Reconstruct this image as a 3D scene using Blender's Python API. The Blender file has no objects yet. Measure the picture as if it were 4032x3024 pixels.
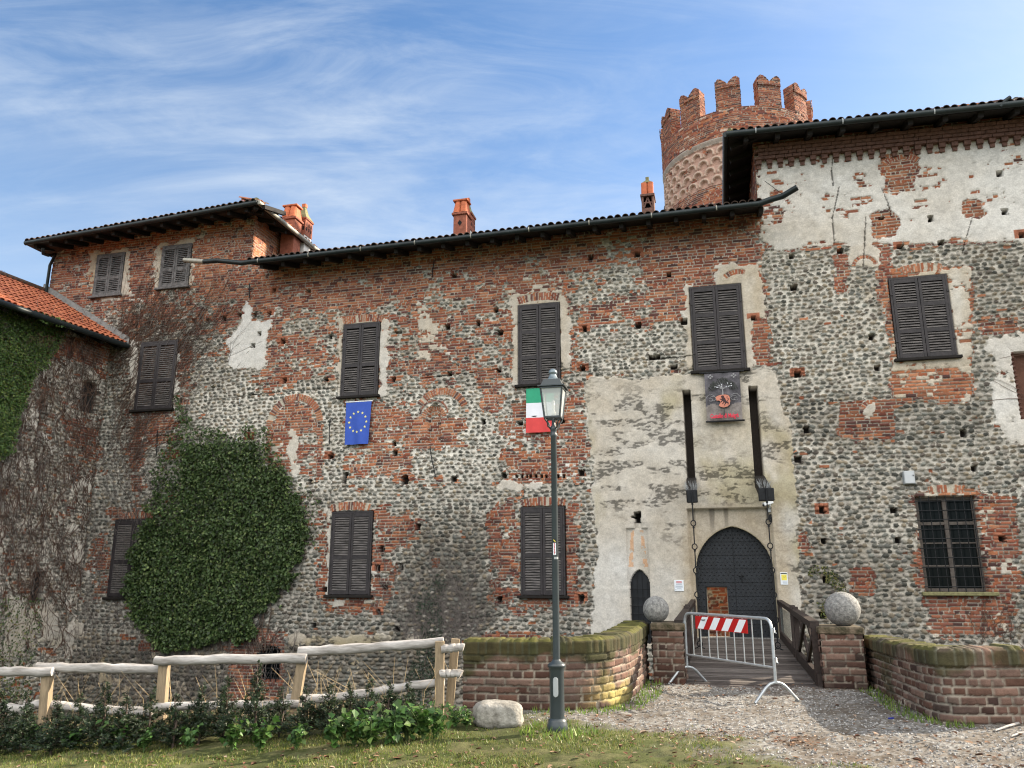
import bpy, math, random
import numpy as np
from mathutils import Vector, Matrix

# ------------------------------------------------------------------ camera
SC = bpy.context.scene
COL = SC.collection
FPX, CXP, CYP, HZP, EYE = 3130.0, 2016.0, 1512.0, 2280.0, 1.55
PITCH = math.atan((HZP - CYP) / FPX)
cd = bpy.data.cameras.new('camera')
cam = bpy.data.objects.new('camera', cd)
COL.objects.link(cam)
cam.location = (0, 0, EYE)
cam.rotation_euler = (math.pi / 2 + PITCH, 0, 0)
cd.sensor_width = 36.0
cd.lens = FPX / 4032 * 36
cd.clip_start = 0.1
cd.clip_end = 2000
SC.camera = cam

# ------------------------------------------------------------------ sun, sky, exposure
SUN_AZ = math.radians(20)      # from +X towards +Y
SUN_EL = math.radians(27)
sl = bpy.data.lights.new('sun', 'SUN')
sl.energy = 4.0
sl.angle = math.radians(0.5)
sl.color = (1.0, 0.86, 0.68)
sun = bpy.data.objects.new('sun', sl)
COL.objects.link(sun)
sdir = Vector((math.cos(SUN_AZ) * math.cos(SUN_EL), math.sin(SUN_AZ) * math.cos(SUN_EL), math.sin(SUN_EL)))
sun.rotation_euler = sdir.to_track_quat('Z', 'Y').to_euler()
sun.location = sdir * 60

wd = bpy.data.worlds.new('World')
SC.world = wd
wd.use_nodes = True
wt = wd.node_tree
wt.nodes.clear()
WN = lambda t: wt.nodes.new(t)
def wl(a, b): wt.links.new(a, b)
sky = WN('ShaderNodeTexSky')
sky.sky_type = 'NISHITA'
sky.sun_disc = False
sky.sun_elevation = SUN_EL
sky.sun_rotation = math.pi / 2 - SUN_AZ
sky.air_density = 1.0
sky.dust_density = 0.6
sky.ozone_density = 2.5
tc = WN('ShaderNodeTexCoord')
sep = WN('ShaderNodeSeparateXYZ'); wl(tc.outputs['Generated'], sep.inputs[0])
def wm(op, a, b=None):
    n = WN('ShaderNodeMath'); n.operation = op
    for i, v in enumerate((a, b)):
        if v is None: continue
        if isinstance(v, (int, float)): n.inputs[i].default_value = v
        else: wl(v, n.inputs[i])
    return n.outputs[0]
# cloud deck seen in perspective: direction divided by its height
hz = wm('ADD', wm('MAXIMUM', sep.outputs[2], 0.0), 0.22)
cx = wm('DIVIDE', sep.outputs[0], hz); cy = wm('DIVIDE', sep.outputs[1], hz)
comb = WN('ShaderNodeCombineXYZ'); wl(cx, comb.inputs[0]); wl(cy, comb.inputs[1])
def cloud(rot, sx, sy, scale, detail, rough, dist, off=0.0):
    mp = WN('ShaderNodeMapping'); wl(comb.outputs[0], mp.inputs[0])
    mp.inputs['Rotation'].default_value = (0, 0, math.radians(rot))
    mp.inputs['Scale'].default_value = (sx, sy, 1)
    mp.inputs['Location'].default_value = (off, off * .7, 0)
    nz = WN('ShaderNodeTexNoise'); wl(mp.outputs[0], nz.inputs['Vector'])
    nz.inputs['Scale'].default_value = scale; nz.inputs['Detail'].default_value = detail
    nz.inputs['Roughness'].default_value = rough; nz.inputs['Distortion'].default_value = dist
    return nz.outputs['Fac']
def ramp(f, lo, hi):
    r = WN('ShaderNodeMapRange'); wl(f, r.inputs[0])
    r.interpolation_type = 'SMOOTHSTEP'
    r.inputs[1].default_value = lo; r.inputs[2].default_value = hi
    return r.outputs[0]
c1 = ramp(cloud(-62, 1.0, 2.4, 1.15, 9, .60, .7, 3.1), .38, .80)
c2 = ramp(cloud(-50, .8, 2.6, 3.4, 8, .64, .9, 1.7), .34, .86)
c3 = ramp(cloud(20, 1, 1.3, .55, 4, .5, .2, 7.3), .34, .66)
veil = wm('MULTIPLY', wm('ADD', wm('MULTIPLY', c1, .62), wm('MULTIPLY', c2, .38)), wm('ADD', wm('MULTIPLY', c3, .85), .22))
low = ramp(wm('MULTIPLY', sep.outputs[2], -1.0), -.62, -.12)          # whiter towards the horizon
toright = ramp(sep.outputs[0], .05, .75)
amt = wm('MINIMUM', wm('ADD', wm('ADD', veil, wm('MULTIPLY', low, .34)), wm('MULTIPLY', toright, .22)), 1.0)
# bright cloud added out of view behind the camera to light the shaded front
back = wm('MULTIPLY', ramp(wm('MULTIPLY', sep.outputs[1], -1.0), -.15, .45), ramp(sep.outputs[2], .05, .6))
amt2 = wm('MINIMUM', wm('ADD', amt, wm('MULTIPLY', back, wm('ADD', .45, wm('MULTIPLY', c3, .5)))), 1.0)
SKY_STR, CLOUD, FILL_CLOUD = 0.068, 0.30, 1.25
hs = WN('ShaderNodeHueSaturation'); hs.inputs['Saturation'].default_value = 1.12; wl(sky.outputs[0], hs.inputs['Color'])
bg1 = WN('ShaderNodeBackground'); wl(hs.outputs[0], bg1.inputs[0]); bg1.inputs[1].default_value = SKY_STR
bg2 = WN('ShaderNodeBackground'); cm_ = WN('ShaderNodeMix'); cm_.data_type = 'RGBA'; cm_.inputs[6].default_value = (.84, .92, 1.0, 1); cm_.inputs[7].default_value = (1.0, .94, .85, 1); wl(back, cm_.inputs[0]); wl(cm_.outputs[2], bg2.inputs[0])
wl(wm('ADD', CLOUD, wm('MULTIPLY', back, FILL_CLOUD)), bg2.inputs[1])
mx = WN('ShaderNodeMixShader'); wl(amt2, mx.inputs[0]); wl(bg1.outputs[0], mx.inputs[1]); wl(bg2.outputs[0], mx.inputs[2])
wo = WN('ShaderNodeOutputWorld'); wl(mx.outputs[0], wo.inputs[0])

vs = SC.view_settings
vs.view_transform = 'Standard'
vs.look = 'None'
vs.exposure = 1.8
vs.gamma = 1.0
vs.use_curve_mapping = False
SC.cycles.filter_width = 1.15
SC.cycles.max_bounces = 6
SC.cycles.diffuse_bounces = 3
SC.cycles.glossy_bounces = 2
SC.cycles.transmission_bounces = 4
SC.cycles.transparent_max_bounces = 6

# ------------------------------------------------------------------ geometry of the view, walls and helpers
_c, _s = math.cos(PITCH), math.sin(PITCH)
KO = 2212.0 / 4032.0               # the photograph was measured on a 2212 px wide copy
YAW = math.radians(14.3)
P0 = np.array([5.42605, 19.97992, 0.0])
RD = np.array([math.cos(YAW), -math.sin(YAW), 0.0])
ND = np.array([-math.sin(YAW), -math.cos(YAW), 0.0])
OC = np.array([0, 0, EYE])
def ray(x, y):
    u = (x / KO - CXP) / FPX; v = (CYP - y / KO) / FPX
    return np.array([u, _c - v * _s, _s + v * _c])
def onY(x, y, Y):
    d = ray(x, y); return OC + d * Y / d[1]
def atz(x, y, z):
    d = ray(x, y); return OC + d * (z - EYE) / d[2]
def W(x, y, off=0.0):              # photo point -> (a, z) on the castle front (or parallel to it)
    d = ray(x, y); p = P0 + ND * off
    q = OC + d * np.dot(p - OC, ND) / np.dot(d, ND)
    return float(np.dot(q - p, RD)), float(q[2])
def FA(a, z, off=0.0):             # facade -> world
    p = P0 + RD * a + ND * off
    return np.array([p[0], p[1], z])
def projo(X, Y, Z):                # world -> photo (2212 wide)
    z = Z - EYE
    f = Y * _c + z * _s; up = -Y * _s + z * _c
    f = np.maximum(f, .01)
    return (CXP + FPX * X / f) * KO, (CYP - FPX * up / f) * KO

def smooth(t):
    t = np.clip(t, 0, 1); return t * t * (3 - 2 * t)
def hsh(i, j, k=0):
    i = np.asarray(i).astype(np.int64); j = np.asarray(j).astype(np.int64)
    h = (i * 374761393 + j * 668265263 + k * 2147483647 + 974711) & 0xFFFFFFFF
    h = ((h ^ (h >> 13)) * 1274126177) & 0xFFFFFFFF
    h = (h ^ (h >> 16)); h = (h * 2246822519) & 0xFFFFFFFF
    return ((h ^ (h >> 15)) & 0xFFFFFF) / float(0x1000000)
def vnoise(x, y, k=0):
    xi = np.floor(x); yi = np.floor(y); fx = x - xi; fy = y - yi
    fx = fx * fx * (3 - 2 * fx); fy = fy * fy * (3 - 2 * fy)
    xi = xi.astype(np.int64); yi = yi.astype(np.int64)
    a = hsh(xi, yi, k); b = hsh(xi + 1, yi, k); c = hsh(xi, yi + 1, k); d = hsh(xi + 1, yi + 1, k)
    return (a * (1 - fx) + b * fx) * (1 - fy) + (c * (1 - fx) + d * fx) * fy
def fbm(x, y, k=0, o=4):
    t = 0; a = .5; n = 0
    for i in range(o):
        t = t + a * vnoise(x * 2 ** i + 17.3 * i, y * 2 ** i - 9.1 * i, k + i); n += a; a *= .5
    return t / n

# ------------------------------------------------------------------ scene helpers
def tag(o, label=None, cat=None, group=None, kind=None):
    if label: o['label'] = label
    if cat: o['category'] = cat
    if group: o['group'] = group
    if kind: o['kind'] = kind
    return o
def thing(name, label, cat, loc=(0, 0, 0), rz=0.0, group=None):
    o = bpy.data.objects.new(name, None); COL.objects.link(o)
    o.empty_display_size = .2
    o.location = Vector([float(v) for v in loc]); o.rotation_euler = (0, 0, rz)
    return tag(o, label, cat, group)
def facade_thing(name, label, cat, a=0.0, z=0.0, off=0.0, group=None):
    return thing(name, label, cat, FA(a, z, off), -YAW, group)

class MB:
    """collects faces for ONE mesh object"""
    def __init__(s): s.v = []; s.f = []; s.m = []; s.sm = []
    def add(s, vs_, fs_, mi=0, smooth_=False):
        b = len(s.v); s.v += [tuple(float(c) for c in p) for p in vs_]
        for f in fs_:
            s.f.append(tuple(b + i for i in f)); s.m.append(mi); s.sm.append(smooth_)
    def quad(s, a, b, c, d, mi=0): s.add([a, b, c, d], [(0, 1, 2, 3)], mi)
    def box(s, x0, x1, y0, y1, z0, z1, mi=0, bev=0.0):
        if bev <= 0:
            v = [(x, y, z) for z in (z0, z1) for y in (y0, y1) for x in (x0, x1)]
            s.add(v, [(0, 2, 3, 1), (4, 5, 7, 6), (0, 1, 5, 4), (2, 6, 7, 3), (0, 4, 6, 2), (1, 3, 7, 5)], mi)
            return
        P = [(x0, x1), (y0, y1), (z0, z1)]; v = []; idx = {}
        for ix in (0, 1):
            for iy in (0, 1):
                for iz in (0, 1):
                    c = (P[0][ix], P[1][iy], P[2][iz]); d = (1 - 2 * ix, 1 - 2 * iy, 1 - 2 * iz)
                    for ax in range(3):
                        q = [c[k] + (0 if k == ax else d[k] * bev) for k in range(3)]
                        idx[ix, iy, iz, ax] = len(v); v.append(q)
        fs = []
        for ax in range(3):
            o1, o2 = [k for k in range(3) if k != ax]
            for sd in (0, 1):
                def key(p, q):
                    t = [0, 0, 0]; t[ax] = sd; t[o1] = p; t[o2] = q; return idx[t[0], t[1], t[2], ax]
                fs.append((key(0, 0), key(1, 0), key(1, 1), key(0, 1)))
        for ax in range(3):
            o1, o2 = [k for k in range(3) if k != ax]
            for p in (0, 1):
                for q in (0, 1):
                    t0 = [0, 0, 0]; t0[o1] = p; t0[o2] = q; t1 = list(t0); t1[ax] = 1
                    fs.append((idx[t0[0], t0[1], t0[2], o1], idx[t1[0], t1[1], t1[2], o1], idx[t1[0], t1[1], t1[2], o2], idx[t0[0], t0[1], t0[2], o2]))
        for ix in (0, 1):
            for iy in (0, 1):
                for iz in (0, 1): fs.append((idx[ix, iy, iz, 0], idx[ix, iy, iz, 1], idx[ix, iy, iz, 2]))
        s.add(v, fs, mi)
    def beam(s, p, q, w, h, mi=0, up=(0, 0, 1)):
        p = Vector([float(c) for c in p]); q = Vector([float(c) for c in q]); d = (q - p).normalized(); u = Vector(up)
        x = d.cross(u)
        if x.length < 1e-4: x = d.cross(Vector((1, 0, 0)))
        x.normalize(); u = x.cross(d).normalized()
        v = []
        for c in (p, q):
            for sx, su in ((-1, -1), (1, -1), (1, 1), (-1, 1)): v.append(c + x * (w / 2 * sx) + u * (h / 2 * su))
        s.add(v, [(0, 1, 2, 3), (7, 6, 5, 4), (0, 4, 5, 1), (1, 5, 6, 2), (2, 6, 7, 3), (3, 7, 4, 0)], mi)
    def tube(s, pts, r, n=8, mi=0, closed=False, cap=True, smooth_=True):
        P = [Vector([float(c) for c in p]) for p in pts]; k = len(P)
        R_ = r if isinstance(r, (list, tuple)) else [r] * k
        rings = []; pu = None
        for i in range(k):
            a = P[(i - 1) % k] if (closed or i > 0) else P[i]; b = P[(i + 1) % k] if (closed or i < k - 1) else P[i]
            t = (b - a).normalized()
            if pu is None:
                pu = t.cross(Vector((0, 0, 1)))
                if pu.length < 1e-3: pu = t.cross(Vector((0, 1, 0)))
            x = (pu - t * pu.dot(t)).normalized(); pu = x; y = t.cross(x)
            rings.append([P[i] + (x * math.cos(2 * math.pi * j / n) + y * math.sin(2 * math.pi * j / n)) * R_[i] for j in range(n)])
        v = [q for rg in rings for q in rg]; f = []
        for i in range(k if closed else k - 1):
            i2 = (i + 1) % k
            for j in range(n): f.append((i * n + j, i * n + (j + 1) % n, i2 * n + (j + 1) % n, i2 * n + j))
        s.add(v, f, mi, smooth_)
        if cap and not closed:
            s.add(rings[0], [tuple(range(n - 1, -1, -1))], mi); s.add(rings[-1], [tuple(range(n))], mi)
    def lathe(s, prof, n=24, c=(0, 0, 0), mi=0, smooth_=True, rot=0.0):
        v = []; f = []
        for r, z in prof:
            for j in range(n):
                t = 2 * math.pi * j / n + rot; v.append((c[0] + r * math.cos(t), c[1] + r * math.sin(t), c[2] + z))
        for i in range(len(prof) - 1):
            for j in range(n): f.append((i * n + j, i * n + (j + 1) % n, (i + 1) * n + (j + 1) % n, (i + 1) * n + j))
        s.add(v, f, mi, smooth_)
    def prism(s, poly, y0, y1, mi=0):
        """polygon given in x,z extruded along y"""
        n = len(poly)
        v = [(p[0], y0, p[1]) for p in poly] + [(p[0], y1, p[1]) for p in poly]
        f = [tuple(range(n)), tuple(range(2 * n - 1, n - 1, -1))] + [(i, i + n, (i + 1) % n + n, (i + 1) % n) for i in range(n)]
        s.add(v, f, mi)
    def build(s, name, mats, parent=None, label=None):
        me = bpy.data.meshes.new(name); me.from_pydata(s.v, [], s.f)
        mats = mats if isinstance(mats, (list, tuple)) else [mats]
        for m in mats: me.materials.append(m)
        me.polygons.foreach_set('material_index', s.m); me.polygons.foreach_set('use_smooth', s.sm)
        me.update()
        o = bpy.data.objects.new(name, me); COL.objects.link(o)
        if parent: o.parent = parent
        if label: o['label'] = label
        return o

def np_mesh(name, V, F, mat, parent=None, tint=None, smooth_=True):
    """mesh from numpy arrays (all faces with the same corner count)"""
    me = bpy.data.meshes.new(name); nv, nf, k = len(V), len(F), F.shape[1]
    me.vertices.add(nv); me.vertices.foreach_set('co', np.ascontiguousarray(V, np.float32).ravel())
    me.loops.add(nf * k); me.loops.foreach_set('vertex_index', np.ascontiguousarray(F, np.int32).ravel())
    me.polygons.add(nf); me.polygons.foreach_set('loop_start', np.arange(0, nf * k, k, dtype=np.int32))
    me.polygons.foreach_set('use_smooth', np.full(nf, smooth_, bool))
    me.update(calc_edges=True)
    if tint is not None:
        at = me.attributes.new('tint', 'FLOAT_COLOR', 'POINT')
        at.data.foreach_set('color', np.concatenate([tint, np.ones((nv, 1))], 1).astype(np.float32).ravel())
    me.materials.append(mat)
    o = bpy.data.objects.new(name, me); COL.objects.link(o)
    if parent: o.parent = parent
    return o

# ------------------------------------------------------------------ materials
def mat(name, col, rough=.7, metal=0.0, var=.25, scale=8.0, bump=.0, bscale=40.0, spec=.3, col2=None, stretch=None, detail=5):
    m = bpy.data.materials.new(name); m.use_nodes = True; t = m.node_tree; n = t.nodes; b = n['Principled BSDF']
    tcn = n.new('ShaderNodeTexCoord'); src = tcn.outputs['Object']
    if stretch:
        mp = n.new('ShaderNodeMapping'); mp.inputs['Scale'].default_value = stretch; t.links.new(src, mp.inputs[0]); src = mp.outputs[0]
    nz = n.new('ShaderNodeTexNoise'); nz.inputs['Scale'].default_value = scale; nz.inputs['Detail'].default_value = detail
    nz.inputs['Roughness'].default_value = .65; t.links.new(src, nz.inputs['Vector'])
    cr = n.new('ShaderNodeValToRGB'); t.links.new(nz.outputs['Fac'], cr.inputs[0])
    c2 = col2 or tuple(c * (1 + var) for c in col); c1_ = tuple(c * (1 - var) for c in col)
    cr.color_ramp.elements[0].position = .32; cr.color_ramp.elements[1].position = .68
    cr.color_ramp.elements[0].color = (*c1_, 1); cr.color_ramp.elements[1].color = (*[min(c, 1) for c in c2], 1)
    t.links.new(cr.outputs[0], b.inputs['Base Color'])
    b.inputs['Roughness'].default_value = rough; b.inputs['Metallic'].default_value = metal
    b.inputs['Specular IOR Level'].default_value = spec
    if bump:
        n2 = n.new('ShaderNodeTexNoise'); n2.inputs['Scale'].default_value = bscale; n2.inputs['Detail'].default_value = 6; t.links.new(src, n2.inputs['Vector'])
        bp = n.new('ShaderNodeBump'); bp.inputs['Strength'].default_value = bump; bp.inputs['Distance'].default_value = .02
        t.links.new(n2.outputs['Fac'], bp.inputs['Height']); t.links.new(bp.outputs[0], b.inputs['Normal'])
    return m
def tint_mat(name, rough=.9, lo=.78, hi=1.2, scale=28.0, bump=.35, bscale=60.0, spec=.2, trans=0.0):
    """colour of each stone / leaf comes from the mesh, fine grain from noise"""
    m = bpy.data.materials.new(name); m.use_nodes = True; t = m.node_tree; n = t.nodes; b = n['Principled BSDF']
    at = n.new('ShaderNodeAttribute'); at.attribute_name = 'tint'
    tcn = n.new('ShaderNodeTexCoord'); nz = n.new('ShaderNodeTexNoise'); nz.inputs['Scale'].default_value = scale; nz.inputs['Detail'].default_value = 6
    nz.inputs['Roughness'].default_value = .7
    t.links.new(tcn.outputs['Object'], nz.inputs['Vector'])
    mr = n.new('ShaderNodeMapRange'); t.links.new(nz.outputs['Fac'], mr.inputs[0]); mr.inputs[1].default_value = .3; mr.inputs[2].default_value = .7
    mr.inputs[3].default_value = lo; mr.inputs[4].default_value = hi
    mu = n.new('ShaderNodeVectorMath'); mu.operation = 'SCALE'; t.links.new(at.outputs['Color'], mu.inputs[0]); t.links.new(mr.outputs[0], mu.inputs['Scale'])
    t.links.new(mu.outputs[0], b.inputs['Base Color'])
    b.inputs['Roughness'].default_value = rough; b.inputs['Specular IOR Level'].default_value = spec
    if bump:
        n2 = n.new('ShaderNodeTexNoise'); n2.inputs['Scale'].default_value = bscale; n2.inputs['Detail'].default_value = 5; t.links.new(tcn.outputs['Object'], n2.inputs['Vector'])
        bp = n.new('ShaderNodeBump'); bp.inputs['Strength'].default_value = bump; bp.inputs['Distance'].default_value = .015
        t.links.new(n2.outputs['Fac'], bp.inputs['Height']); t.links.new(bp.outputs[0], b.inputs['Normal'])
    if trans:
        tr = n.new('ShaderNodeBsdfTranslucent'); t.links.new(mu.outputs[0], tr.inputs[0])
        ms = n.new('ShaderNodeMixShader'); ms.inputs[0].default_value = trans
        t.links.new(b.outputs[0], ms.inputs[1]); t.links.new(tr.outputs[0], ms.inputs[2]); t.links.new(ms.outputs[0], n['Material Output'].inputs[0])
    return m
M_MAS = tint_mat('masonry')
M_LEAF = tint_mat('leaf', rough=.45, lo=.8, hi=1.2, scale=20, bump=0, spec=.35, trans=.25)
M_DRY = tint_mat('dry_leaf', rough=.8, bump=0, spec=.1)
M_VINE = mat('vine_bark', (.085, .062, .05), .9, var=.4)
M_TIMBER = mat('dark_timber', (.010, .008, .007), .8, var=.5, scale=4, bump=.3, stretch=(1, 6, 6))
M_SHUT = mat('shutter_paint', (.022, .018, .020), .55, var=.45, scale=9, bump=.25, bscale=60, spec=.4)
M_SLAT = mat('skylit_worn_slat_paint', (.055, .048, .048), .55, var=.6, scale=7, bump=.25, bscale=60, spec=.45, col2=(.16, .145, .14), stretch=(.6, 4, 4))  # lighter than the frames: sky glints on worn slats put into the colour
M_SHUTG = mat('weathered_shutter', (.115, .11, .11), .8, var=.5, scale=10, bump=.3, bscale=50)
M_GUT = mat('gutter_metal', (.02, .027, .029), .42, metal=.3, var=.3, scale=3)
M_GUTL = mat('pale_gutter_metal', (.30, .29, .25), .5, metal=.3, var=.2, scale=5)
M_TILE = mat('roof_tile', (.27, .105, .06), .85, var=.5, scale=5, bump=.2)
M_TILER = mat('red_roof_tile', (.34, .085, .045), .8, var=.35, scale=3, bump=.2, col2=(.44, .15, .07))
M_TILED = mat('mossy_roof_tile', (.075, .05, .04), .9, var=.5, scale=6, bump=.3)
M_BLACK = mat('dark_opening', (.008, .008, .009), .9, var=.2)
M_IRON = mat('black_iron', (.014, .015, .017), .5, metal=.4, var=.4, scale=14, bump=.1)
M_GATE = mat('gate_iron', (.011, .013, .017), .5, metal=.2, var=.35, scale=6, bump=.15, spec=.5)
M_BRK = mat('chimney_brick', (.24, .085, .055), .9, var=.3, scale=10, bump=.3)
M_BRKD = mat('old_chimney_brick', (.13, .07, .055), .9, var=.4, scale=12, bump=.3)
M_TILEO = mat('orange_tile', (.42, .12, .055), .8, var=.25, scale=7)
M_WHITEW = mat('white_render', (.6, .59, .57), .9, var=.1, scale=5)
M_SLATE = mat('mossy_stone_cap', (.17, .16, .08), .9, var=.35, scale=14)
M_LAMP = mat('lamp_paint', (.032, .042, .047), .38, metal=.1, var=.15, scale=4, spec=.5)
M_LAMPL = mat('lamp_cap_metal', (.18, .22, .24), .4, metal=.4, var=.12, scale=6)
M_ZINC = mat('galvanised_steel', (.40, .43, .45), .38, metal=.55, var=.16, scale=16)
M_PLATE = mat('grey_plate', (.33, .35, .36), .5, var=.06)
M_PAPER = mat('paper_white', (.72, .76, .8), .7, var=.03)
M_RED = mat('red_film', (.42, .012, .012), .4, var=.08, scale=5)
M_WHITE = mat('white_film', (.74, .77, .8), .4, var=.05, scale=5)
M_INK = mat('ink_black', (.01, .01, .012), .6, var=.1)
M_INKR = mat('ink_red', (.45, .02, .03), .6, var=.1)
M_INKG = mat('ink_grey', (.32, .36, .42), .6, var=.1)
M_YEL = mat('yellow_print', (.72, .62, .10), .6, var=.06)
M_STONE = mat('granite', (.17, .17, .165), .85, var=.45, scale=24, bump=.6, bscale=50, col2=(.30, .295, .28))
M_BOULD = mat('boulder_stone', (.20, .185, .155), .9, var=.5, scale=7, bump=.9, bscale=22, col2=(.36, .345, .31))
M_LOG = mat('debarked_log', (.27, .245, .22), .85, var=.35, scale=9, bump=.4, bscale=22, stretch=(.35, 1.6, 1.6), col2=(.46, .44, .42))
M_POST = mat('sawn_post', (.24, .185, .12), .85, var=.3, scale=7, bump=.25, stretch=(3, 3, .5))
M_DECK = mat('deck_board', (.085, .072, .066), .75, var=.5, scale=5, bump=.35, bscale=30, stretch=(.6, 6, 3))
M_RAIL = mat('stained_rail', (.03, .021, .018), .6, var=.35, scale=6, bump=.2, stretch=(3, .7, 3))
M_STEELD = mat('rust_brown_door', (.05, .03, .028), .6, var=.2)
M_BLUE = mat('flag_blue', (.035, .085, .40), .75, var=.06, scale=4)
M_STAR = mat('flag_star_yellow', (.75, .70, .28), .7, var=.04)
M_FGREEN = mat('flag_green', (.03, .30, .17), .75, var=.06)
M_FWHITE = mat('flag_white', (.70, .72, .78), .75, var=.03)
M_FRED = mat('flag_red', (.58, .06, .06), .75, var=.06)
M_BAN = mat('banner_print', (.045, .045, .06), .6, var=.75, scale=3.2, detail=8, col2=(.15, .14, .16))
M_BANL = mat('banner_hills', (.16, .135, .12), .6, var=.5, scale=6, col2=(.26, .23, .22))
M_BANT = mat('banner_tree', (.035, .04, .035), .7, var=.5, scale=12)
M_SHIELD = mat('banner_shield', (.50, .19, .13), .6, var=.12, scale=6)
M_LION = mat('banner_lion', (.045, .018, .02), .6, var=.2)
M_FILIG = mat('banner_scroll', (.25, .25, .26), .6, var=.2)
M_LEADW = mat('window_wood', (.10, .085, .075), .7, var=.3, scale=10)
def glass_mat(name, col, rough=.05, alpha=.25):
    m = bpy.data.materials.new(name); m.use_nodes = True; t = m.node_tree; n = t.nodes; b = n['Principled BSDF']
    b.inputs['Base Color'].default_value = (*col, 1); b.inputs['Roughness'].default_value = rough; b.inputs['Alpha'].default_value = alpha
    b.inputs['Specular IOR Level'].default_value = .5
    nz = n.new('ShaderNodeTexNoise'); nz.inputs['Scale'].default_value = 3.0
    bp = n.new('ShaderNodeBump'); bp.inputs['Strength'].default_value = .04; t.links.new(nz.outputs['Fac'], bp.inputs['Height']); t.links.new(bp.outputs[0], b.inputs['Normal'])
    return m
M_GLASSD = glass_mat('dark_window_glass', (.005, .007, .008), .12, 1.0); M_GLASSD.node_tree.nodes['Principled BSDF'].inputs['Specular IOR Level'].default_value = .12
M_GLASSL = glass_mat('frosted_lamp_glass', (.62, .66, .66), .25, .55)
M_GLASSP = glass_mat('railing_glass', (.25, .33, .32), .08, .35)
M_BULB = glass_mat('bulb_glass', (.85, .86, .84), .15, .8)
# ------------------------------------------------------------------ masonry: every stone, brick and patch of plaster is relief with its own colour
MW, MH, MS = 600, 440, 4.0            # what the walls are made of, surveyed in 4 px cells, origin (-80,-60)
MX, MY = np.meshgrid(np.arange(MW) * MS - 80, np.arange(MH) * MS - 60)
FIELDS = {k: np.full((MH, MW), v, float) for k, v in dict(b=.45, p=.0, k=.35, o=.3, w=.5, g=.0, n=.4).items()}
def inpoly(poly, X, Y):
    r = np.zeros(X.shape, bool); n = len(poly)
    for i in range(n):
        x1, y1 = poly[i]; x2, y2 = poly[(i + 1) % n]
        if y1 == y2: continue
        c = ((Y >= min(y1, y2)) & (Y < max(y1, y2))) & (X < (x2 - x1) * (Y - y1) / (y2 - y1) + x1)
        r ^= c
    return r
def blur(a, k):
    for _ in range(2):
        for ax in (0, 1):
            s = a.copy()
            for d in range(1, k + 1): s = s + np.roll(a, d, ax) + np.roll(a, -d, ax)
            a = s / (2 * k + 1)
    return a
def paint(poly, bl=2, **kv):
    if len(poly) == 4 and not hasattr(poly[0], '__len__'):
        x0, y0, x1, y1 = poly; poly = [(x0, y0), (x1, y0), (x1, y1), (x0, y1)]
    a = inpoly(poly, MX, MY).astype(float)
    if bl: a = blur(a, bl)
    for k_, v in kv.items(): FIELDS[k_] = FIELDS[k_] * (1 - a) + v * a
# b brick share, p plaster cover, k darker tone, o orange brick, w whiteness of plaster/mortar, g plaster staining, n neat brickwork
paint((-80, 560, 560, 760), 6, b=.5, k=.5)
paint([(100, 520), (650, 440), (650, 640), (500, 640), (100, 660)], 5, b=.84, k=.35, o=.35, n=.5)
paint((130, 520, 560, 660), 4, b=.86)
paint((185, 632, 330, 660), 3, p=.55, w=.6)
paint([(196, 545), (282, 533), (282, 640), (196, 650)], 1, p=1, w=.25, g=.25)
paint([(335, 525), (428, 512), (428, 618), (335, 632)], 1, p=1, w=.3, g=.25)
paint([(424, 520), (488, 512), (482, 640), (420, 660)], 2, b=1, o=.95, n=.9, p=.0)
paint((290, 640, 560, 745), 6, b=.62, k=.6)
paint([(150, 735), (560, 735), (560, 1100), (150, 1100)], 6, b=.10, k=.35, w=.75)
paint((378, 735, 420, 905), 2, b=.8); paint((284, 884, 380, 965), 2, b=.9); paint((284, 960, 310, 1065), 2, b=.8)
paint((355, 960, 385, 1005), 2, b=.85, o=.6); paint((284, 735, 302, 890), 1, p=1.0, w=.6); paint((376, 735, 388, 890), 1, p=1.0, w=.55)
paint((120, 1040, 200, 1400), 5, p=.6, w=.35, b=.2)
paint([(545, 560), (1640, 455), (1640, 640), (1400, 610), (1230, 640), (1100, 640), (880, 650), (760, 690), (560, 640)], 4, b=.93, k=.15, o=.55, n=.55)
paint([(560, 540), (1640, 430), (1640, 500), (1200, 530), (560, 590)], 4, b=.96, k=.5, o=.45)  # darker brick band along the top of the range
paint([(1215, 520), (1410, 500), (1410, 590), (1215, 600)], 4, b=.62, k=.4)
paint((1060, 520, 1215, 590), 5, b=.85, k=.4)
paint([(590, 680), (745, 690), (745, 860), (590, 860)], 4, b=.52, w=.55, k=.2)
paint([(822, 640), (1125, 640), (1125, 860), (822, 860)], 5, b=.55, w=.55, k=.3)
paint([(885, 655), (955, 640), (970, 780), (885, 800)], 4, p=.62, w=.3, b=.7)
paint([(1210, 590), (1410, 580), (1410, 800), (1210, 800)], 5, b=.36, p=.2, w=.6, k=.2)
paint([(1085, 600), (1235, 590), (1235, 660), (1085, 665)], 3, p=.55, w=.35, b=.8)
paint((1106, 645, 1124, 845), 1, p=1.2, w=.35); paint((1208, 655, 1236, 800), 2, p=1.0, w=.35); paint((1110, 640, 1225, 662), 1, p=1.0, w=.3)
paint([(1395, 520), (1640, 505), (1640, 640), (1495, 640), (1495, 690), (1405, 690)], 2, b=1, o=.4, k=.1, n=1, w=.7)
paint([(1405, 640), (1495, 640), (1495, 695), (1405, 695)], 2, b=1, n=1, w=.7)
paint([(1240, 700), (1500, 690), (1500, 805), (1260, 808)], 4, b=.1, p=.15, w=.7, k=.15)
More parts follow.
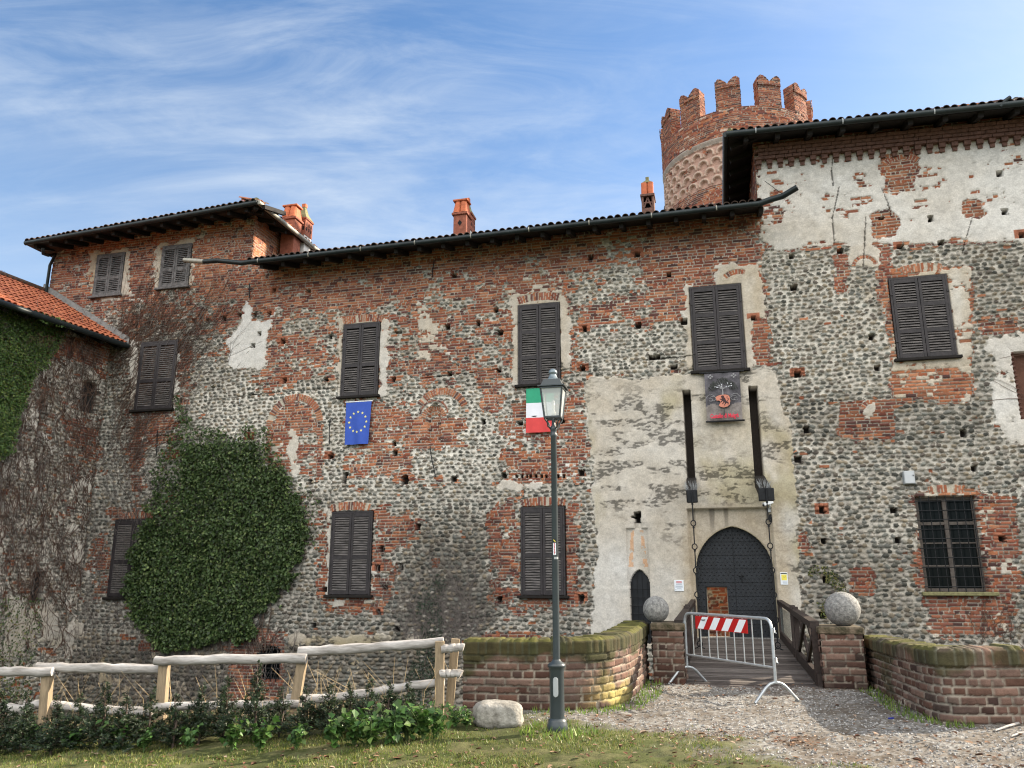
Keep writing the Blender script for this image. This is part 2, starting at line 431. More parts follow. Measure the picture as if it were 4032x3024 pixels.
paint([(1260, 640), (1410, 640), (1410, 712), (1260, 712)], 3, b=.6, w=.6)
paint([(1545, 575), (1645, 565), (1655, 690), (1600, 690), (1545, 620)], 2, p=1.3, w=.22, g=.1)
paint((1600, 600, 1626, 790), 1, p=1.2, w=.4); paint((1478, 615, 1497, 800), 1, p=1.1, w=.4)
paint((1612, 670, 1660, 790), 2, b=.95, n=.8)
paint([(590, 665), (602, 650), (580, 720), (575, 795), (500, 802), (490, 740), (525, 690), (520, 655), (540, 650), (548, 690), (575, 690)], 1, p=1.1, w=.95, g=.05)
paint([(400, 860), (1290, 830), (1290, 1085), (400, 1085)], 4, b=.06, k=.12, w=.85, p=.22)
paint((575, 640, 600, 870), 2, b=.85)
paint((730, 690, 743, 860), 1, p=1.15, w=.45); paint((818, 690, 838, 860), 1, p=1.15, w=.7); paint((735, 688, 830, 702), 1, p=1.0, w=.3)
paint([(565, 850), (705, 850), (700, 1045), (565, 1030)], 1, b=.03, k=.1, w=.9, p=.2); paint([(598, 900), (622, 876), (655, 876), (680, 905), (688, 1035), (580, 1020), (584, 920)], 1, b=.5, p=.15, w=.6); paint((684, 915, 698, 1040), 0, b=1, n=1, o=.6, p=0); paint((574, 915, 586, 1000), 0, b=1, n=1, o=.6, p=0)
paint((600, 875, 670, 925), 3, b=1, o=.7); paint((622, 925, 645, 1030), 1, p=1, w=.6); paint((582, 915, 622, 1000), 2, p=.5, b=.9, w=.4)
paint([(742, 862), (800, 862), (880, 880), (885, 1045), (742, 1045)], 2, b=.66, p=.05, o=.55)
paint((800, 880, 885, 925), 2, b=.97); paint((742, 1000, 880, 1045), 3, b=.72); paint([(697, 850), (742, 850), (742, 1050), (697, 1050)], 1, b=.03, k=.15, w=.85)
paint((890, 845, 1060, 1048), 1, b=.03, k=.1, w=.9, p=.2); paint([(888, 905), (905, 900), (965, 900), (985, 905), (1010, 905), (1010, 925), (985, 935), (985, 962), (884, 962)], 0, b=1, o=.55, n=1, p=0, w=.8); paint((884, 955, 1015, 968), 1, b=1, n=1)
paint((876, 890, 890, 1045), 1, b=1, n=1, o=.6); paint((884, 1033, 1022, 1043), 1, b=1, n=1)
paint([(1040, 810), (1085, 800), (1090, 890), (1040, 895)], 2, b=.92, o=.5)
paint([(1100, 860), (1265, 850), (1265, 1038), (1082, 1040), (1085, 960)], 3, b=.72, o=.4, k=.25)
paint((1085, 1015, 1265, 1042), 1, b=1, o=.5); paint((1225, 830, 1268, 950), 2, b=.8); paint((1225, 960, 1268, 1040), 2, b=.85, n=.6)
paint((1170, 1038, 1300, 1110), 3, p=.45, w=.45); paint((1060, 1040, 1170, 1062), 2, p=1, w=.35)
paint([(150, 1080), (1290, 1080), (1290, 1375), (150, 1375)], 6, b=.04, k=.62, w=.6)
paint([(690, 1050), (1290, 1050), (1290, 1150), (690, 1150)], 7, b=.03, k=.38, w=.7)
paint([(880, 1120), (1060, 1120), (1080, 1375), (860, 1375)], 6, k=1.0, w=.3)
paint([(560, 1290), (880, 1290), (880, 1375), (540, 1375)], 5, k=.8)
paint((683, 1095, 716, 1305), 2, b=.85, w=.7); paint((706, 1100, 716, 1290), 0, p=.9, w=.6); paint((803, 1100, 815, 1290), 0, p=1.1, w=.55); paint((1220, 1090, 1232, 1290), 0, p=.9, w=.6); paint((802, 1085, 850, 1315), 3, b=.8, w=.7, p=.15); paint((845, 1095, 905, 1180), 3, b=.75)
paint((704, 1285, 812, 1318), 2, p=.6, w=.4, b=.8)
paint([(1040, 1090), (1128, 1085), (1128, 1325), (1060, 1325), (1060, 1180)], 3, b=.8, w=.6, p=.1); paint((1220, 1085, 1250, 1300), 2, b=.9, p=.1, w=.6)
paint((1128, 1285, 1260, 1310), 2, p=.5, b=.8)
paint((196, 1150, 246, 1300), 3, b=.7, k=.6); paint((240, 1095, 330, 1125), 2, b=.7)
paint([(100, 1378), (1010, 1372), (1010, 1640), (60, 1640)], 3, b=.02, k=1.0, p=.46, w=.06, g=1.0)
paint([(600, 1372), (1005, 1366), (1005, 1400), (600, 1400)], 2, p=.75, w=.25)
paint([(500, 1362), (622, 1362), (606, 1530), (482, 1530)], 1, b=1, o=.15, p=0, n=1, k=.55, w=.6)
paint((300, 1392, 372, 1405), 1, b=1, o=.4); paint((1045, 1366, 1160, 1385), 1, b=1, k=.5)
# gate front plaster
paint([(1266, 820), (1440, 815), (1495, 806), (1640, 793), (1690, 800), (1700, 860), (1712, 960), (1728, 1060), (1738, 1330), (1700, 1400), (1275, 1400), (1290, 1200), (1283, 1000), (1270, 940)], 1, p=1.25, b=0, w=.50, g=1.0)
paint([(1262, 812), (1490, 806), (1490, 850), (1262, 860)], 3, w=.50, g=.3)
paint([(1500, 880), (1625, 870), (1640, 990), (1500, 1000)], 3, w=.5, g=.25)
paint([(1650, 850), (1700, 850), (1705, 930), (1660, 920)], 2, w=.62, g=.1)
paint([(1290, 1180), (1365, 1180), (1365, 1390), (1275, 1390)], 5, w=.78, g=.2); paint([(1400, 1230), (1480, 1230), (1470, 1380), (1400, 1380)], 4, w=.62, g=.3)
paint([(1480, 1092), (1700, 1092), (1715, 1390), (1480, 1390)], 2, w=.20, g=.18)
paint([(1690, 1090), (1735, 1100), (1735, 1160), (1690, 1150)], 2, w=.8, g=.2)
# right wing
paint([(1625, 280), (2300, 240), (2300, 540), (1655, 560)], 1, p=1.02, b=1, w=.82, g=.12, n=.7, o=.2)
paint([(1640, 330), (2300, 300), (2300, 430), (1900, 470), (1650, 470)], 8, p=.90)
paint([(1625, 270), (2300, 215), (2300, 258), (1625, 322)], 1, p=0, b=1, k=.6, o=.3); paint([(1640, 318), (2300, 265), (2300, 300), (1640, 345)], 2, p=1, w=.3, g=.3)
paint((1636, 430, 1700, 500), 3, p=.45, b=1)
paint([(1645, 485), (1900, 475), (1900, 530), (1650, 545)], 4, p=1.1, w=.6)
paint([(1650, 540), (2300, 520), (2300, 900), (1690, 900)], 2, p=.06, b=.04, w=.62, k=.22)
paint([(2060, 525), (2300, 520), (2300, 860), (2080, 880)], 5, k=.5, w=.5)
paint([(1690, 850), (1960, 860), (1960, 960), (1715, 960)], 4, k=.75, b=.08, w=.4)
paint([(1940, 872), (2140, 868), (2140, 960), (1940, 960)], 3, k=.75, b=.04, w=.5)
paint([(1715, 950), (2300, 950), (2300, 1420), (1735, 1420)], 4, k=.5, b=.03, p=.05, w=.62)
paint([(1740, 1180), (2010, 1180), (2010, 1420), (1740, 1420)], 6, k=.75, w=.35)
paint([(2160, 1150), (2300, 1150), (2300, 1420), (2160, 1420)], 6, k=.65, p=.25, w=.6)
paint([(1912, 585), (2100, 575), (2100, 868), (1930, 868)], 1, p=.78, b=1, w=.28, o=.9, g=.15, n=.9)
paint([(1905, 600), (1932, 590), (1945, 780), (1925, 790)], 2, p=.35, b=1, o=.8)
paint([(1930, 805), (2095, 795), (2085, 868), (1930, 868)], 2, p=.40, b=1, o=.95, n=1)
paint([(2050, 590), (2075, 585), (2085, 770), (2062, 775)], 2, p=.85, w=.7)
paint((1802, 545, 1836, 640), 1, b=.92, p=0, o=.3); paint((1895, 528, 1928, 650), 1, b=.92, p=.1, o=.3)
paint([(1836, 540), (1852, 526), (1880, 526), (1897, 545), (1897, 575), (1836, 575)], 0, p=1.3, w=.5, g=.1)
paint([(1842, 588), (1895, 585), (1900, 660), (1850, 650)], 2, p=.7, w=.45)
paint([(1900, 337), (1984, 330), (1966, 405), (1920, 408), (1905, 370)], 1, p=-.5, b=1, o=.7); paint([(1888, 466), (1915, 455), (1945, 480), (1928, 516), (1885, 512)], 1, p=-.6, b=1, o=.9)
paint((2084, 440, 2125, 472), 1, p=-.2, b=1, o=.7)
paint([(1815, 868), (1935, 868), (1935, 948), (1815, 946)], 1, b=.97, p=0, o=.35, w=.7); paint([(1862, 866), (1892, 864), (1890, 905), (1866, 905)], 1, p=1.1, w=.6)
paint((1832, 1222, 1892, 1286), 1, b=.97, o=.25); paint((1722, 1148, 1746, 1195), 2, b=.9)
paint((2118, 690, 2200, 718), 2, b=1, p=.1, o=.3)
paint([(2125, 720), (2300, 715), (2300, 970), (2150, 960)], 3, p=.85, w=.8, b=.3)
paint([(1965, 1055), (2110, 1050), (2200, 1100), (2200, 1350), (2150, 1380), (2000, 1380)], 3, p=.5, b=.85, w=.4, o=.3, g=.3)
paint([(1998, 1292), (2160, 1290), (2160, 1372), (2010, 1370)], 2, b=.98, p=.25, o=.2, w=.5)
paint([(2100, 1060), (2180, 1090), (2190, 1300), (2125, 1310)], 3, b=.8, p=.35)
# low house on the left
paint([(-80, 600), (105, 650), (236, 745), (228, 900), (200, 1080), (165, 1390), (140, 1470), (-80, 1480)], 3, b=.22, p=.50, k=.3, w=.6)
paint([(60, 690), (238, 745), (232, 800), (130, 770)], 4, b=.95, p=0, o=.5, k=.5); paint((150, 905, 205, 1010), 4, b=.8, p=.1, k=.6)
paint((0, 1300, 165, 1420), 4, p=.7, w=.5, k=.5)

def fields_at(U, V, warp=7.0):
    wx = (fbm(U / 16, V / 16, 91, 3) - .5) * 2 * warp; wy = (fbm(U / 16 + 50, V / 16, 92, 3) - .5) * 2 * warp
    x = np.clip((U + wx + 80) / MS, 0, MW - 2); y = np.clip((V + wy + 60) / MS, 0, MH - 2)
    xi = x.astype(int); yi = y.astype(int); fx = x - xi; fy = y - yi
    return {k_: (f[yi, xi] * (1 - fx) + f[yi, xi + 1] * fx) * (1 - fy) + (f[yi + 1, xi] * (1 - fx) + f[yi + 1, xi + 1] * fx) * fy for k_, f in FIELDS.items()}

def pal(h, cols):
    cols = np.array(cols); return cols[np.clip((h * len(cols)).astype(int), 0, len(cols) - 1)]
BRICKS = [(.27, .105, .066), (.19, .063, .042), (.29, .11, .065), (.09, .047, .042), (.23, .095, .068), (.15, .056, .042), (.27, .088, .052), (.12, .055, .048), (.31, .135, .085), (.21, .07, .045)]
BRICKO = [(.36, .14, .07), (.30, .105, .055), (.40, .18, .10), (.28, .12, .07)]
STONES = [(.20, .205, .19), (.125, .13, .12), (.27, .27, .25), (.08, .085, .08), (.36, .35, .325), (.18, .19, .185), (.24, .215, .175), (.165, .15, .13), (.36, .35, .33), (.22, .235, .225), (.135, .125, .115), (.28, .25, .20)]

STONES = [(a * 1.06, b * 1.0, c * .93) for a, b, c in STONES]
def cells(S, Z, gx, gz, seed, rmin, rmax, sq=2.0):
    """rows of rounded cobbles: distance to own stone (<1 inside), stone id hash"""
    jz = np.floor(Z / gz); best = np.full(S.shape, 9.0); second = np.full(S.shape, 9.0); hid = np.zeros(S.shape); hid2 = np.zeros(S.shape)
    for dj in (-1, 0, 1):
        j = jz + dj; off = hsh(j, 0 * j, seed) * gx; i0 = np.floor((S - off) / gx)
        for di in (-1, 0, 1):
            i = i0 + di
            h1 = hsh(i, j, seed + 1); h2 = hsh(i, j, seed + 2); h3 = hsh(i, j, seed + 3); h4 = hsh(i, j, seed + 4)
            cx_ = (i + .5 + (h1 - .5) * .42) * gx + off; cz_ = (j + .5 + (h2 - .5) * .40) * gz
            rx = gx * (rmin + (rmax - rmin) * h3); rz = gz * (rmin + (rmax - rmin) * h4) * .98
            an = (h2 - .5) * .9; ca, sa = np.cos(an), np.sin(an)
            dx = S - cx_; dz = Z - cz_; u = (dx * ca + dz * sa) / rx; v = (-dx * sa + dz * ca) / rz
            d = (np.abs(u) ** sq + np.abs(v) ** sq) ** (1 / sq)
            m = d < best
            hid = np.where(m, hsh(i, j, seed + 5), hid); hid2 = np.where(m, h1, hid2); best = np.where(m, d, best)
    return best, hid, hid2

def brick_layer(S, Z, ch, bl, joint, seed, wob=.012):
    Zw = Z + (fbm(S / 1.7, Z / 1.1, seed + 30, 2) - .5) * wob * 4 + (vnoise(S / .35, Z / .35, seed + 31) - .5) * wob
    j = np.floor(Zw / ch); off = (hsh(j, j * 0, seed) + .5 * (j % 2)) * bl
    x = (S + off + (vnoise(S / .5, j * 3.7, seed + 33) - .5) * bl * .5) / bl
    i = np.floor(x); split = hsh(i, j, seed + 7) < .38; fx = x - i; fx2 = np.where(split, (fx * 2) % 1.0, fx); half = np.where(split, np.floor(fx * 2), 0)
    L = np.where(split, bl / 2, bl); dxe = np.minimum(fx2, 1 - fx2) * L; dze = np.minimum(Zw / ch - j, 1 - (Zw / ch - j)) * ch
    d = np.minimum(dxe, dze)
    rag = (vnoise(S / .03, Z / .03, seed + 40) - .5) * .008
    return d + rag - joint, hsh(i * 2 + half, j, seed + 11), hsh(i * 2 + half, j, seed + 12)

def masonry(name, parent, S, Z, pos, fld, seed=0, ch=.086, bl=.25, joint=.0075, arcs=(), over=None, keep=None, stone=(.165, .112), relief=1.0, matl=None, dull=0.0):
    b, p, kk, oo, ww, gg, nn = [fld[q] for q in 'bpkowgn']
    H = np.zeros(S.shape); sh = S.shape
    n1 = fbm(S * .55, Z * .55, seed + 70, 4); n2 = fbm(S * 2.3, Z * 2.3, seed + 71, 4); n3 = fbm(S * 9, Z * 9, seed + 72, 3); ng = fbm(S * .9, Z * 2.6, seed + 74, 5)
    # mortar
    mw = np.clip(ww + (n2 - .5) * .7, 0, 1)[..., None]
    C = np.array([.30, .265, .215]) * (1 - mw) + np.array([.66, .63, .57]) * mw
    C = C * (.72 + .56 * n3[..., None])
    C = C * (1 - .42 * (kk * np.clip(n1 * 1.6, .3, 1.2))[..., None])
    H += -.020 + (n3 - .5) * .022
    # cobbles (two sizes)
    sz = 1.0
    d1, i1, q1 = cells(S, Z + (n1 - .5) * .2, stone[0], stone[1], seed + 100, .36, .54, 2.3)
    d2, i2, q2 = cells(S + 3.1, Z + 1.7, stone[0] * .52, stone[1] * .58, seed + 200, .25, .50, 2.0)
    lim = .76 + .22 * np.clip(kk, 0, 1) + (n2 - .5) * .25; d1 = d1 / lim; ins1 = d1 < 1.0; ins2 = (~ins1) & (d2 < 1.0) & (i2 < .40) & (d1 > 1.15)
    st1 = pal(i1, STONES); st2 = pal(i2 / .40, STONES)
    dk = (1 - .52 * kk)[..., None]
    jit = (.78 + .5 * q1)[..., None]
    C = np.where(ins1[..., None], st1 * jit * dk * (.84 + .32 * n3[..., None]), C)
    C = np.where(ins2[..., None], st2 * dk * 1.05, C)
    hs = .042 * np.sqrt(np.clip(1 - np.clip(d1, 0, 1) ** 2.2, 0, 1)) * (.6 + .7 * q1)
    H = np.where(ins1, np.maximum(H, hs - .004), H)
    H = np.where(ins2, .016 * np.sqrt(np.clip(1 - d2 ** 2, 0, 1)), H)
    # bricks
    dN, hN, gN = brick_layer(S, Z, ch, bl, joint, seed + 300, .005)
    dR, hR, gR = brick_layer(S, Z, ch * .97, bl * .88, joint * .95, seed + 400, .022)
    neat = vnoise(S * 1.1, Z * 1.1, seed + 80) * .5 + .25 < nn
    dB = np.where(neat, dN, dR); hB = np.where(neat, hN, hR); gB = np.where(neat, gN, gR)
    bn = vnoise(S * 2.6, Z * 4.2, seed + 81) * .7 + gB * .5 - .1
    isB = bn < np.where(b > .965, 1.5, b * .97)
    isB &= b > .02
    inB = isB & (dB > 0)
    rB = pal(hB, BRICKS); rO = pal((hB * 7.3) % 1, BRICKO); ow = (gB < oo * .75)[..., None]
    cB = np.where(ow, rO, rB) * (.8 + .4 * ((hB * 13.7) % 1))[..., None] * (.86 + .28 * n3[..., None]) * (1 - .42 * kk)[..., None]
    if dull: cB = cB * (1 - dull) + dull * np.array([.085, .062, .050]) * (.3 + 1.4 * gB[..., None]) * (.8 + .4 * n3[..., None])
    mB = isB & (dB <= 0) & (b > .5)
    mc = (np.array([.30, .25, .20]) * (1 - mw) + np.array([.52, .49, .42]) * mw) * (.75 + .5 * n3[..., None]) * (1 - .4 * kk)[..., None]
    C = np.where(mB[..., None], mc, C); H = np.where(mB, -.018 + (n3 - .5) * .012, H)
    C = np.where(inB[..., None], cB, C)
    H = np.where(inB, .006 + (gB - .5) * .022 + np.clip(dB, 0, .01) * .6 + (n3 - .5) * .012, H)
    # plaster
    cov = p + (n2 - .5) * .85 * (p < 1.2) + (gB - .5) * .42 * (b > .5) + (n3 - .5) * .35 + (hB - .5) * .25 * (b > .5)
    isP = cov > .62
    ed = np.clip((cov - .62) / .10, 0, 1)
    wv = np.clip(ww + (n1 - .5) * .5 + (n2 - .5) * .35, 0, 1)[..., None]
    pc = np.array([.40, .325, .225]) * (1 - wv) + np.array([.62, .605, .575]) * wv
    pc = pc * (.82 + .36 * n3[..., None]) * (1 - .25 * kk)[..., None]
    blot = smooth((fbm(S * 1.7, Z * 5.2, seed + 75, 5) - .50) / .07) * smooth((fbm(S * .5, Z * .8, seed + 77, 4) - .40) / .14) * gg
    green = smooth((fbm(S * .8 + 9, Z * .45, seed + 78, 4) - .52) / .16) * gg
    pc = pc * (1 - .40 * green[..., None] * np.array([.55, .62, 1.0]))
    spk = smooth((fbm(S * 11, Z * 22, seed + 79, 3) - .44) / .1)
    pc = pc * (1 - .66 * (blot * spk)[..., None]) * (1 - .12 * blot[..., None])
    C = np.where(isP[..., None], pc, C)
    H = np.where(isP, (.008 + .016 * ed + (n2 - .5) * .022 + (n3 - .5) * .009) - .008 * blot * spk, H)
    # arches of brick on edge: (centre s, z, r in, r out, angle from, to, brick width, orange)
    for (ac, az_, r0, r1, t0, t1, bw, orr) in arcs:
        dx = S - ac; dz = Z - az_; rr = np.hypot(dx, dz); tt = np.degrees(np.arctan2(dz, dx))
        m = (rr > r0) & (rr < r1) & (tt > t0) & (tt < t1)
        if not m.any(): continue
        x = np.radians(tt[m]) * (r0 + r1) / 2 / bw; i = np.floor(x); fx = x - i
        din = np.minimum(np.minimum(fx, 1 - fx) * bw, np.minimum(rr[m] - r0, r1 - rr[m]))
        h = hsh(i, i * 0 + int(abs(ac) * 100), seed + 500); g = hsh(i, i * 0 + 3, seed + 501)
        on = din > .007 + (g > .93) * .1
        cb = np.where((g < orr)[..., None], pal(h, BRICKO), pal(h, BRICKS)) * (.8 + .4 * g[..., None]) * (.85 + .3 * n3[m][..., None])
        mm = np.array([.42, .38, .31]) * (.8 + .4 * n3[m][..., None])
        C[m] = np.where(on[..., None], cb, mm); H[m] = np.where(on, .016 + (h - .5) * .014, -.006)
    H = H * relief
    if over: H, C = over(S, Z, H, C, n2, n3)
    X, Y, ZZ = pos(S, Z, H)
    nz_, ns = sh; idx = np.arange(nz_ * ns).reshape(sh)
    F = np.stack([idx[:-1, :-1], idx[:-1, 1:], idx[1:, 1:], idx[1:, :-1]], -1).reshape(-1, 4)
    if keep is not None:
        kp = keep(S, Z); kf = (kp[:-1, :-1] & kp[:-1, 1:] & kp[1:, 1:] & kp[1:, :-1]).reshape(-1); F = F[kf]
    V = np.stack([X, Y, ZZ], -1).reshape(-1, 3)
    return np_mesh(name, V, F, matl or M_MAS, parent, np.clip(C, .004, .9).reshape(-1, 3))

QUAL = 1.0                                  # 1 = finished resolution of the relief
def grid(s0, s1, z0, z1, ds, dz):
    s = np.linspace(s0, s1, max(3, int(round((s1 - s0) / (ds * QUAL))) + 1)); z = np.linspace(z0, z1, max(3, int(round((z1 - z0) / (dz * QUAL))) + 1))
    return np.meshgrid(s, z)
# ------------------------------------------------------------------ the castle front
HOLES = [(592, 628), (666, 628), (981, 596), (550, 680), (582, 677), (517, 680), (561, 722), (547, 747), (611, 737), (713, 727), (966, 706), (1033, 699), (614, 822), (704, 820), (850, 820), (971, 807),
         (713, 986), (851, 958), (853, 979), (980, 1034), (538, 945), (670, 1040), (903, 1138), (825, 1185), (816, 1227), (866, 1225), (831, 1269), (701, 1274), (817, 1323), (677, 1351), (857, 1359),
         (1275, 556), (1377, 549), (1444, 594), (1071, 670), (1080, 719), (1263, 711), (1379, 703), (1478, 695), (1077, 800), (1258, 797), (1456, 793), (1044, 911), (1124, 914), (1214, 909), (1088, 1027), (1256, 1021),
         (1079, 1296), (1255, 1292), (2160, 375), (2010, 473), (2170, 458), (1946, 533), (2033, 525), (1815, 543), (1710, 554), (2207, 509), (1715, 622), (1882, 728), (1895, 795), (1723, 808), (1742, 929), (2083, 935),
         (1724, 992), (1775, 1102), (1931, 1103), (1779, 1169), (1940, 1168), (2165, 1164), (2106, 1012), (1784, 1252), (1778, 1330), (294, 704), (324, 704), (419, 694), (449, 693), (484, 688), (459, 839), (388, 866), (300, 1061), (1627, 688)]
HOLES = [W(*p) for p in HOLES]
BIGH = [(744, 1033, .13, .26), (875, 1036, .17, .2), (1413, 772, .24, .1), (860, 718, .18, .07), (185, 1088, .14, .12), (1905, 470, .1, .06)]
BIGH = [(*W(x, y), w, h) for x, y, w, h in BIGH]
SMALLH = [W(x, 1029) for x in (1115, 1127, 1138, 1146, 1158, 1170, 1180, 1205, 1217)]
def rc(x0, y0, x1, y1):
    a, b = W(x0, (y0 + y1) / 2), W(x1, (y0 + y1) / 2); return a[0], b[0], W((x0 + x1) / 2, y1)[1], W((x0 + x1) / 2, y0)[1]
# shutters: a0, a1, z0, z1
WIN = dict(tl1=rc(207, 549, 266, 638), tl2=rc(349, 530, 411, 620), ml=rc(299, 738, 379, 884), eu=rc(740, 699, 819, 855), it=rc(1120, 657, 1210, 830), ban=rc(1494, 617, 1606, 800), r1=rc(1928, 597, 2056, 773),
           ll=rc(242, 1122, 327, 1290), l2=rc(714, 1105, 803, 1285), l3=rc(1126, 1095, 1221, 1286), bar=rc(1990, 1072, 2121, 1278))
GATE_A, GATE_Z0, GATE_SP, GATE_TOP, GATE_HW = .02, .17, 1.72, 2.83, .93
def pointed(ac, z0, zs, zt, hw, n=12):
    """outline of a pointed arch opening"""
    hr = zt - zs; R_ = (hw * hw + hr * hr) / (2 * hw); cxr = ac - hw + R_; t1 = math.atan2(hr, ac - cxr); left = [(ac - hw, z0)]
    for i in range(n + 1):
        t = math.pi + (t1 - math.pi) * i / n; left.append((cxr + R_ * math.cos(t), zs + R_ * math.sin(t)))
    return left + [(2 * ac - x, z) for x, z in reversed(left[:-1])]
GATE = pointed(GATE_A, GATE_Z0, GATE_SP, GATE_TOP, GATE_HW)
_d = rc(1361, 1230, 1405, 1360)
PDOOR = pointed((_d[0] + _d[1]) / 2, .0, _d[3] - .42, _d[3], (_d[1] - _d[0]) / 2)
_n = rc(1355, 1141, 1400, 1240)
SLOT = [(-1.0, -.80, 3.75, 6.34), (.66, .87, 3.75, 6.34)]
_t1 = rc(1364, 1113, 1377, 1120); _t2 = rc(1371, 1105, 1384, 1130); _t3 = rc(1370, 1128, 1385, 1143)
_w = rc(558, 1396, 604, 1470); BARW = (_w[0], _w[1], _w[2], _w[3])
_nc = rc(924, 878, 951, 956)
_rw = rc(2193, 760, 2230, 905)
LDOOR = rc(72, 1425, 113, 1570)
def front_over(S, Z, H, C, n2, n3):
    rag = (n3 - .5) * .05
    # drawbridge recess and everything cut into the front
    rec = (S > -1.03) & (S < .98) & (Z < 3.27 + (n2 - .5) * .01); H = np.where(rec, np.minimum(H, .012) - .13, H)
    strk = smooth((vnoise(S * 9 + 4, Z * .6, 5) - .62) / .1) * smooth((Z - 2.55) / .6) * rec
    C = C * (1 - .5 * strk[..., None])
    fr = (S > _n[0]) & (S < _n[1]) & (Z < _n[3]) & (Z > _n[2] - .3); H = np.where(fr, H - .06, H)
    u = (S - (_n[0] + _n[1]) / 2) / ((_n[1] - _n[0]) / 2); v = (Z - _n[2]) / (_n[3] - _n[2])
    fig = fr & (v > .15) & (v < .95) & (np.abs(np.abs(u) - (.42 + .35 * (1 - v))) < .13 + .1 * (1 - v)) ; C = np.where((fig & (n3 > .38))[..., None], C * np.array([1.05, .72, .52]), C)
    for poly, dp in ((GATE, .42), (PDOOR, .22)):
        m = inpoly(poly, S, Z); H = np.where(m, -dp, H)
    dark = np.zeros(S.shape, bool)
    for a0, a1, z0, z1 in SLOT: dark |= (S > a0 + rag * .4) & (S < a1 + rag * .4) & (Z > z0) & (Z < z1 + rag)
    for q in (_t1, _t2): dark |= (S > q[0] + rag) & (S < q[1] + rag) & (Z > q[2] + rag) & (Z < q[3] + rag)
    H = np.where(dark, -.55, H); C = np.where(dark[..., None], np.array([.06, .05, .045]), C)
    gr = (S > _t3[0]) & (S < _t3[1]) & (Z > _t3[2]) & (Z < _t3[3]); H = np.where(gr, -.05, H)
    for k_, q in WIN.items():
        m = (S > q[0] - .01) & (S < q[1] + .01) & (Z > q[2] - .02) & (Z < q[3] + .01); H = np.where(m, -.25 if k_ == 'bar' else -.09, H)
    q = BARW; m = (S > q[0]) & (S < q[1]) & (Z > q[2]) & (Z < q[3] - .35 * ((S - (q[0] + q[1]) / 2) / (q[1] - q[0])) ** 2); H = np.where(m, -.3, H)
    q = _rw; m = (S > q[0]) & (Z > q[2]) & (Z < q[3]); tooth = ((Z * 9) % 1 < .55) & (S < q[0] + .07); H = np.where(m & ~tooth, -.2, H)
    C = np.where((m & ~tooth)[..., None], np.array([.11, .055, .04]) * (.7 + .6 * n3[..., None]), C); C = np.where((m & tooth)[..., None], np.array([.1, .05, .04]), C)
    q = LDOOR; m = (S > q[0] - .05) & (S < q[1] + .1) & (Z < q[3] - .25 * ((S - (q[0] + q[1]) / 2) / (q[1] - q[0])) ** 2); H = np.where(m, -.35, H)
    # small brick shrine niche
    q = _nc; ac = (q[0] + q[1]) / 2; hw = (q[1] - q[0]) / 2; hd = np.where(Z > q[3] - .35, hw * np.sqrt(np.clip(1 - ((Z - (q[3] - .35)) / .45) ** 2, 0, 1)), hw)
    m = (np.abs(S - ac) < hd) & (Z > q[2]) & (Z < q[3] + .1); H = np.where(m, H - .13, H)
    for (a, z), i in zip(HOLES, range(999)):
        w = .055 + .03 * ((i * 37 % 11) / 11); h = .06 + .03 * ((i * 53 % 13) / 13)
        m = (np.abs(S - a + rag) < w) & (np.abs(Z - z + rag * .7) < h); H = np.where(m, -.26, H); C = np.where(m[..., None], np.array([.055, .045, .04]), C)
        br = (np.abs(S - a) < w + .10) & (np.abs(Z - z) < h + .085) & ~m
        br &= (np.abs(Z - z) < h) | (Z > z); br &= (n2 + .25 * n3) > .50
        if i % 4 == 0: C = np.where(br[..., None], np.array([.28, .11, .065]) * (.6 + .8 * n3[..., None]), C)
    for a, z, w, h in BIGH:
        m = (np.abs(S - a + rag * 2) < w * .6) & (np.abs(Z - z + rag * 2) < h * .6); H = np.where(m, -.3, H); C = np.where(m[..., None], np.array([.05, .04, .036]), C)
    for a, z in SMALLH:
        m = (np.abs(S - a) < .03) & (np.abs(Z - z) < .045); H = np.where(m, -.15, H); C = np.where(m[..., None], np.array([.05, .03, .025]), C)
    # cracks in the plaster
    for pts in CRACKS:
        for (x1, y1), (x2, y2) in zip(pts[:-1], pts[1:]):
            L2 = (x2 - x1) ** 2 + (y2 - y1) ** 2 + 1e-9; t = np.clip(((S - x1) * (x2 - x1) + (Z - y1) * (y2 - y1)) / L2, 0, 1)
            dd = np.hypot(S - x1 - t * (x2 - x1), Z - y1 - t * (y2 - y1)) + (n3 - .5) * .03
            m = dd < .014; H = np.where(m, H - .03, H); C = np.where(m[..., None], C * .3, C)
    return H, C
CRACKS = [[W(*p) for p in c_] for c_ in ([(1812, 405), (1805, 440), (1798, 470), (1802, 525)], [(1905, 408), (1918, 440), (1926, 470)], [(1870, 470), (1868, 520), (1864, 575)], [(2100, 470), (2085, 520), (2080, 545)], [(1800, 335), (1796, 370), (1800, 402)], [(470, 862), (520, 856), (620, 845), (735, 838)], [(912, 817), (1060, 800), (1090, 795)], [(1395, 778), (1500, 768)])]
def arcw(x, ytop, wpx, rise_deg=38, t=.24, bw=.075, orr=.5, r=None):
    """flat brick arch over an opening, crown at (x,ytop), width in px"""
    a0, zt = W(x, ytop); a1, _ = W(x - wpx / 2, ytop); hw = a0 - a1; R_ = hw / math.sin(math.radians(rise_deg)); return (a0, zt - R_, R_ - t, R_, 90 - rise_deg, 90 + rise_deg, bw, orr)
ARCS = [arcw(785, 679, 88, 16), arcw(757, 1083, 88, 16), arcw(1173, 1073, 100, 14), arcw(1165, 632, 96, 16, orr=.3), arcw(1988, 568, 92, 14, orr=1.0), arcw(2042, 1046, 80, 14, .2), arcw(300, 1105, 70, 10), arcw(1945, 333, 86, 40, .17), arcw(580, 1372, 50, 30, .15, orr=.1), arcw(452, 515, 52, 8, .14)]
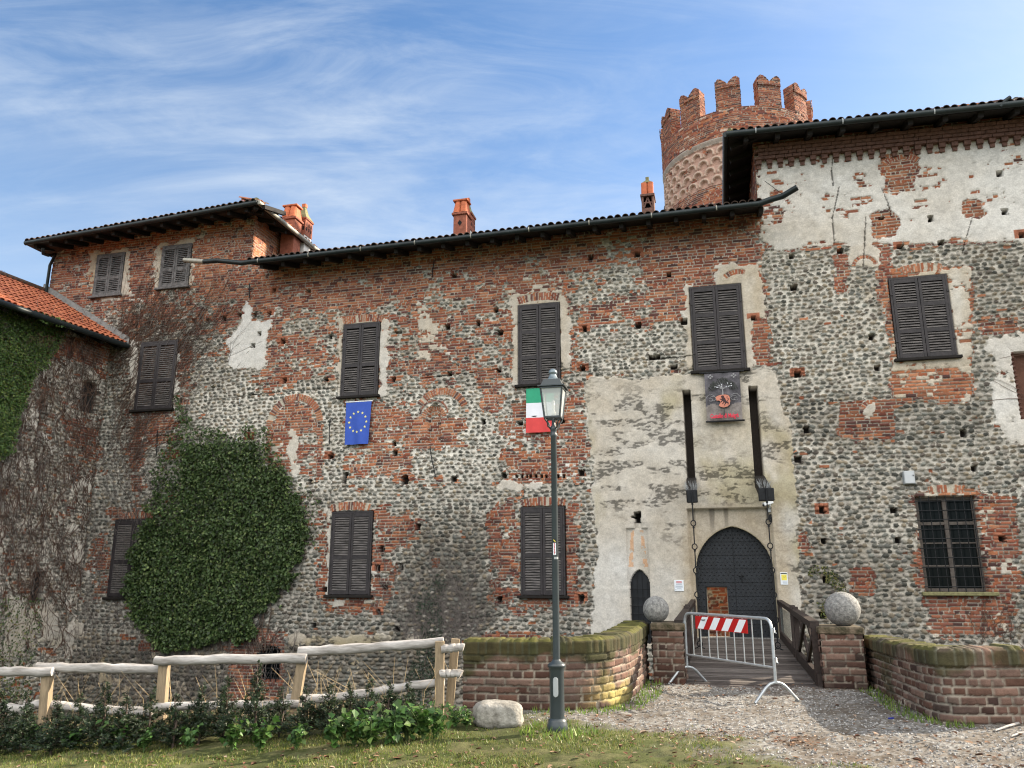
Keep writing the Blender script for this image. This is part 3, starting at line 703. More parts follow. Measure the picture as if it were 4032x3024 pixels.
def arcfull(x, y, xr, yt, t, t0=0, t1=180, bw=.075, orr=.6):
    a, z = W(x, y); r = W(xr, y)[0] - a; return (a, z, r - t, r, t0, t1, bw, orr)
ARCS += [arcfull(636, 917, 698, 0, .22, 4, 176), arcfull(1868, 576, 1897, 0, .10, 8, 172), arcfull(953, 901, 1016, 0, .22, 22, 150), arcfull(1596, 628, 1648, 0, .15, 70, 130, orr=.4)]
_a = arcfull(937, 905, 966, 0, .16, 10, 170, .06, .9); ARCS += [_a, (_a[0], _a[1], _a[2] - .1, _a[2] - .015, 20, 160, .1, .9), (_a[0], _a[1] + .12, _a[3] - .02, _a[3] + .045, 5, 175, .14, .1)]
ARCS += [arcfull(1882, 884, 1905, 0, .12, 80, 170)]

A_L, A_BLK, A_COR, A_R = -21.75, -14.1, 1.25, 10.5
def front_piece(name, parent, a0, a1, z0, z1, keep=None):
    S, Z = grid(a0, a1, z0, z1, .0215, .0165)
    X = P0[0] + RD[0] * S; Y = P0[1] + RD[1] * S; U, V = projo(X, Y, Z)
    off = parent['_a0']
    def pos(S_, Z_, H_): return S_ - off, -H_, Z_
    return masonry(name, parent, S, Z, pos, fields_at(U, V), 11, arcs=ARCS, over=front_over, keep=keep)
def bthing(name, label, a):
    o = facade_thing(name, label, 'building', a); o['_a0'] = a; return o
castle = bthing('castle_range', 'long castle range of mixed brick and cobbles with the arched gate at its right end', -6.4)
block = bthing('corner_tower_house', 'taller brick end block with hipped roof and two weathered grey shutters under its eave', -18.0)
wing = bthing('castle_wing', 'tall right hand castle wing with flaking white plaster above grey cobbles', 5.0)
LOWA = -19.0
front_piece('wall', castle, A_BLK, A_COR, -2.7, 11.25, keep=lambda S, Z: ~((S > GATE_A - .68) & (S < GATE_A - .22) & (Z > .2) & (Z < 1.33)))
front_piece('wall', block, A_L, A_BLK, -2.7, 13.05, keep=lambda S, Z: (S > LOWA - .25) | (Z > 8.0))
front_piece('wall', wing, A_COR, A_R, -1.6, 13.55)
def plain_wall(name, parent, P, Q, z0, z1, fv, seed, arcs=(), ds=.03, relief=1.0, **kw):
    """masonry on a vertical plane from P to Q (world x,y), outward normal to the right of the walk"""
    P = np.array(P[:2], float); Q = np.array(Q[:2], float); L = np.linalg.norm(Q - P); d = (Q - P) / L; n = np.array([d[1], -d[0]])
    S, Z = grid(0, L, z0, z1, ds, ds * .75); f = {k_: np.full(S.shape, float(fv.get(k_, dv))) for k_, dv in dict(b=1, p=0, k=.3, o=.4, w=.5, g=0, n=.6).items()}
    inv = np.linalg.inv(np.array(parent.matrix_basis)) if parent else np.eye(4)
    def pos(S_, Z_, H_):
        x = P[0] + d[0] * S_ + n[0] * H_; y = P[1] + d[1] * S_ + n[1] * H_
        return (inv[0, 0] * x + inv[0, 1] * y + inv[0, 3], inv[1, 0] * x + inv[1, 1] * y + inv[1, 3], Z_)
    return masonry(name, parent, S, Z, pos, f, seed, relief=relief, **kw)
bpy.context.view_layer.update()
q0, q1 = FA(A_BLK, 0, 0), FA(A_BLK, 0, -6)
plain_wall('side_wall', block, q0, q1, 10.6, 13.3, dict(b=1, o=1.0, k=0, p=.12, w=.3, n=.8), 41)
q0, q1 = FA(A_L, 0, -6), FA(A_L, 0, 0)
plain_wall('side_wall', block, q0, q1, -2.7, 13.0, dict(b=.85, o=.4, k=.3), 42, ds=.08)
q0, q1 = FA(A_COR, 0, -7), FA(A_COR, 0, 0)
plain_wall('side_wall', wing, q0, q1, 10.8, 13.5, dict(b=1, o=.3, k=.3, p=.3, w=.3), 43)
# ------------------------------------------------------------------ roofs, gutters (facade coordinates: x along the front, -y out towards the yard)
def loc(parent, a, z, off): return (a - parent['_a0'], -off, z)
def gutter_run(parent, pts, r=.072, m=M_GUT, brackets=0, bm=None, name='gutter'):
    mb = MB(); mb.tube(pts, r, 10, 0)
    g = mb.build(name, m, parent)
    P = [Vector(p) for p in pts]
    for k_ in range(brackets):
        t = (k_ + .35) / brackets; q = P[0].lerp(P[-1], t); d = (P[-1] - P[0]).normalized()
        b = MB(); nx = d.cross(Vector((0, 0, 1))).normalized(); up = nx.cross(d)
        ring = [q + nx * (r + .008) * math.cos(a_) + up * (r + .008) * math.sin(a_) for a_ in np.linspace(-.3 * math.pi, 1.15 * math.pi, 12)]
        for u, v in zip(ring[:-1], ring[1:]): b.beam(u, v, .03, .008, 0, up=tuple((u + v) / 2 - q))
        b.build('bracket', bm or M_GUTL, g)
    return g
def tile_rows(mb, p, q, up, length, pitch=.20, r=.088, seg=6, mi=0, step=0.0, seed=0):
    """cover tiles lying up the slope along the eave p-q"""
    rnd = random.Random(seed); p = Vector(p); q = Vector(q); up = Vector(up).normalized(); L = (q - p).length; d = (q - p) / L; n = d.cross(up).normalized()
    if n.z < 0: n = -n
    k = int(L / pitch)
    for i in range(k):
        c = p + d * ((i + .5) * L / k) + d * rnd.uniform(-.012, .012) - up * rnd.uniform(-.03, .03)
        tl = step or length; t = 0.0
        while t < length - .01:
            e = min(tl + .06, length - t); ang = rnd.uniform(-.03, .03)
            a0 = c + up * t + n * (.032 + rnd.uniform(0, .012)); a1 = c + up * (t + e) + n * (.010 if step else .03) + d * ang * e * .3
            v = []
            for cc, rr in ((a0, r), (a1, r * .88)):
                for j in range(seg + 1):
                    th = math.pi * j / seg; v.append(cc + d * (rr * math.cos(th)) + n * (rr * .85 * math.sin(th)))
            for j in range(seg + 1):
                th = math.pi * j / seg; v.append(a0 + d * ((r - .018) * math.cos(th)) + n * ((r - .018) * .85 * math.sin(th)))
            w = seg + 1
            f = [(j, j + 1, w + j + 1, w + j) for j in range(seg)] + [(j + 1, j, 2 * w + j, 2 * w + j + 1) for j in range(seg)]
            mb.add(v, f, mi, False)
            t += tl
def eave(parent, name, pts, mats=(M_TILE,), ups=None, length=.7, seed=0):
    mb = MB()
    for i, (p, q) in enumerate(zip(pts[:-1], pts[1:])): tile_rows(mb, p, q, ups[i], length, seed=seed + i)
    return mb.build(name, list(mats), parent)
def slab(mb, poly, t, mi=0):
    n = len(poly); v = [Vector(p) for p in poly] + [Vector(p) - Vector((0, 0, t)) for p in poly]
    mb.add(v, [tuple(range(n)), tuple(range(2 * n - 1, n - 1, -1))] + [(i, i + n, (i + 1) % n + n, (i + 1) % n) for i in range(n)], mi)
TP = math.tan(math.radians(17))
# --- main range roof
OV = 1.0
zl, zr = 10.80, 10.90
mg = lambda a: zl + (a + 13.6) / 14.8 * (zr - zl)
p = [loc(castle, -13.75, mg(-13.75), OV + .02), loc(castle, 1.22, mg(1.22), OV + .02)]
mb = MB()
A, B = -13.55, 1.30
e0, e1 = loc(castle, A, mg(A) + .02, OV), loc(castle, B, mg(B) + .02, OV)
t0, t1 = loc(castle, A, mg(A) + .02 + TP * 5.5, OV - 5.5), loc(castle, B, mg(B) + .02 + TP * 5.5, OV - 5.5)
slab(mb, [e0, e1, t1, t0], .07)
roof = mb.build('roof', M_TILED, castle)
eave(roof, 'eave_tile_row', [Vector(e0) + Vector((0, -.05, .0)), Vector(e1) + Vector((0, -.05, .0))], [M_TILED], [Vector((0, 1, TP))], .8, 3)
g = gutter_run(castle, p, .075, M_GUT, 9)
mb = MB()
w = lambda x, y, o_=OV + .02: loc(castle, *W(x, y, o_), o_)
mb.tube([p[0], w(470, 563), w(440, 565)], .072, 10); mb.tube([w(440, 565), w(398, 562)], .075, 10, 1)
mb.build('spout', [M_GUT, M_GUTL], g)
mb = MB()
sp = [p[1], w(1665, 431, 1.05), w(1690, 424, 1.12), w(1712, 411, 1.25), w(1722, 405, 1.3)]
mb.tube(sp, .078, 10, 0, cap=False); mb.beam(sp[-2], w(1722, 404, 1.3), .10, .012, 1)
mb.build('spout', [M_GUT, M_PLATE], g)
mb = MB(); mb.tube([w(1695, 423, 1.1), w(1652, 391, .1)], .008, 5); mb.build('stay_rod', M_IRON, g)
mb = MB(); mb.tube([w(446, 562), w(497, 536, .05)], .01, 5); mb.build('stay_rod', M_GUTL, g)
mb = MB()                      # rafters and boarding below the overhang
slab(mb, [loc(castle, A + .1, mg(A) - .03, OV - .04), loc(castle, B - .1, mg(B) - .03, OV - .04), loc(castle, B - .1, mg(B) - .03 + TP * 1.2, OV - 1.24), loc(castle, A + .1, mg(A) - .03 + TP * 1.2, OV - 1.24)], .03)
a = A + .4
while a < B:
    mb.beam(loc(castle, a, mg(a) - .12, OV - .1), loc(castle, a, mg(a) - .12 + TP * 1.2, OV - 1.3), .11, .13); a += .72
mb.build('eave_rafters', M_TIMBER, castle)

# --- end block roof (hipped)
ac, zc = W(556, 438, 1.0); al, zll = W(56, 526, 1.0)
zb = lambda a: zll + (a - al) / (ac - al) * (zc - zll)
LB = lambda a, z, o_: loc(block, a, z, o_)
mb = MB(); rid = 3.6
f0, f1 = LB(al, zb(al) + .02, 1.0), LB(ac, zc + .02, 1.0); r0, r1 = LB(al + 4.2, zb(al) + TP * 4.6, -3.6), LB(ac - 4.2, zc + TP * 4.6, -3.6); b0, b1 = LB(al, zb(al), -8), LB(ac, zc, -8)
for poly in ([f0, f1, r1, r0], [f1, b1, r1], [b0, f0, r0], [b1, b0, r0, r1]): slab(mb, poly, .07)
broof = mb.build('roof', M_TILED, block)
eave(broof, 'eave_tile_row', [Vector(f0) + Vector((0, -.05, 0)), Vector(f1) + Vector((0, -.05, 0))], [M_TILED], [Vector((0, 1, TP))], .8, 5)
mb = MB(); tile_rows(mb, Vector(f1) + Vector((.04, 0, 0)), Vector(b1) + Vector((.04, 0, 0)), Vector((-1, 0, TP)), .8, seed=8); mb.tube([Vector(f1) + Vector((-.05, .02, .07)), Vector(r1) + Vector((0, 0, .08))], .10, 8, 1); mb.build('side_tile_row', [M_TILE, M_SLATE], broof)
g = gutter_run(block, [LB(al, zb(al), 1.02), LB(ac + .03, zc, 1.02)], .078, M_GUT)
gutter_run(block, [LB(ac + .05, zc, 1.03), LB(ac + .05, zc, -4.5)], .075, M_GUTL)
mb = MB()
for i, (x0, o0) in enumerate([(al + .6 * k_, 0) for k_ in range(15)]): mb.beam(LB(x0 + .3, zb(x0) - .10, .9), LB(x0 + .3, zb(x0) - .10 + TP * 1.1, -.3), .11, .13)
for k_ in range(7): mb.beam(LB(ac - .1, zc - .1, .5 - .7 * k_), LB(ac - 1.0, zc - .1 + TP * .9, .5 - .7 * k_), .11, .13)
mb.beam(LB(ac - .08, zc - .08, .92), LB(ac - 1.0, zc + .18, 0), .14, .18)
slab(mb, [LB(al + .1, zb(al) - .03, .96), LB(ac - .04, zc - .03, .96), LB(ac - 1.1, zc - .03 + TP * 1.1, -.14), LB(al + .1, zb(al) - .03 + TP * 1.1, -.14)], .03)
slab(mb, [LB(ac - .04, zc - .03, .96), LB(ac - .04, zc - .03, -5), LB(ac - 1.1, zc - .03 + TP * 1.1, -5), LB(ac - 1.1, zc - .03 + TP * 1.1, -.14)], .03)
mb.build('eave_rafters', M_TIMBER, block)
mb = MB()
c_ = [LB(al + .25, zb(al) - .05, .95), LB(al + .25, zb(al) - .35, .9), LB(A_L - .05, 12.02, .2), LB(A_L - .06, 11.9, .1), LB(A_L - .06, 9.8, .1)]
mb.tube([loc(block, *W(93, 536, 1.0), 1.0), loc(block, *W(93, 548, .95), .95), loc(block, *W(104, 552, .5), .5), loc(block, *W(120, 549, .15), .15), loc(block, A_L - .02, 11.9, .1), loc(block, A_L - .02, 9.6, .1)], .05, 8)
mb.build('downpipe', M_GUT, block)

# --- right wing roof
aw, zw = W(1569, 291, .9)
wz = lambda a: zw - (a - aw) * .028
LW = lambda a, z, o_: loc(wing, a, z, o_)
mb = MB()
f0, f1 = LW(aw, wz(aw) + .02, .9), LW(11.2, wz(11.2) + .02, .9); r0, r1 = LW(aw + 4, wz(aw) + TP * 4.6, -3.7), LW(11.2, wz(11.2) + TP * 4.6, -3.7); b0, b1 = LW(aw, wz(aw), -8.5), LW(11.2, wz(11.2), -8.5)
for poly in ([f0, f1, r1, r0], [b0, f0, r0], [b1, b0, r0, r1]): slab(mb, poly, .07)
wroof = mb.build('roof', M_TILED, wing)
eave(wroof, 'eave_tile_row', [Vector(f0) + Vector((.1, -.05, 0)), Vector(f1) + Vector((0, -.05, 0))], [M_TILED], [Vector((0, 1, TP))], .8, 15)
mb = MB(); mb.tube([Vector(f0) + Vector((.08, .02, .06)), Vector(r0) + Vector((0, 0, .08))], .10, 8, 0); mb.build('hip_tile_row', M_SLATE, wroof)
gutter_run(wing, [LW(aw, wz(aw), .92), LW(11.2, wz(11.2), .92)], .082, M_GUT, 5, M_PLATE)
g = gutter_run(wing, [LW(aw - .02, wz(aw), .93), LW(aw - .02, wz(aw), -5.5)], .078, M_GUT)
mb = MB(); q = [loc(wing, *W(x, y, .95), .95) for x, y in ((2160, 231), (2172, 217), (2182, 210))]; mb.tube(q, .05, 8); mb.build('vent_pipe', M_GUT, wroof)
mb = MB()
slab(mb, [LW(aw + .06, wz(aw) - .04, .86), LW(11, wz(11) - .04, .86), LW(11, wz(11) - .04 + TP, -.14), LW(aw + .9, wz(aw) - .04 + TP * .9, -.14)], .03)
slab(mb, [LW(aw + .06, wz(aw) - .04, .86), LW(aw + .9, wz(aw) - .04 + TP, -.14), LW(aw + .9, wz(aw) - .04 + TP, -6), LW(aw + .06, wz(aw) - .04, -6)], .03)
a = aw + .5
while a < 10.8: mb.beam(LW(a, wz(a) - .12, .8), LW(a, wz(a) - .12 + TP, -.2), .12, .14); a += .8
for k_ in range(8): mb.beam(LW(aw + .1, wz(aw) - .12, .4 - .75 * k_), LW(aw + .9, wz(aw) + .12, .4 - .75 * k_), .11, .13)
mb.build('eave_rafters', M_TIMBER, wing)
mb = MB()                       # corbelled brick cornice: two courses carried on small brick dentils
rnd = random.Random(4)
a = A_COR + .02
while a < 10.4:
    z = wz(a) - .52
    mb.box(a - wing['_a0'], a + .15 - wing['_a0'], -.13, .02, z - .02, z + .10, 0); mb.box(a + .02 - wing['_a0'], a + .13 - wing['_a0'], -.07, .02, z - .13, z - .02, 0); a += .285 + rnd.uniform(-.01, .01)
a = A_COR
while a < 10.4:
    z = wz(a) - .42; l = rnd.uniform(.2, .28)
    for r_ in range(4): mb.box(a + (r_ % 2) * .1 - wing['_a0'], a + (r_ % 2) * .1 + l - .012 - wing['_a0'], -.17 - .035 * r_ - rnd.uniform(0, .012), .02, z + r_ * .09, z + r_ * .09 + .078, 0)
    a += l
mb.build('cornice', M_BRKD, wing)

def join_into(dst, src):
    """fold one mesh into another (same parent frame), keeping its material"""
    import bmesh
    me = dst.data; base = len(me.materials)
    for m in src.data.materials: me.materials.append(m)
    bm = bmesh.new(); bm.from_mesh(me); n = len(bm.faces); bm.from_mesh(src.data); bm.faces.ensure_lookup_table()
    for f in bm.faces[n:]: f.material_index += base
    bm.to_mesh(me); bm.free(); bpy.data.objects.remove(src)
# ------------------------------------------------------------------ windows
def shutter_window(parent, q, m=M_SHUT, splits=(.5,), sill=True, open_=(0, 0), seed=0, frame=.045):
    a0, a1, z0, z1 = q; x0, x1 = a0 - parent['_a0'], a1 - parent['_a0']; rnd = random.Random(seed)
    mb = MB()
    mb.box(x0, x0 + frame, -.045, .06, z0, z1); mb.box(x1 - frame, x1, -.045, .06, z0, z1); mb.box(x0 + frame, x1 - frame, -.045, .06, z1 - frame, z1); mb.box(x0, x1, .07, .085, z0, z1)
    win = mb.build('window', m, parent)
    w = (x1 - x0 - 2 * frame) / 2
    for sd in (0, 1):
        s0 = x0 + frame + sd * w + .004; s1 = s0 + w - .008; mb = MB(); st = .068; y0, y1 = -.055, -.008; zb, zt = z0 + .012, z1 - frame - .006
        mb.box(s0, s0 + st, y0, y1, zb, zt, 0, .006); mb.box(s1 - st, s1, y0, y1, zb, zt, 0, .006)
        rails = [zb, zt] + [zb + (zt - zb) * f for f in splits]; rails.sort()
        for i, r in enumerate(rails):
            c0 = r if i == 0 else (r - .10 if i == len(rails) - 1 else r - .045); mb.box(s0 + st, s1 - st, y0 + .004, y1 - .004, c0, c0 + .10)
        for r0_, r1_ in zip(rails[:-1], rails[1:]):
            zz = r0_ + (.115 if r0_ == rails[0] else .07)
            while zz < r1_ - (.13 if r1_ == rails[-1] else .075):
                tl = rnd.gauss(0, .004); dp = .034
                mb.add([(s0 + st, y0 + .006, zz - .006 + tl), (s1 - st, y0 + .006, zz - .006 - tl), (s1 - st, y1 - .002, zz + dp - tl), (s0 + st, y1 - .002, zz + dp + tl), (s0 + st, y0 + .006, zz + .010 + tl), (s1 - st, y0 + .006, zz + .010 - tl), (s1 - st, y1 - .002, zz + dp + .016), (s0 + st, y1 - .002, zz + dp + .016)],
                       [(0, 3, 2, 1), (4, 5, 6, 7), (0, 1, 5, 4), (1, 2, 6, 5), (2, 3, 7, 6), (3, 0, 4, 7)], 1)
                zz += .066
        for hz_ in (.2, .8):
            hx = s0 - .05 if sd == 0 else s1 + .0; mb.box(hx, hx + .06, y0 - .012, y0 + .0, zb + (zt - zb) * hz_, zb + (zt - zb) * hz_ + .035)
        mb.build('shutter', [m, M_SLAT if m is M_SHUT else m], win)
    if sill:
        mb = MB(); mb.box(x0 - .09, x1 + .09, -.13, .05, z0 - .075, z0 - .003, 0, .01); mb.build('sill', M_TIMBER if m is M_SHUT else m, win)
    return win
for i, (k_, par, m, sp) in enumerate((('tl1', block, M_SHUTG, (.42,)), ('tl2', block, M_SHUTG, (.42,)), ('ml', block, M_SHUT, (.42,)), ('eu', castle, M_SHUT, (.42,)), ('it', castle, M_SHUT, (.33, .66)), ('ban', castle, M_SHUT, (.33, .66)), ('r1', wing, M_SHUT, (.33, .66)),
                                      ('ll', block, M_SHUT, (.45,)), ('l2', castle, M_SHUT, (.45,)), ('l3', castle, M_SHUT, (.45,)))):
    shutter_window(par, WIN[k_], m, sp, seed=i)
def barred(parent, q, nx, nz_, dep=.22, wood=True, mull=True, sill=True, arch=0.0, br=.011):
    a0, a1, z0, z1 = q; x0, x1 = a0 - parent['_a0'], a1 - parent['_a0']
    mb = MB(); mb.box(x0, x1, dep - .01, dep, z0, z1); win = mb.build('window', M_GLASSD, parent)
    if wood:
        mb = MB(); f = .07; y0, y1 = dep - .07, dep - .012; cx_ = (x0 + x1) / 2
        for b in ((x0, x0 + f, z0, z1), (x1 - f, x1, z0, z1), (cx_ - .055, cx_ + .055, z0 + f, z1 - f)): mb.box(b[0], b[1], y0, y1, b[2], b[3], 0, .006)
        for z in (z0, z1 - f, z0 + (z1 - z0) * .70): mb.box(x0 + f, x1 - f, y0 + .004, y1 - .004, z, z + f)
        for z in (z0 + (z1 - z0) * .26, z0 + (z1 - z0) * .5): mb.box(x0 + f, x1 - f, y0 + .012, y1 - .012, z, z + .03)
        mb.build('window_frame', M_LEADW, win)
    mb = MB(); y = -.01
    for i in range(nx): xx = x0 + (x1 - x0) * (i + .5) / nx; mb.tube([(xx, y, z0 - .02), (xx, y, z1 + .02)], br, 6)
    for i in range(nz_): zz = z0 + (z1 - z0) * (i + .5) / nz_; mb.tube([(x0 - .05, y - .012, zz), (x1 + .05, y - .012, zz)], br, 6)
    mb.build('bars', M_IRON, win)
    if sill: mb = MB(); mb.box(x0 - .12, x1 + .18, -.14, .05, z0 - .09, z0 - .005, 0, .012); mb.build('sill', M_SLATE, win)
    return win
barred(wing, WIN['bar'], 7, 10)
barred(castle, BARW, 4, 7, dep=.26, wood=False, sill=False, br=.016)

# ------------------------------------------------------------------ gate
a0_ = castle['_a0']
mb = MB(); gp = [(x - a0_, z) for x, z in pointed(GATE_A, GATE_Z0, GATE_SP, GATE_TOP, GATE_HW + .02)]
wa0, wa1, wz1 = GATE_A - .70, GATE_A - .20, 1.36
# two leaves with the wicket opening left free
gl = [(x, z) for x, z in gp]
wx0, wx1 = wa0 - a0_, wa1 - a0_
def clip(poly, ax, v, keep_less):
    out = []
    for i in range(len(poly)):
        p_, q_ = poly[i], poly[(i + 1) % len(poly)]; inp = (p_[ax] <= v) == keep_less or p_[ax] == v; inq = (q_[ax] <= v) == keep_less or q_[ax] == v
        if inp: out.append(p_)
        if inp != inq:
            t = (v - p_[ax]) / (q_[ax] - p_[ax]); out.append((p_[0] + t * (q_[0] - p_[0]), p_[1] + t * (q_[1] - p_[1])))
    return out
GY0, GY1 = .30, .36
up = clip(gp, 1, wz1, False); lo = clip(gp, 1, wz1 - .0001, True)
for poly in (up, clip(lo, 0, wx0, True), clip(lo, 0, wx1, False)): mb.prism(poly, GY0, GY1)
gate = mb.build('gate', M_GATE, castle)
mb = MB(); rnd = random.Random(3)
for r_ in range(8):
    z = GATE_Z0 + .33 * r_ + .3; mb.box(GATE_A - a0_ - .9, GATE_A - a0_ + .9, GY0 - .006, GY0 + .001, z, z + .012) if z > wz1 else mb.box(wx1 + .02, GATE_A - a0_ + .9, GY0 - .006, GY0 + .001, z, z + .012)
mb.box(GATE_A - a0_ - .008, GATE_A - a0_ + .008, GY0 - .008, GY0 + .001, GATE_Z0, GATE_TOP - .05)
mb.build('strap', M_IRON, gate)
mb = MB(); row = 0; z = GATE_Z0 + .08; ip = np.array(gp)
while z < GATE_TOP - .08:
    x = GATE_A - a0_ - .88 + (row % 2) * .055
    while x < GATE_A - a0_ + .9:
        if bool(inpoly(gp, np.array([x - .03]), np.array([z]))[0] and inpoly(gp, np.array([x + .03]), np.array([z]))[0]) and not (wx0 - .05 < x < wx1 + .04 and z < wz1 + .04):
            n0 = 7; pr = [(.022, 0), (.019, .009), (.011, .015), (.0, .017)]; v = []; f = []
            for r_, h in pr:
                for j in range(n0): t = 2 * math.pi * j / n0; v.append((x + r_ * math.cos(t), GY0 - h, z + r_ * math.sin(t)))
            for i in range(3):
                for j in range(n0): f.append((i * n0 + j, i * n0 + (j + 1) % n0, (i + 1) * n0 + (j + 1) % n0, (i + 1) * n0 + j))
            mb.add(v, f, 0, True)
        x += .112
    z += .082; row += 1
join_into(gate, mb.build('studs', M_GATE, gate))
mb = MB(); mb.box(wx0 - .035, wx0, GY0 - .01, GY1 + .25, GATE_Z0, wz1 + .03); mb.box(wx0, wx1, GY0 - .01, GY1 + .02, wz1, wz1 + .03); mb.build('wicket_frame', M_IRON, gate)
mb = MB(); mb.tube([(GATE_A - a0_ + .16, GY0 - .05, 1.62), (GATE_A - a0_ + .16, GY0 - .05, 1.48)], .012, 6); mb.tube([(GATE_A - a0_ + .10, GY0 - .04, 1.62), (GATE_A - a0_ + .22, GY0 - .04, 1.62)], .012, 6); mb.build('handle', M_IRON, gate)
mb = MB(); mb.box(GATE_A - a0_ - 1.0, GATE_A - a0_ + .98, -.04, .3, .06, GATE_Z0 + .005, 0, .01); mb.build('threshold', M_STONE, castle)
# passage wall seen through the wicket
q0, q1 = FA(-1.6, 0, -1.6), FA(.9, 0, -1.6)
bpy.context.view_layer.update()
plain_wall('passage_wall', castle, q0, q1, 0, 2.4, dict(b=.92, o=.25, k=.15, w=.5, n=.4), 77)
# gate reveal and small side door
mb = MB()
for poly, y0, y1 in ((GATE, -.0, .40),):
    out = [(x - a0_, z) for x, z in poly]; c0 = GATE_A - a0_
    for (x1, z1), (x2, z2) in zip(out[:-1], out[1:]):
        o1 = (c0 + (x1 - c0) * 1.02, z1 + (.02 if z1 > GATE_SP else 0)); o2 = (c0 + (x2 - c0) * 1.02, z2 + (.02 if z2 > GATE_SP else 0))
        mb.add([(x1, .112, z1), (x2, .112, z2), (x2, y1, z2), (x1, y1, z1), (o1[0], .112, o1[1]), (o2[0], .112, o2[1])], [(0, 1, 2, 3), (4, 5, 1, 0)])
mb.build('gate_reveal', mat('reveal_plaster', (.36, .31, .22), .9, var=.2, scale=4, bump=.2), castle)
mb = MB(); pd = [(x - a0_, z) for x, z in PDOOR]; mb.prism(pd, .17, .21); door = mb.build('side_door', M_GATE, castle)
mb = MB(); dx0, dx1 = pd[0][0], pd[-1][0]; zt = max(z for _, z in pd)
for i in range(4): xx = dx0 + (dx1 - dx0) * (i + .5) / 4; mb.tube([(xx, .05, 0), (xx, .05, zt - (.30 if i in (0, 3) else .1))], .012, 6)
zz = .1
while zz < zt - .35: mb.tube([(dx0 - .01, .04, zz), (dx1 + .01, .04, zz)], .011, 6); zz += .2
mb.build('bars', M_IRON, door)
# brown steel door low down at the far left of the moat
xl0, xl1 = LDOOR[0] - block['_a0'], LDOOR[1] - block['_a0']
mb = MB(); mb.box(xl0, (xl0 + xl1) / 2 - .01, .2, .24, -2.7, LDOOR[3] - .15); mb.box((xl0 + xl1) / 2 + .01, xl1, .2, .24, -2.7, LDOOR[3] - .15); ld = mb.build('moat_door', M_STEELD, block)
mb = MB()
for i in range(6):
    for j in range(5): mb.box(xl0 + .08 + i * .07, xl0 + .10 + i * .07, .195, .201, LDOOR[3] - .75 - j * .09, LDOOR[3] - .73 - j * .09)
join_into(ld, mb.build('vent_holes', M_BLACK, ld))

# lifting beams of the drawbridge, their chains hang as things of their own
BEAM_END = []
for (x0, y0, x1, y1, sx) in ((2703, 1920, 2746, 1980, -.9), (2984, 1915, 3050, 1970, .77)):
    d = 2.75; e0_ = W(x0 * KO, y0 * KO, d); e1_ = W(x1 * KO, y1 * KO, d); am = (e0_[0] + e1_[0]) / 2; zt_, zb_ = e0_[1], e1_[1]; zm = (zt_ + zb_) / 2 - .03
    mb = MB(); mb.beam((sx - a0_, .2, 3.95), (am - a0_, -d, zm), .24, .26); bm = mb.build('lifting_beam', M_TIMBER, castle)
    mb = MB(); hw = (e1_[0] - e0_[0]) / 2; mb.box(am - a0_ - hw, am - a0_ + hw, -d - .05, -d + .12, zm - .13, zm + .14, 0, .012)
    mb.tube([(am - a0_, -d - .07, zm - .15), (am - a0_, -d - .07, zm + .12)], .02, 6); mb.build('iron_shoe', M_IRON, bm)
    mb = MB(); rnd = random.Random(9)
    for k_ in range(46):
        u = rnd.uniform(-.14, .16); y = rnd.uniform(-d, -d + .9); zz = zm + .13 + (y + d) / (d) * (3.95 - zm)
        mb.tube([(am - a0_ + u * .8, y, zz), (am - a0_ + u * 1.25 + rnd.uniform(-.03, .03), y + rnd.uniform(-.03, .03), zz + .12)], .0022, 3, cap=False)
    tag(mb.build('bird_spikes', M_PLATE, bm), kind='stuff'); BEAM_END.append((am, zm - .13, d))
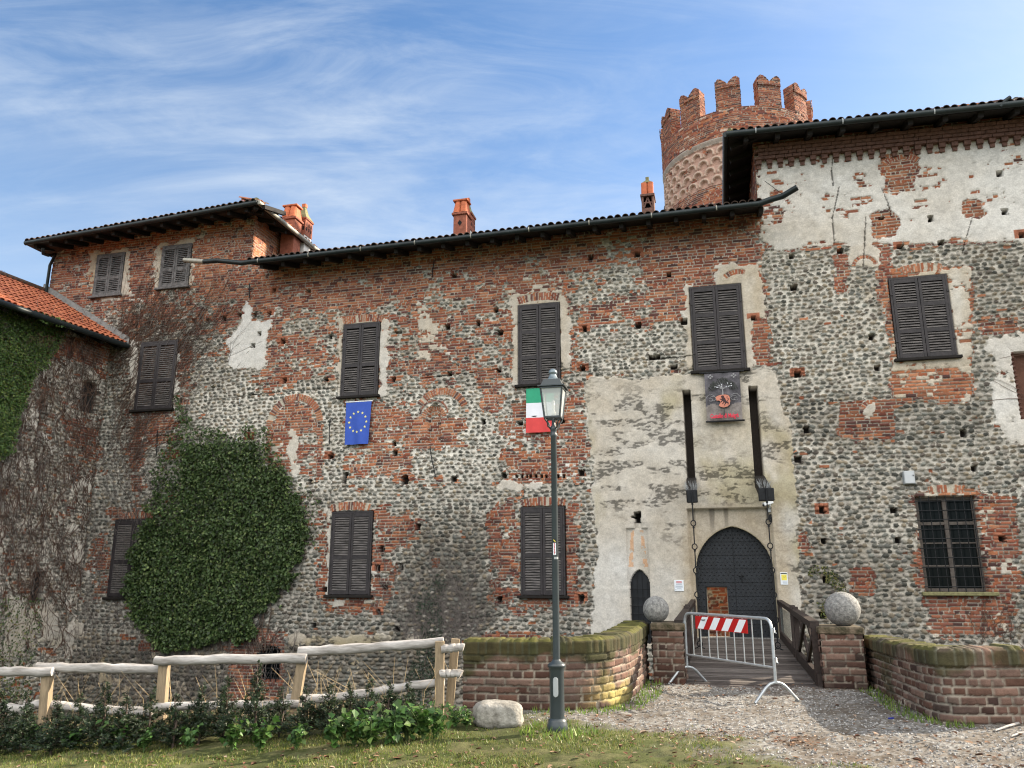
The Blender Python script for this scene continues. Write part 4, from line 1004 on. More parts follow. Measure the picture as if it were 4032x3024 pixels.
# ------------------------------------------------------------------ chimneys (on the roof they stand on)
def chimney(parent, x0, x1, off, ztop, zbase, kind, dep=.55):
    """off: distance in front (+) or behind (-) of the castle front"""
    a0 = x0 - parent_a0(parent); a1 = x1 - parent_a0(parent); y0 = -off; y1 = y0 + dep; mb = MB(); w = a1 - a0; cx_ = (a0 + a1) / 2
    if kind == 'tile':
        zb = ztop - .52; mb.box(a0 + .05, a1 - .05, y0 + .05, y1 - .05, zbase, zb - .06, 0, .01); mb.box(a0, a1, y0, y1, zb - .06, zb + .02, 0, .01)
        zc_ = zb - .34
        d = .075; mb.add([(cx_ - d, y0 + .047, zc_), (cx_, y0 + .047, zc_ + d * 1.4), (cx_ + d, y0 + .047, zc_), (cx_, y0 + .047, zc_ - d * 1.4)], [(0, 1, 2, 3)], 3)
        for s_ in (-1, 1):   # two leaning tiles on the front
            for k_ in range(7):
                t0 = math.pi * k_ / 7; t1 = math.pi * (k_ + 1) / 7; c = cx_ + s_ * w * .23; r = w * .22
                p = lambda t, top: (c + r * (.8 if top else 1) * math.cos(t) - s_ * (.03 if top else 0), (y0 + .16 if top else y0 + .06) - r * .6 * math.sin(t), zb + (.44 if top else .02))
                mb.add([p(t0, 0), p(t1, 0), p(t1, 1), p(t0, 1)], [(0, 1, 2, 3)], 1, True)
                q = lambda t, top: (p(t, top)[0], y0 + y1 - p(t, top)[1], p(t, top)[2]); mb.add([q(t0, 0), q(t0, 1), q(t1, 1), q(t1, 0)], [(0, 1, 2, 3)], 1, True)
        for s_ in (-1, 1): mb.quad((cx_ + s_ * w * .44, y0 + .08, zb + .02), (cx_ + s_ * w * .44, y1 - .08, zb + .02), (cx_ + s_ * w * .36, y1 - .17, zb + .40), (cx_ + s_ * w * .36, y0 + .17, zb + .40), 1)
        mb.box(cx_ - w * .47, cx_ + w * .45, y0 + .06, y1 - .06, zb + .44, zb + .50, 1, .01)
    elif kind == 'pyramid':
        zb = ztop - .62; mb.box(a0 + .05, a1 - .05, y0 + .05, y1 - .05, zbase, zb - .62, 2); mb.box(a0 + .03, a1 - .03, y0 + .03, y1 - .03, zb - .62, zb - .06, 0); mb.box(a0, a1, y0, y1, zb - .06, zb, 0, .01)
        for i in range(3):
            for j in range(2):
                xx = a0 + .1 + i * (w - .2) / 2; mb.box(xx - .03, xx + .03, y0 + .02, y0 + .04, zb - .45 + j * .18, zb - .33 + j * .18, 3)
                yy = y0 + .12 + i * .15; mb.box(a1 - .04, a1 - .025, yy - .03, yy + .03, zb - .45 + j * .18, zb - .33 + j * .18, 3)
        ym = (y0 + y1) / 2; base = [(a0, y0, zb), (a1, y0, zb), (a1, y1, zb), (a0, y1, zb)]; mid = [(cx_ + (x - cx_) * .45, ym + (y - ym) * .45, zb + .24) for x, y, z in base]; top = [(cx_ + (x - cx_) * .2, ym + (y - ym) * .2, zb + .50) for x, y, z in base]
        mb.add(base + mid + top, [(i, (i + 1) % 4, (i + 1) % 4 + 4, i + 4) for i in range(4)] + [(i + 4, (i + 1) % 4 + 4, (i + 1) % 4 + 8, i + 8) for i in range(4)], 4)
        mb.box(cx_ - .07, cx_ + .07, ym - .07, ym + .07, zb + .50, zb + .62, 1)
    else:                       # vented chimney with a triangle of tiles in its mouth
        zb = ztop - .62; m0 = 0
        mb.box(a0 + .03, a0 + .09, y0 + .03, y1 - .03, zbase, zb - .08, 0); mb.box(a1 - .09, a1 - .03, y0 + .03, y1 - .03, zbase, zb - .08, 0); mb.box(a0 + .09, a1 - .09, y0 + .03, y1 - .03, zbase, zb - .46, 0)
        mb.box(a0 + .09, a1 - .09, y1 - .1, y1 - .03, zb - .46, zb - .08, 3); mb.box(a0, a1, y0, y1, zb - .08, zb, 0, .01); mb.box(a0 + .09, a1 - .09, y0 + .04, y0 + .1, zb - .30, zb - .26, 0)
        mb.beam((a0 + .1, y0 + .06, zb - .44), (cx_, y0 + .06, zb - .12), .05, .04); mb.beam((a1 - .1, y0 + .06, zb - .44), (cx_, y0 + .06, zb - .12), .05, .04)
        for s_ in (-1, 1):
            for k_ in range(7):
                t0 = math.pi * k_ / 7; t1 = math.pi * (k_ + 1) / 7; c = cx_ + s_ * w * .22; r = w * .21
                p = lambda t, top: (c + r * math.cos(t), (y0 + .14 if top else y0 + .06) - r * .6 * math.sin(t), zb + (.42 if top else 0)); mb.add([p(t0, 0), p(t1, 0), p(t1, 1), p(t0, 1)], [(0, 1, 2, 3)], 1, True)
        ym = (y0 + y1) / 2; mb.box(a0 + .08, a1 - .06, y0 + .16, y1 - .06, zb, zb + .42, 1); base = [(a0 + .06, y0 + .1, zb + .42), (a1 - .06, y0 + .1, zb + .42), (a1 - .06, y1, zb + .42), (a0 + .06, y1, zb + .42)]
        mb.add(base + [(cx_ - .02, ym, zb + .6)], [(0, 1, 4), (1, 2, 4), (2, 3, 4), (3, 0, 4)], 4); mb.box(cx_ - .05, cx_ + .05, ym - .05, ym + .05, zb + .52, zb + .66, 4)
    return mb.build('chimney', [M_BRKD if kind == 'vent' else M_BRK, M_TILEO, M_WHITEW, M_BLACK, M_SLATE], parent)
def parent_a0(o): return (o.parent or o)['_a0']
for (x0, yb, x1, yt, kind, off) in ((607, 520, 641, 440, 'tile', -1.3), (636, 530, 664, 436, 'pyramid', -1.9), (976, 505, 1010, 428, 'tile', -1.3), (991, 505, 1019, 423, 'pyramid', -2.2), (1381, 455, 1412, 379, 'vent', -1.5)):
    xa, zt_ = W(x0, yt, off); xb, _ = W(x1, yt, off)
    chimney(roof, xa, xb, off, zt_, mg(-6) + TP * (OV - off) - .4, kind)

# ------------------------------------------------------------------ round tower
TX, TY, TR = 9.55, 30.5, 3.0
tower = thing('round_tower', 'round red brick tower with swallow tailed merlons behind the castle roof', 'tower', (TX, TY, 0), math.atan2(-TX, TY) * -1 * -1)
taz = math.atan2(TX, TY)
tower.rotation_euler = (0, 0, -taz)       # local -y faces the yard
ZC, ZM, ZB0, ZB1 = 19.42, 20.78, 16.35, 18.05
def tpos(S, Z, H):
    flare = .10 * smooth((Z - 18.0) / .25); r = TR + H + flare; t = S / TR
    return r * np.sin(t), -r * np.cos(t), Z
def tover(S, Z, H, C, n2, n3):
    band = (Z > ZB0) & (Z < ZB1 + .2)
    pk = np.array([.42, .27, .215]) * (.72 + .5 * n2[..., None]) * (.85 + .3 * n3[..., None])
    wht = np.array([.47, .41, .36]) * (.7 + .5 * n3[..., None])
    show = band & ((n2 > .36) | (Z > ZB0 + .5) & (n2 > .26))
    row = np.floor((Z - ZB0) / .40); u = S / .52 + .5 * (row % 2); uf = (u - np.floor(u) - .5) * .52; v = Z - ZB0 - row * .40
    rr = np.hypot(uf, np.maximum(v - .12, 0) * .9); rim = (rr > .155) & (rr < .235) & (v > .06) & (Z < ZB1); ins = (rr <= .155) & (Z < ZB1)
    H = np.where(show, .03, H); H = np.where(show & rim, .10, H); H = np.where(show & ins, -.02, H)
    C = np.where((show & ~rim)[..., None], pk, C); C = np.where((show & rim)[..., None], wht * np.array([1.0, .84, .76]), C); C = np.where((show & (Z > ZB1))[..., None], wht * .8, C)
    m = (np.abs(S + .0) < .08) & (np.abs(Z - 17.1) < .1); H = np.where(m, -.3, H); C = np.where(m[..., None], .04, C)
    pale = (hsh(np.floor(S / .26), np.floor(Z / .088), 5) > .965) & (Z > 18.2); C = np.where(pale[..., None], np.array([.46, .34, .27]), C)
    return H, C
S, Z = grid(-TR * 2.3, TR * 2.3, 12.0, ZC, .028, .02)
f = {k_: np.full(S.shape, v) for k_, v in dict(b=1., p=.0, k=.12, o=.25, w=.35, g=0., n=1.).items()}
f['p'] = np.where(Z < ZB0, .15, 0.)
masonry('wall', tower, S, Z, tpos, f, 61, ch=.078, bl=.25, joint=.006, over=tover)
mb = MB()
mb.lathe([(TR - .35, 12), (TR - .35, ZC)], 40, smooth_=False); ring_in = [(TR - .42, ZC), (TR + .09, ZC)]; mb.lathe(ring_in, 60, smooth_=False); mb.build('parapet_walk', M_BRK, tower)
def merlon(tc):
    """swallow tailed merlon, its outer face following the tower"""
    hw = math.radians(8.7); n = 24; S, Z = grid(-hw * TR, hw * TR, ZC - .02, ZM, .024, .02)
    u = S / (hw * TR)
    topz = ZM - .02 - .27 * np.clip(1 - np.abs(u) / .72, 0, 1) ** 1.5 - .10 * smooth((np.abs(u) - .72) / .28)
    Zc = ZC - .02 + (Z - (ZC - .02)) * (topz - (ZC - .02)) / (ZM - (ZC - .02))
    def pos(S_, Z_, H_):
        lip = np.where(Z_ > ZM - .47, .045, 0); r = TR + .10 + H_ + lip; t = S_ / TR + tc; return r * np.sin(t), -r * np.cos(t), Z_
    f = {k_: np.full(S.shape, v) for k_, v in dict(b=1., p=.0, k=.2, o=.25, w=.35, g=0., n=1.).items()}
    o = masonry('merlon', tower, S, Zc, pos, f, 63 + int(tc * 10), ch=.078, bl=.25, joint=.006)
    mb = MB(); tz = topz[-1]; su = S[0] / TR + tc; ri = TR - .36
    P = lambda r, t, z: (r * math.sin(t), -r * math.cos(t), z)
    for i in range(len(su) - 1):
        mb.quad(P(TR + .11, su[i], tz[i]), P(TR + .11, su[i + 1], tz[i + 1]), P(ri, su[i + 1], tz[i + 1]), P(ri, su[i], tz[i]), 1); mb.quad(P(ri, su[i], ZC - .02), P(ri, su[i], tz[i]), P(ri, su[i + 1], tz[i + 1]), P(ri, su[i + 1], ZC - .02))
    mb.build('merlon_back', [M_BRK, M_BRK], o)
    rows = Z.shape[0]
    for e in (0, -1):              # the two flanks, in brick as well
        S2, Z2 = grid(0, .47, ZC - .02, tz[e], .024, .02); te = su[e]; sg = -1 if e == 0 else 1
        def pos2(S_, Z_, H_):
            r = TR + .11 - S_; cx_, cy_ = np.sin(te), -np.cos(te); tx, ty = np.cos(te), np.sin(te); return r * cx_ + sg * H_ * tx, r * cy_ + sg * H_ * ty, Z_
        f2 = {k_: np.full(S2.shape, v) for k_, v in dict(b=1., p=.0, k=.1, o=.5, w=.35, g=0., n=1.).items()}
        masonry('merlon_flank', o, S2, Z2, pos2, f2, 88 + e, ch=.078, bl=.25, joint=.006)
for k_ in range(-5, 6): merlon(math.radians(-3 + 30 * k_))
mb = MB(); mb.tube([(-TR * 1.02, -.3, 13.5), (-TR * 1.04, -.32, 15.6), (-TR * 1.045, -.3, 16.6), (-TR * 1.02, -.3, 17.0)], .05, 6); mb.build('lead_pipe', M_GUT, tower)

# ------------------------------------------------------------------ low house standing out from the end block, its wall turned to the right
lowh = thing('low_house', 'low house under a sunlit red tiled roof, its wall half hidden by creepers', 'building', FA(LOWA, 0, 0), -YAW); lowh['_a0'] = LOWA
S, Z = grid(0.0, 7.5, -2.7, 8.95, .028, .02)        # S measured out towards the yard
def lp(S_, Z_, H_): return H_, -S_, Z_
wx_ = P0[0] + RD[0] * LOWA + ND[0] * S; wy_ = P0[1] + RD[1] * LOWA + ND[1] * S; U, V = projo(wx_, wy_, Z)
_q = [lambda x, y: None]
def onlow(x, y, a=LOWA):
    d = ray(x, y); p_ = P0 + RD * a; q_ = OC + d * np.dot(p_ - OC, RD) / np.dot(d, RD); return float(np.dot(q_ - P0, ND)), float(q_[2])
_h1, _h2 = onlow(80, 910 - 5), onlow(95, 915)
LW0 = onlow(84, 823), onlow(97, 895)
lw = (onlow(182, 870), )
def lover(S_, Z_, H, C, n2, n3):
    for x0, y0, x1, y1 in ((83, 862, 94, 945), (176, 824, 212, 892), (40, 866, 52, 880), (0, 1060, 8, 1120), (70, 1235, 95, 1300)):
        s0, z1 = onlow(x0, (y0 + y1) / 2)[0], onlow((x0 + x1) / 2, y0)[1]; s1, z0 = onlow(x1, (y0 + y1) / 2)[0], onlow((x0 + x1) / 2, y1)[1]
        m = (S_ < s0) & (S_ > s1) & (Z_ > z0) & (Z_ < z1); H = np.where(m, -.2, H); C = np.where(m[..., None], .03, C)
    return H, C
masonry('wall', lowh, S, Z, lp, fields_at(U, V), 51, over=lover)
# roof: eave at a=-18.45, rising to the left
ez = lambda o_: 8.86 - .035 * max(o_, 0)
ea = LOWA + .62; sl_ = .59
mb = MB()
o0, o1 = -.05, 8.0
E = lambda o_, up=0.0, lift=0.0: (ea - up - LOWA, -o_, ez(o_) + up * sl_ + lift)
slab(mb, [E(o0), E(o1), E(o1, 3.5), E(o0, 3.5)], .08)
slab(mb, [E(o0, 3.5), E(o1, 3.5), (ea - 9.5 - LOWA, -o1, ez(o1) + .2), (ea - 9.5 - LOWA, -o0, ez(o0) + .2)], .08)
lroof = mb.build('roof', M_TILER, lowh)
mb = MB(); tile_rows(mb, E(o1), E(o0), Vector((-1, 0, sl_)), 4.0, .21, .09, 5, 0, step=.36, seed=21); mb.build('tile_rows', M_TILER, lroof)
mb = MB(); mb.tube([E(o1, 3.5, .08), E(o0 + .1, 3.5, .08)], .11, 8); mb.build('ridge_tiles', M_TILED, lroof)
mb = MB(); mb.add([E(-.02, -.1, .0), E(-.02, 3.6, .0), E(-.02, 3.6, .30), E(-.02, -.1, .30), E(.06, -.1, .0), E(.06, 3.6, 0), E(.035, 3.6, .30), E(.035, -.1, .30)], [(4, 5, 6, 7), (3, 2, 6, 7)[::-1]]); mb.build('flashing', mat('lead_flashing', (.20, .20, .195), .8, var=.3, scale=6, bump=.3), lroof)
mb = MB(); mb.tube([(ea + .08 - LOWA, -o1, ez(o1) - .06), (ea + .08 - LOWA, -.05, ez(0) - .06)], .085, 10); mb.build('gutter', M_GUT, lowh)
mb = MB()
slab(mb, [E(.02, .05, -.1), E(o1, .05, -.1), E(o1, .75, -.1), E(.02, .75, -.1)], .04)
for k_ in range(10): mb.beam(E(.3 + k_ * .7, .05, -.19), E(.3 + k_ * .7, .75, -.19), .1, .12)
mb.build('eave_rafters', M_TIMBER, lowh)
# ------------------------------------------------------------------ ground
LB_PX = [(1000, 1530), (1090, 1534), (1200, 1536), (1290, 1533), (1345, 1522), (1372, 1506), (1394, 1484), (1411, 1464)]
RB_PX = [(1868, 1478), (1905, 1498), (1955, 1528), (2005, 1552), (2050, 1564), (2120, 1566), (2230, 1566)]
LBASE = [atz(x, y, 0)[:2] for x, y in LB_PX]; RBASE = [atz(x, y, 0)[:2] for x, y in RB_PX]
LBASE[-1] = FA(-1.52, 0, 7.25)[:2]
LBASE[-2] = (LBASE[-3] * .45 + LBASE[-1] * .55)
YARD = [(-400, -400), (400, -400), (400, RBASE[-1][1] + .1)] + [(p[0] + .2, p[1] + .12) for p in RBASE[::-1]] + [tuple(FA(1.6, 0, 7.3)[:2]), tuple(FA(-1.4, 0, 7.3)[:2])] + [(p[0] - .15, p[1] + .2) for p in LBASE[::-1]] + [(-.75, 10.9), (-400, 10.9)]
def ground_z(X, Y):
    ins = inpoly(YARD, X, Y); tilt = -.24 * smooth((-X - .4) / 5.5)
    z = np.where(ins, tilt, -2.65); left = (X < -.7) & (Y > 9.9)
    z = np.where(left, tilt + (-2.65 - tilt) * smooth((Y - 10.15) / 1.9), z)
    return np.where(Y > 34, -.3, z)
def axis(a, b, step, far, n=14):
    m = np.arange(a, b + step, step); g = np.geomspace(step * 2, far, n); return np.concatenate([(m[0] - g)[::-1], m, m[-1] + g])
gx = axis(-9, 9, .036, 500); gy = axis(6.4, 13.6, .036, 600)
GX, GY = np.meshgrid(gx, gy); U, V = projo(GX, GY, 0 * GX)
gn1 = fbm(GX * .9, GY * .9, 301, 4); gn2 = fbm(GX * 4, GY * 4, 302, 4); gn3 = fbm(GX * 19, GY * 19, 303, 3)
# grass on the left and in front of the lamp, gravel on the way to the bridge, trodden earth between
gedge = 2.35 + .5 * (gn1 - .5) * 4 + (GY - 9.5) * -.9
grass = smooth((1.3 + (9.4 - GY) * .95 - GX + (gn1 - .5) * 2.4 + (gn2 - .5) * 1.6) / 1.3)
grass = np.where(GY > 10.3, grass * .6, grass)
gpx = lambda x, y: np.exp(-(((U - x) / 1) ** 2 + ((V - y) / 1) ** 2))
leafband = smooth((fbm(GX * 1.4, GY * 2.5, 305, 4) - .5) / .15) * smooth((9.3 - GY) / .8) * smooth((GX - 1.0) / .8)
earth = np.array([.088, .066, .045]); gravel = np.array([.23, .215, .195]); grs = np.array([.075, .085, .03])
gcol = pal(hsh(np.floor(GX / .036), np.floor(GY / .036), 9), [(.24, .235, .22), (.14, .13, .12), (.19, .18, .165), (.29, .285, .27), (.17, .15, .125), (.10, .092, .082)])
gr_ = .35 + smooth((gn2 - .36) / .2) * .4 + .25 * smooth((gn1 - .35) / .3)
C = earth * (1 - gr_[..., None]) + gcol * gr_[..., None]
C = C * (1 - .45 * leafband[..., None]) + np.array([.10, .06, .035]) * .45 * leafband[..., None]
C = C * (1 - grass[..., None]) + (grs * (.55 + .7 * gn3[..., None]) * (.7 + .5 * gn1[..., None]) + earth * .35 * (gn2[..., None] > .56)) * grass[..., None]
ZG = ground_z(GX, GY)
C = np.where((ZG < -.5)[..., None], np.array([.05, .055, .025]) * (.6 + .8 * gn2[..., None]), C)
ZG = ZG + (gn1 - .5) * .05 + (gn2 - .5) * .03 * (1 + grass) + (gn3 - .5) * .022
gi = np.arange(GX.size).reshape(GX.shape); GF = np.stack([gi[:-1, :-1], gi[:-1, 1:], gi[1:, 1:], gi[1:, :-1]], -1).reshape(-1, 4)
ground = np_mesh('ground', np.stack([GX, GY, ZG], -1).reshape(-1, 3), GF, tint_mat('ground_soil', rough=.95, lo=.6, hi=1.35, scale=70, bump=.6, bscale=110, spec=.1), None, C.reshape(-1, 3))
tag(ground, kind='structure')
def gz_at(x, y): return float(ground_z(np.array([x]), np.array([y]))[0])
def scatter(n, seed, cond, x0=-7.5, x1=7.5, y0=6.9, y1=13):
    r = np.random.default_rng(seed); x = r.uniform(x0, x1, n); y = y0 + (y1 - y0) * r.uniform(0, 1, n) ** 1.25
    xi = np.clip(np.searchsorted(gx, x), 1, len(gx) - 1); yi = np.clip(np.searchsorted(gy, y), 1, len(gy) - 1)
    k_ = cond(x, y, grass[yi, xi], leafband[yi, xi], gr_[yi, xi], r.uniform(0, 1, n)); k_ &= inpoly(YARD, x, y); return x[k_], y[k_], ZG[yi, xi][k_], r
def blades(name, x, y, z, r, h0, h1, cols, wid=.006, lean=.5):
    n = len(x); h = r.uniform(h0, h1, n); a = r.uniform(0, 2 * np.pi, n); w = wid * r.uniform(.6, 1.4, n); l = h * r.uniform(0, lean, n); b = r.uniform(0, 2 * np.pi, n)
    V = np.zeros((n, 3, 3)); V[:, 0] = np.stack([x - np.cos(a) * w, y - np.sin(a) * w, z - .01], -1); V[:, 1] = np.stack([x + np.cos(a) * w, y + np.sin(a) * w, z - .01], -1); V[:, 2] = np.stack([x + np.cos(b) * l, y + np.sin(b) * l, z + h], -1)
    c = pal(r.uniform(0, 1, n), cols) * r.uniform(.7, 1.3, (n, 1)); return tag(np_mesh(name, V.reshape(-1, 3), np.arange(n * 3).reshape(-1, 3), M_LEAF, None, np.repeat(c, 3, 0), False), kind='stuff')
GRASSC = [(.10, .15, .025), (.15, .18, .035), (.20, .20, .05), (.07, .115, .022), (.22, .19, .08)]
x, y, z, r = scatter(260000, 1, lambda x, y, g, l, q, u: (u < g * .85 * smooth((fbm(x * 2.2, y * 2.2, 333, 4) - .34) / .22) * np.clip(1.35 - (y - 7) * .22, .25, 1)) & (y < 10.2))
blades('grass', x, y, z, r, .008, .034, GRASSC, .0055, 1.4)
def near_line(x, y, P, d, side=1):
    best = np.full(x.shape, 9.)
    for (ax, ay), (bx, by) in zip(P[:-1], P[1:]):
        L2 = (bx - ax) ** 2 + (by - ay) ** 2; t = np.clip(((x - ax) * (bx - ax) + (y - ay) * (by - ay)) / L2, 0, 1); best = np.minimum(best, np.hypot(x - ax - t * (bx - ax), y - ay - t * (by - ay)))
    return best < d
x, y, z, r = scatter(90000, 2, lambda x, y, g, l, q, u: (near_line(x, y, LBASE[2:], .32) | near_line(x, y, RBASE[:5], .26) | (np.hypot(x - .47, y - 8.9) < .42)) & (u < .5))
blades('wall_foot_weeds', x, y, z, r, .02, .09, [(.12, .20, .03), (.17, .24, .04), (.09, .15, .03)], .009, .9)
# gravel chips
x, y, z, r = scatter(60000, 3, lambda x, y, g, l, q, u: (g < .35) & (u < q * .75))
n = len(x); s_ = r.uniform(.006, .017, n); oc = np.array([[1, 0, 0], [-1, 0, 0], [0, 1, 0], [0, -1, 0], [0, 0, 1], [0, 0, -1.]]); V = oc[None] * (s_[:, None, None] * r.uniform(.6, 1.3, (n, 6, 1))); an = r.uniform(0, 6.28, n)
R2 = np.stack([np.stack([np.cos(an), -np.sin(an), 0 * an], -1), np.stack([np.sin(an), np.cos(an), 0 * an], -1), np.stack([0 * an, 0 * an, .7 + 0 * an], -1)], 1); V = np.einsum('nij,nkj->nki', R2, V) + np.stack([x, y, z + .002], -1)[:, None]
of = np.array([[0, 2, 4], [2, 1, 4], [1, 3, 4], [3, 0, 4], [2, 0, 5], [1, 2, 5], [3, 1, 5], [0, 3, 5]]); F = (np.arange(n)[:, None, None] * 6 + of[None]).reshape(-1, 3)
gc = pal(r.uniform(0, 1, n), [(.30, .295, .28), (.20, .195, .185), (.25, .23, .20), (.14, .135, .13), (.38, .37, .355)])
tag(np_mesh('gravel', V.reshape(-1, 3), F, M_MAS, None, np.repeat(gc, 6, 0), False), kind='stuff')
# fallen leaves
x, y, z, r = scatter(26000, 4, lambda x, y, g, l, q, u: u < .035 + .42 * l + .05 * (y < 8.6) + .05 * near_line(x, y, LBASE, .5) + .12 * ((y > 11.9) & (y < 13)))
n = len(x); s_ = r.uniform(.013, .033, n) * np.where(r.uniform(0, 1, n) > .95, 1.6, 1); an = r.uniform(0, 6.28, n); cu = r.uniform(.1, .7, n)
lf = np.array([[-1, 0], [-.35, -.55], [.45, -.6], [1, 0], [.45, .6], [-.35, .55]]); lx = lf[None, :, 0] * s_[:, None]; ly = lf[None, :, 1] * s_[:, None]; lz = (np.abs(ly) * cu[:, None] * 1.2 + lx * r.uniform(-.3, .3, (n, 1)) + .008 + r.uniform(0, .012, (n, 1)))
V = np.stack([x[:, None] + lx * np.cos(an)[:, None] - ly * np.sin(an)[:, None], y[:, None] + lx * np.sin(an)[:, None] + ly * np.cos(an)[:, None], z[:, None] + lz], -1)
lc = pal(r.uniform(0, 1, n), [(.12, .062, .038), (.17, .095, .058), (.08, .045, .03), (.24, .155, .10), (.14, .07, .045), (.30, .22, .16)]); F = (np.arange(n)[:, None, None] * 6 + np.array([[0, 1, 2, 3], [0, 3, 4, 5]])[None]).reshape(-1, 4)
tag(np_mesh('fallen_leaves', V.reshape(-1, 3), F, M_DRY, None, np.repeat(lc, 6, 0), False), kind='stuff')

# ------------------------------------------------------------------ parapet walls of old brick, coping bricks set on edge
def resample(P, n):
    P = np.array(P, float)
    for _ in range(3):
        Q = [P[0]]
        for a, b in zip(P[:-1], P[1:]): Q += [a * .75 + b * .25, a * .25 + b * .75]
        P = np.array(Q + [P[-1]])
    L = np.concatenate([[0], np.cumsum(np.linalg.norm(np.diff(P, axis=0), axis=1))]); return P, L
def parapet(name, label, base, h0, h1, seed, moss=1.0, sunlit_patch=None):
    P, L = resample(base, 0); T = L[-1]; thick = .36; tot = .35 + max(h0, h1) + thick + 1.0
    S, Z = grid(0, T, -.35, max(h0, h1) + thick + .5, .02, .014)
    h = h0 + (h1 - h0) * S / T; hmax = max(h0, h1)
    o = thing(name, label, 'wall', (float(P[0][0]), float(P[0][1]), 0))
    def pos(S_, Z_, H_):
        x = np.interp(S_, L, P[:, 0]); y = np.interp(S_, L, P[:, 1]); e = .06; tx = np.interp(S_ + e, L, P[:, 0]) - np.interp(S_ - e, L, P[:, 0]); ty = np.interp(S_ + e, L, P[:, 1]) - np.interp(S_ - e, L, P[:, 1])
        l = np.hypot(tx, ty) + 1e-9; nx, ny = ty / l, -tx / l
        zz = np.where(Z_ < hmax, Z_ * np.where(Z_ > 0, h / hmax, 1), np.where(Z_ < hmax + thick, h, h - (Z_ - hmax - thick))); back = np.clip(Z_ - hmax, 0, thick)
        front = Z_ < hmax; top = (Z_ >= hmax) & (Z_ < hmax + thick)
        rd = np.where(top, 0, np.where(front, H_, -H_)) + np.where((Z_ > hmax - .19) & front, .018, 0)
        edge = smooth(1 - np.abs(Z_ - hmax) / .035) * .014
        return x + nx * (rd - back - edge) - P[0][0], y + ny * (rd - back - edge) - P[0][1], zz + np.where(top, H_ * 1.2, 0) - edge * .6
    def over(S_, Z_, H, C, n2, n3):
        cp = (Z_ > hmax - .185) & (Z_ < hmax + thick)
        x = (S_ + (vnoise(S_ / .4, S_ * 0, seed) - .5) * .05) / .092; i = np.floor(x); fx = x - i; din = np.minimum(fx, 1 - fx) * .092; hh = hsh(i, i * 0, seed + 3)
        on = din > .007; cb = pal(hh, [(.12, .07, .05), (.09, .065, .048), (.15, .09, .065), (.07, .055, .042)]) * (.7 + .6 * n3[..., None])
        C = np.where(cp[..., None], np.where(on[..., None], cb, np.array([.2, .185, .15])), C); H = np.where(cp, np.where(on, .008 + (hh - .5) * .02, -.012) + (n3 - .5) * .012, H)
        jt = np.abs(Z_ - (hmax - .19)) < .008; H = np.where(jt, -.02, H)
        mm = smooth((n2 - .47 + .30 * smooth((Z_ - hmax + .32) / .3) * moss - .16 * (Z_ < hmax - .3)) / .16) * np.clip(moss, 0, 1)
        C = C * (1 - .82 * mm[..., None]) + np.array([.030, .034, .010]) * (.4 + 1.2 * n3[..., None]) * .82 * mm[..., None]; H = H + .008 * mm
        top = Z_ >= hmax - .01; mt = smooth((n2 - .34) / .2) * top; C = C * (1 - .8 * mt[..., None]) + np.array([.085, .082, .02]) * (.4 + 1.2 * n3[..., None]) * .8 * mt[..., None]  # moss on the top a brighter yellow-green, its sunlight put into the colour
        if sunlit_patch is not None:
            li = smooth((n2 - .40) / .15) * smooth(1 - np.abs(S_ - sunlit_patch) / .75) * smooth((.55 - Z_) / .4); C = C * (1 - .75 * li[..., None]) + np.array([.36, .30, .10]) * (.6 + .7 * n3[..., None]) * .75 * li[..., None]  # sunlight on the low corner put into the colour as a yellow patch
        return H, C
    f = {k_: np.full(S.shape, v) for k_, v in dict(b=.985, p=.08, k=.35, o=.0, w=.28, g=0., n=.75).items()}
    f['k'] = .25 + .55 * (fbm(S * 1.2, Z * 2, seed + 5, 3)); f['p'] = np.clip(.30 - Z * .6, .05, .3)
    masonry('wall', o, S, Z, pos, f, seed, ch=.098, bl=.27, joint=.010, over=over, relief=1.0, dull=.78); return o
bpy.context.view_layer.update()
parapet('parapet_wall', 'low curved mossy brick parapet behind the street lamp and boulder', LBASE, .80, .87, 141, 1.0, sunlit_patch=2.1)
parapet('parapet_wall', 'low curved brick parapet right of the bridge, sweeping towards the gravel', RBASE, .70, .80, 151, .8)

# ------------------------------------------------------------------ gate piers with stone balls
def pier(label, px0, px1, off, dep, h, bpx, br_, seed):
    a0, a1 = W(px0, 1420, off)[0], W(px1, 1420, off)[0]; ac = (a0 + a1) / 2
    o = facade_thing('gate_pier', label, 'pier', ac, 0, off - dep / 2); bpy.context.view_layer.update()
    cs = [FA(a0, 0, off), FA(a1, 0, off), FA(a1, 0, off - dep), FA(a0, 0, off - dep)]
    for i in range(4): plain_wall('pier_face', o, cs[i], cs[(i + 1) % 4], -.5, h - .10, dict(b=.99, o=.0, k=.6, p=.05, w=.25, n=.8), seed + i, ds=.02, ch=.098, bl=.26, dull=.78)
    mb = MB(); hw = (a1 - a0) / 2; mb.box(-hw - .03, hw + .03, -dep / 2 - .03, dep / 2 + .03, h - .11, h, 0, .02); cap = mb.build('cap', mat('mossy_cap', (.05, .05, .018), .95, var=.6, scale=11, bump=.7, bscale=30, col2=(.15, .115, .08)), o)
    b = W(*bpx, off - dep / 2); mb = MB(); n = 40; prof = [(max(br_ * math.sin(t), 0), -br_ * math.cos(t)) for t in np.linspace(0, math.pi, 24)]
    mb.lathe(prof, n, (b[0] - ac, 0, h + br_ - .015)); mb.build('stone_ball', M_STONE, o); return o
pier('brick gate pier with the smaller stone ball, left of the bridge', 1411, 1478, 7.75, .72, .89, (1417, 1315), .205, 161)
pier('brick gate pier with the larger stone ball, right of the bridge', 1776, 1868, 7.75, .72, .87, (1819, 1310), .255, 171)

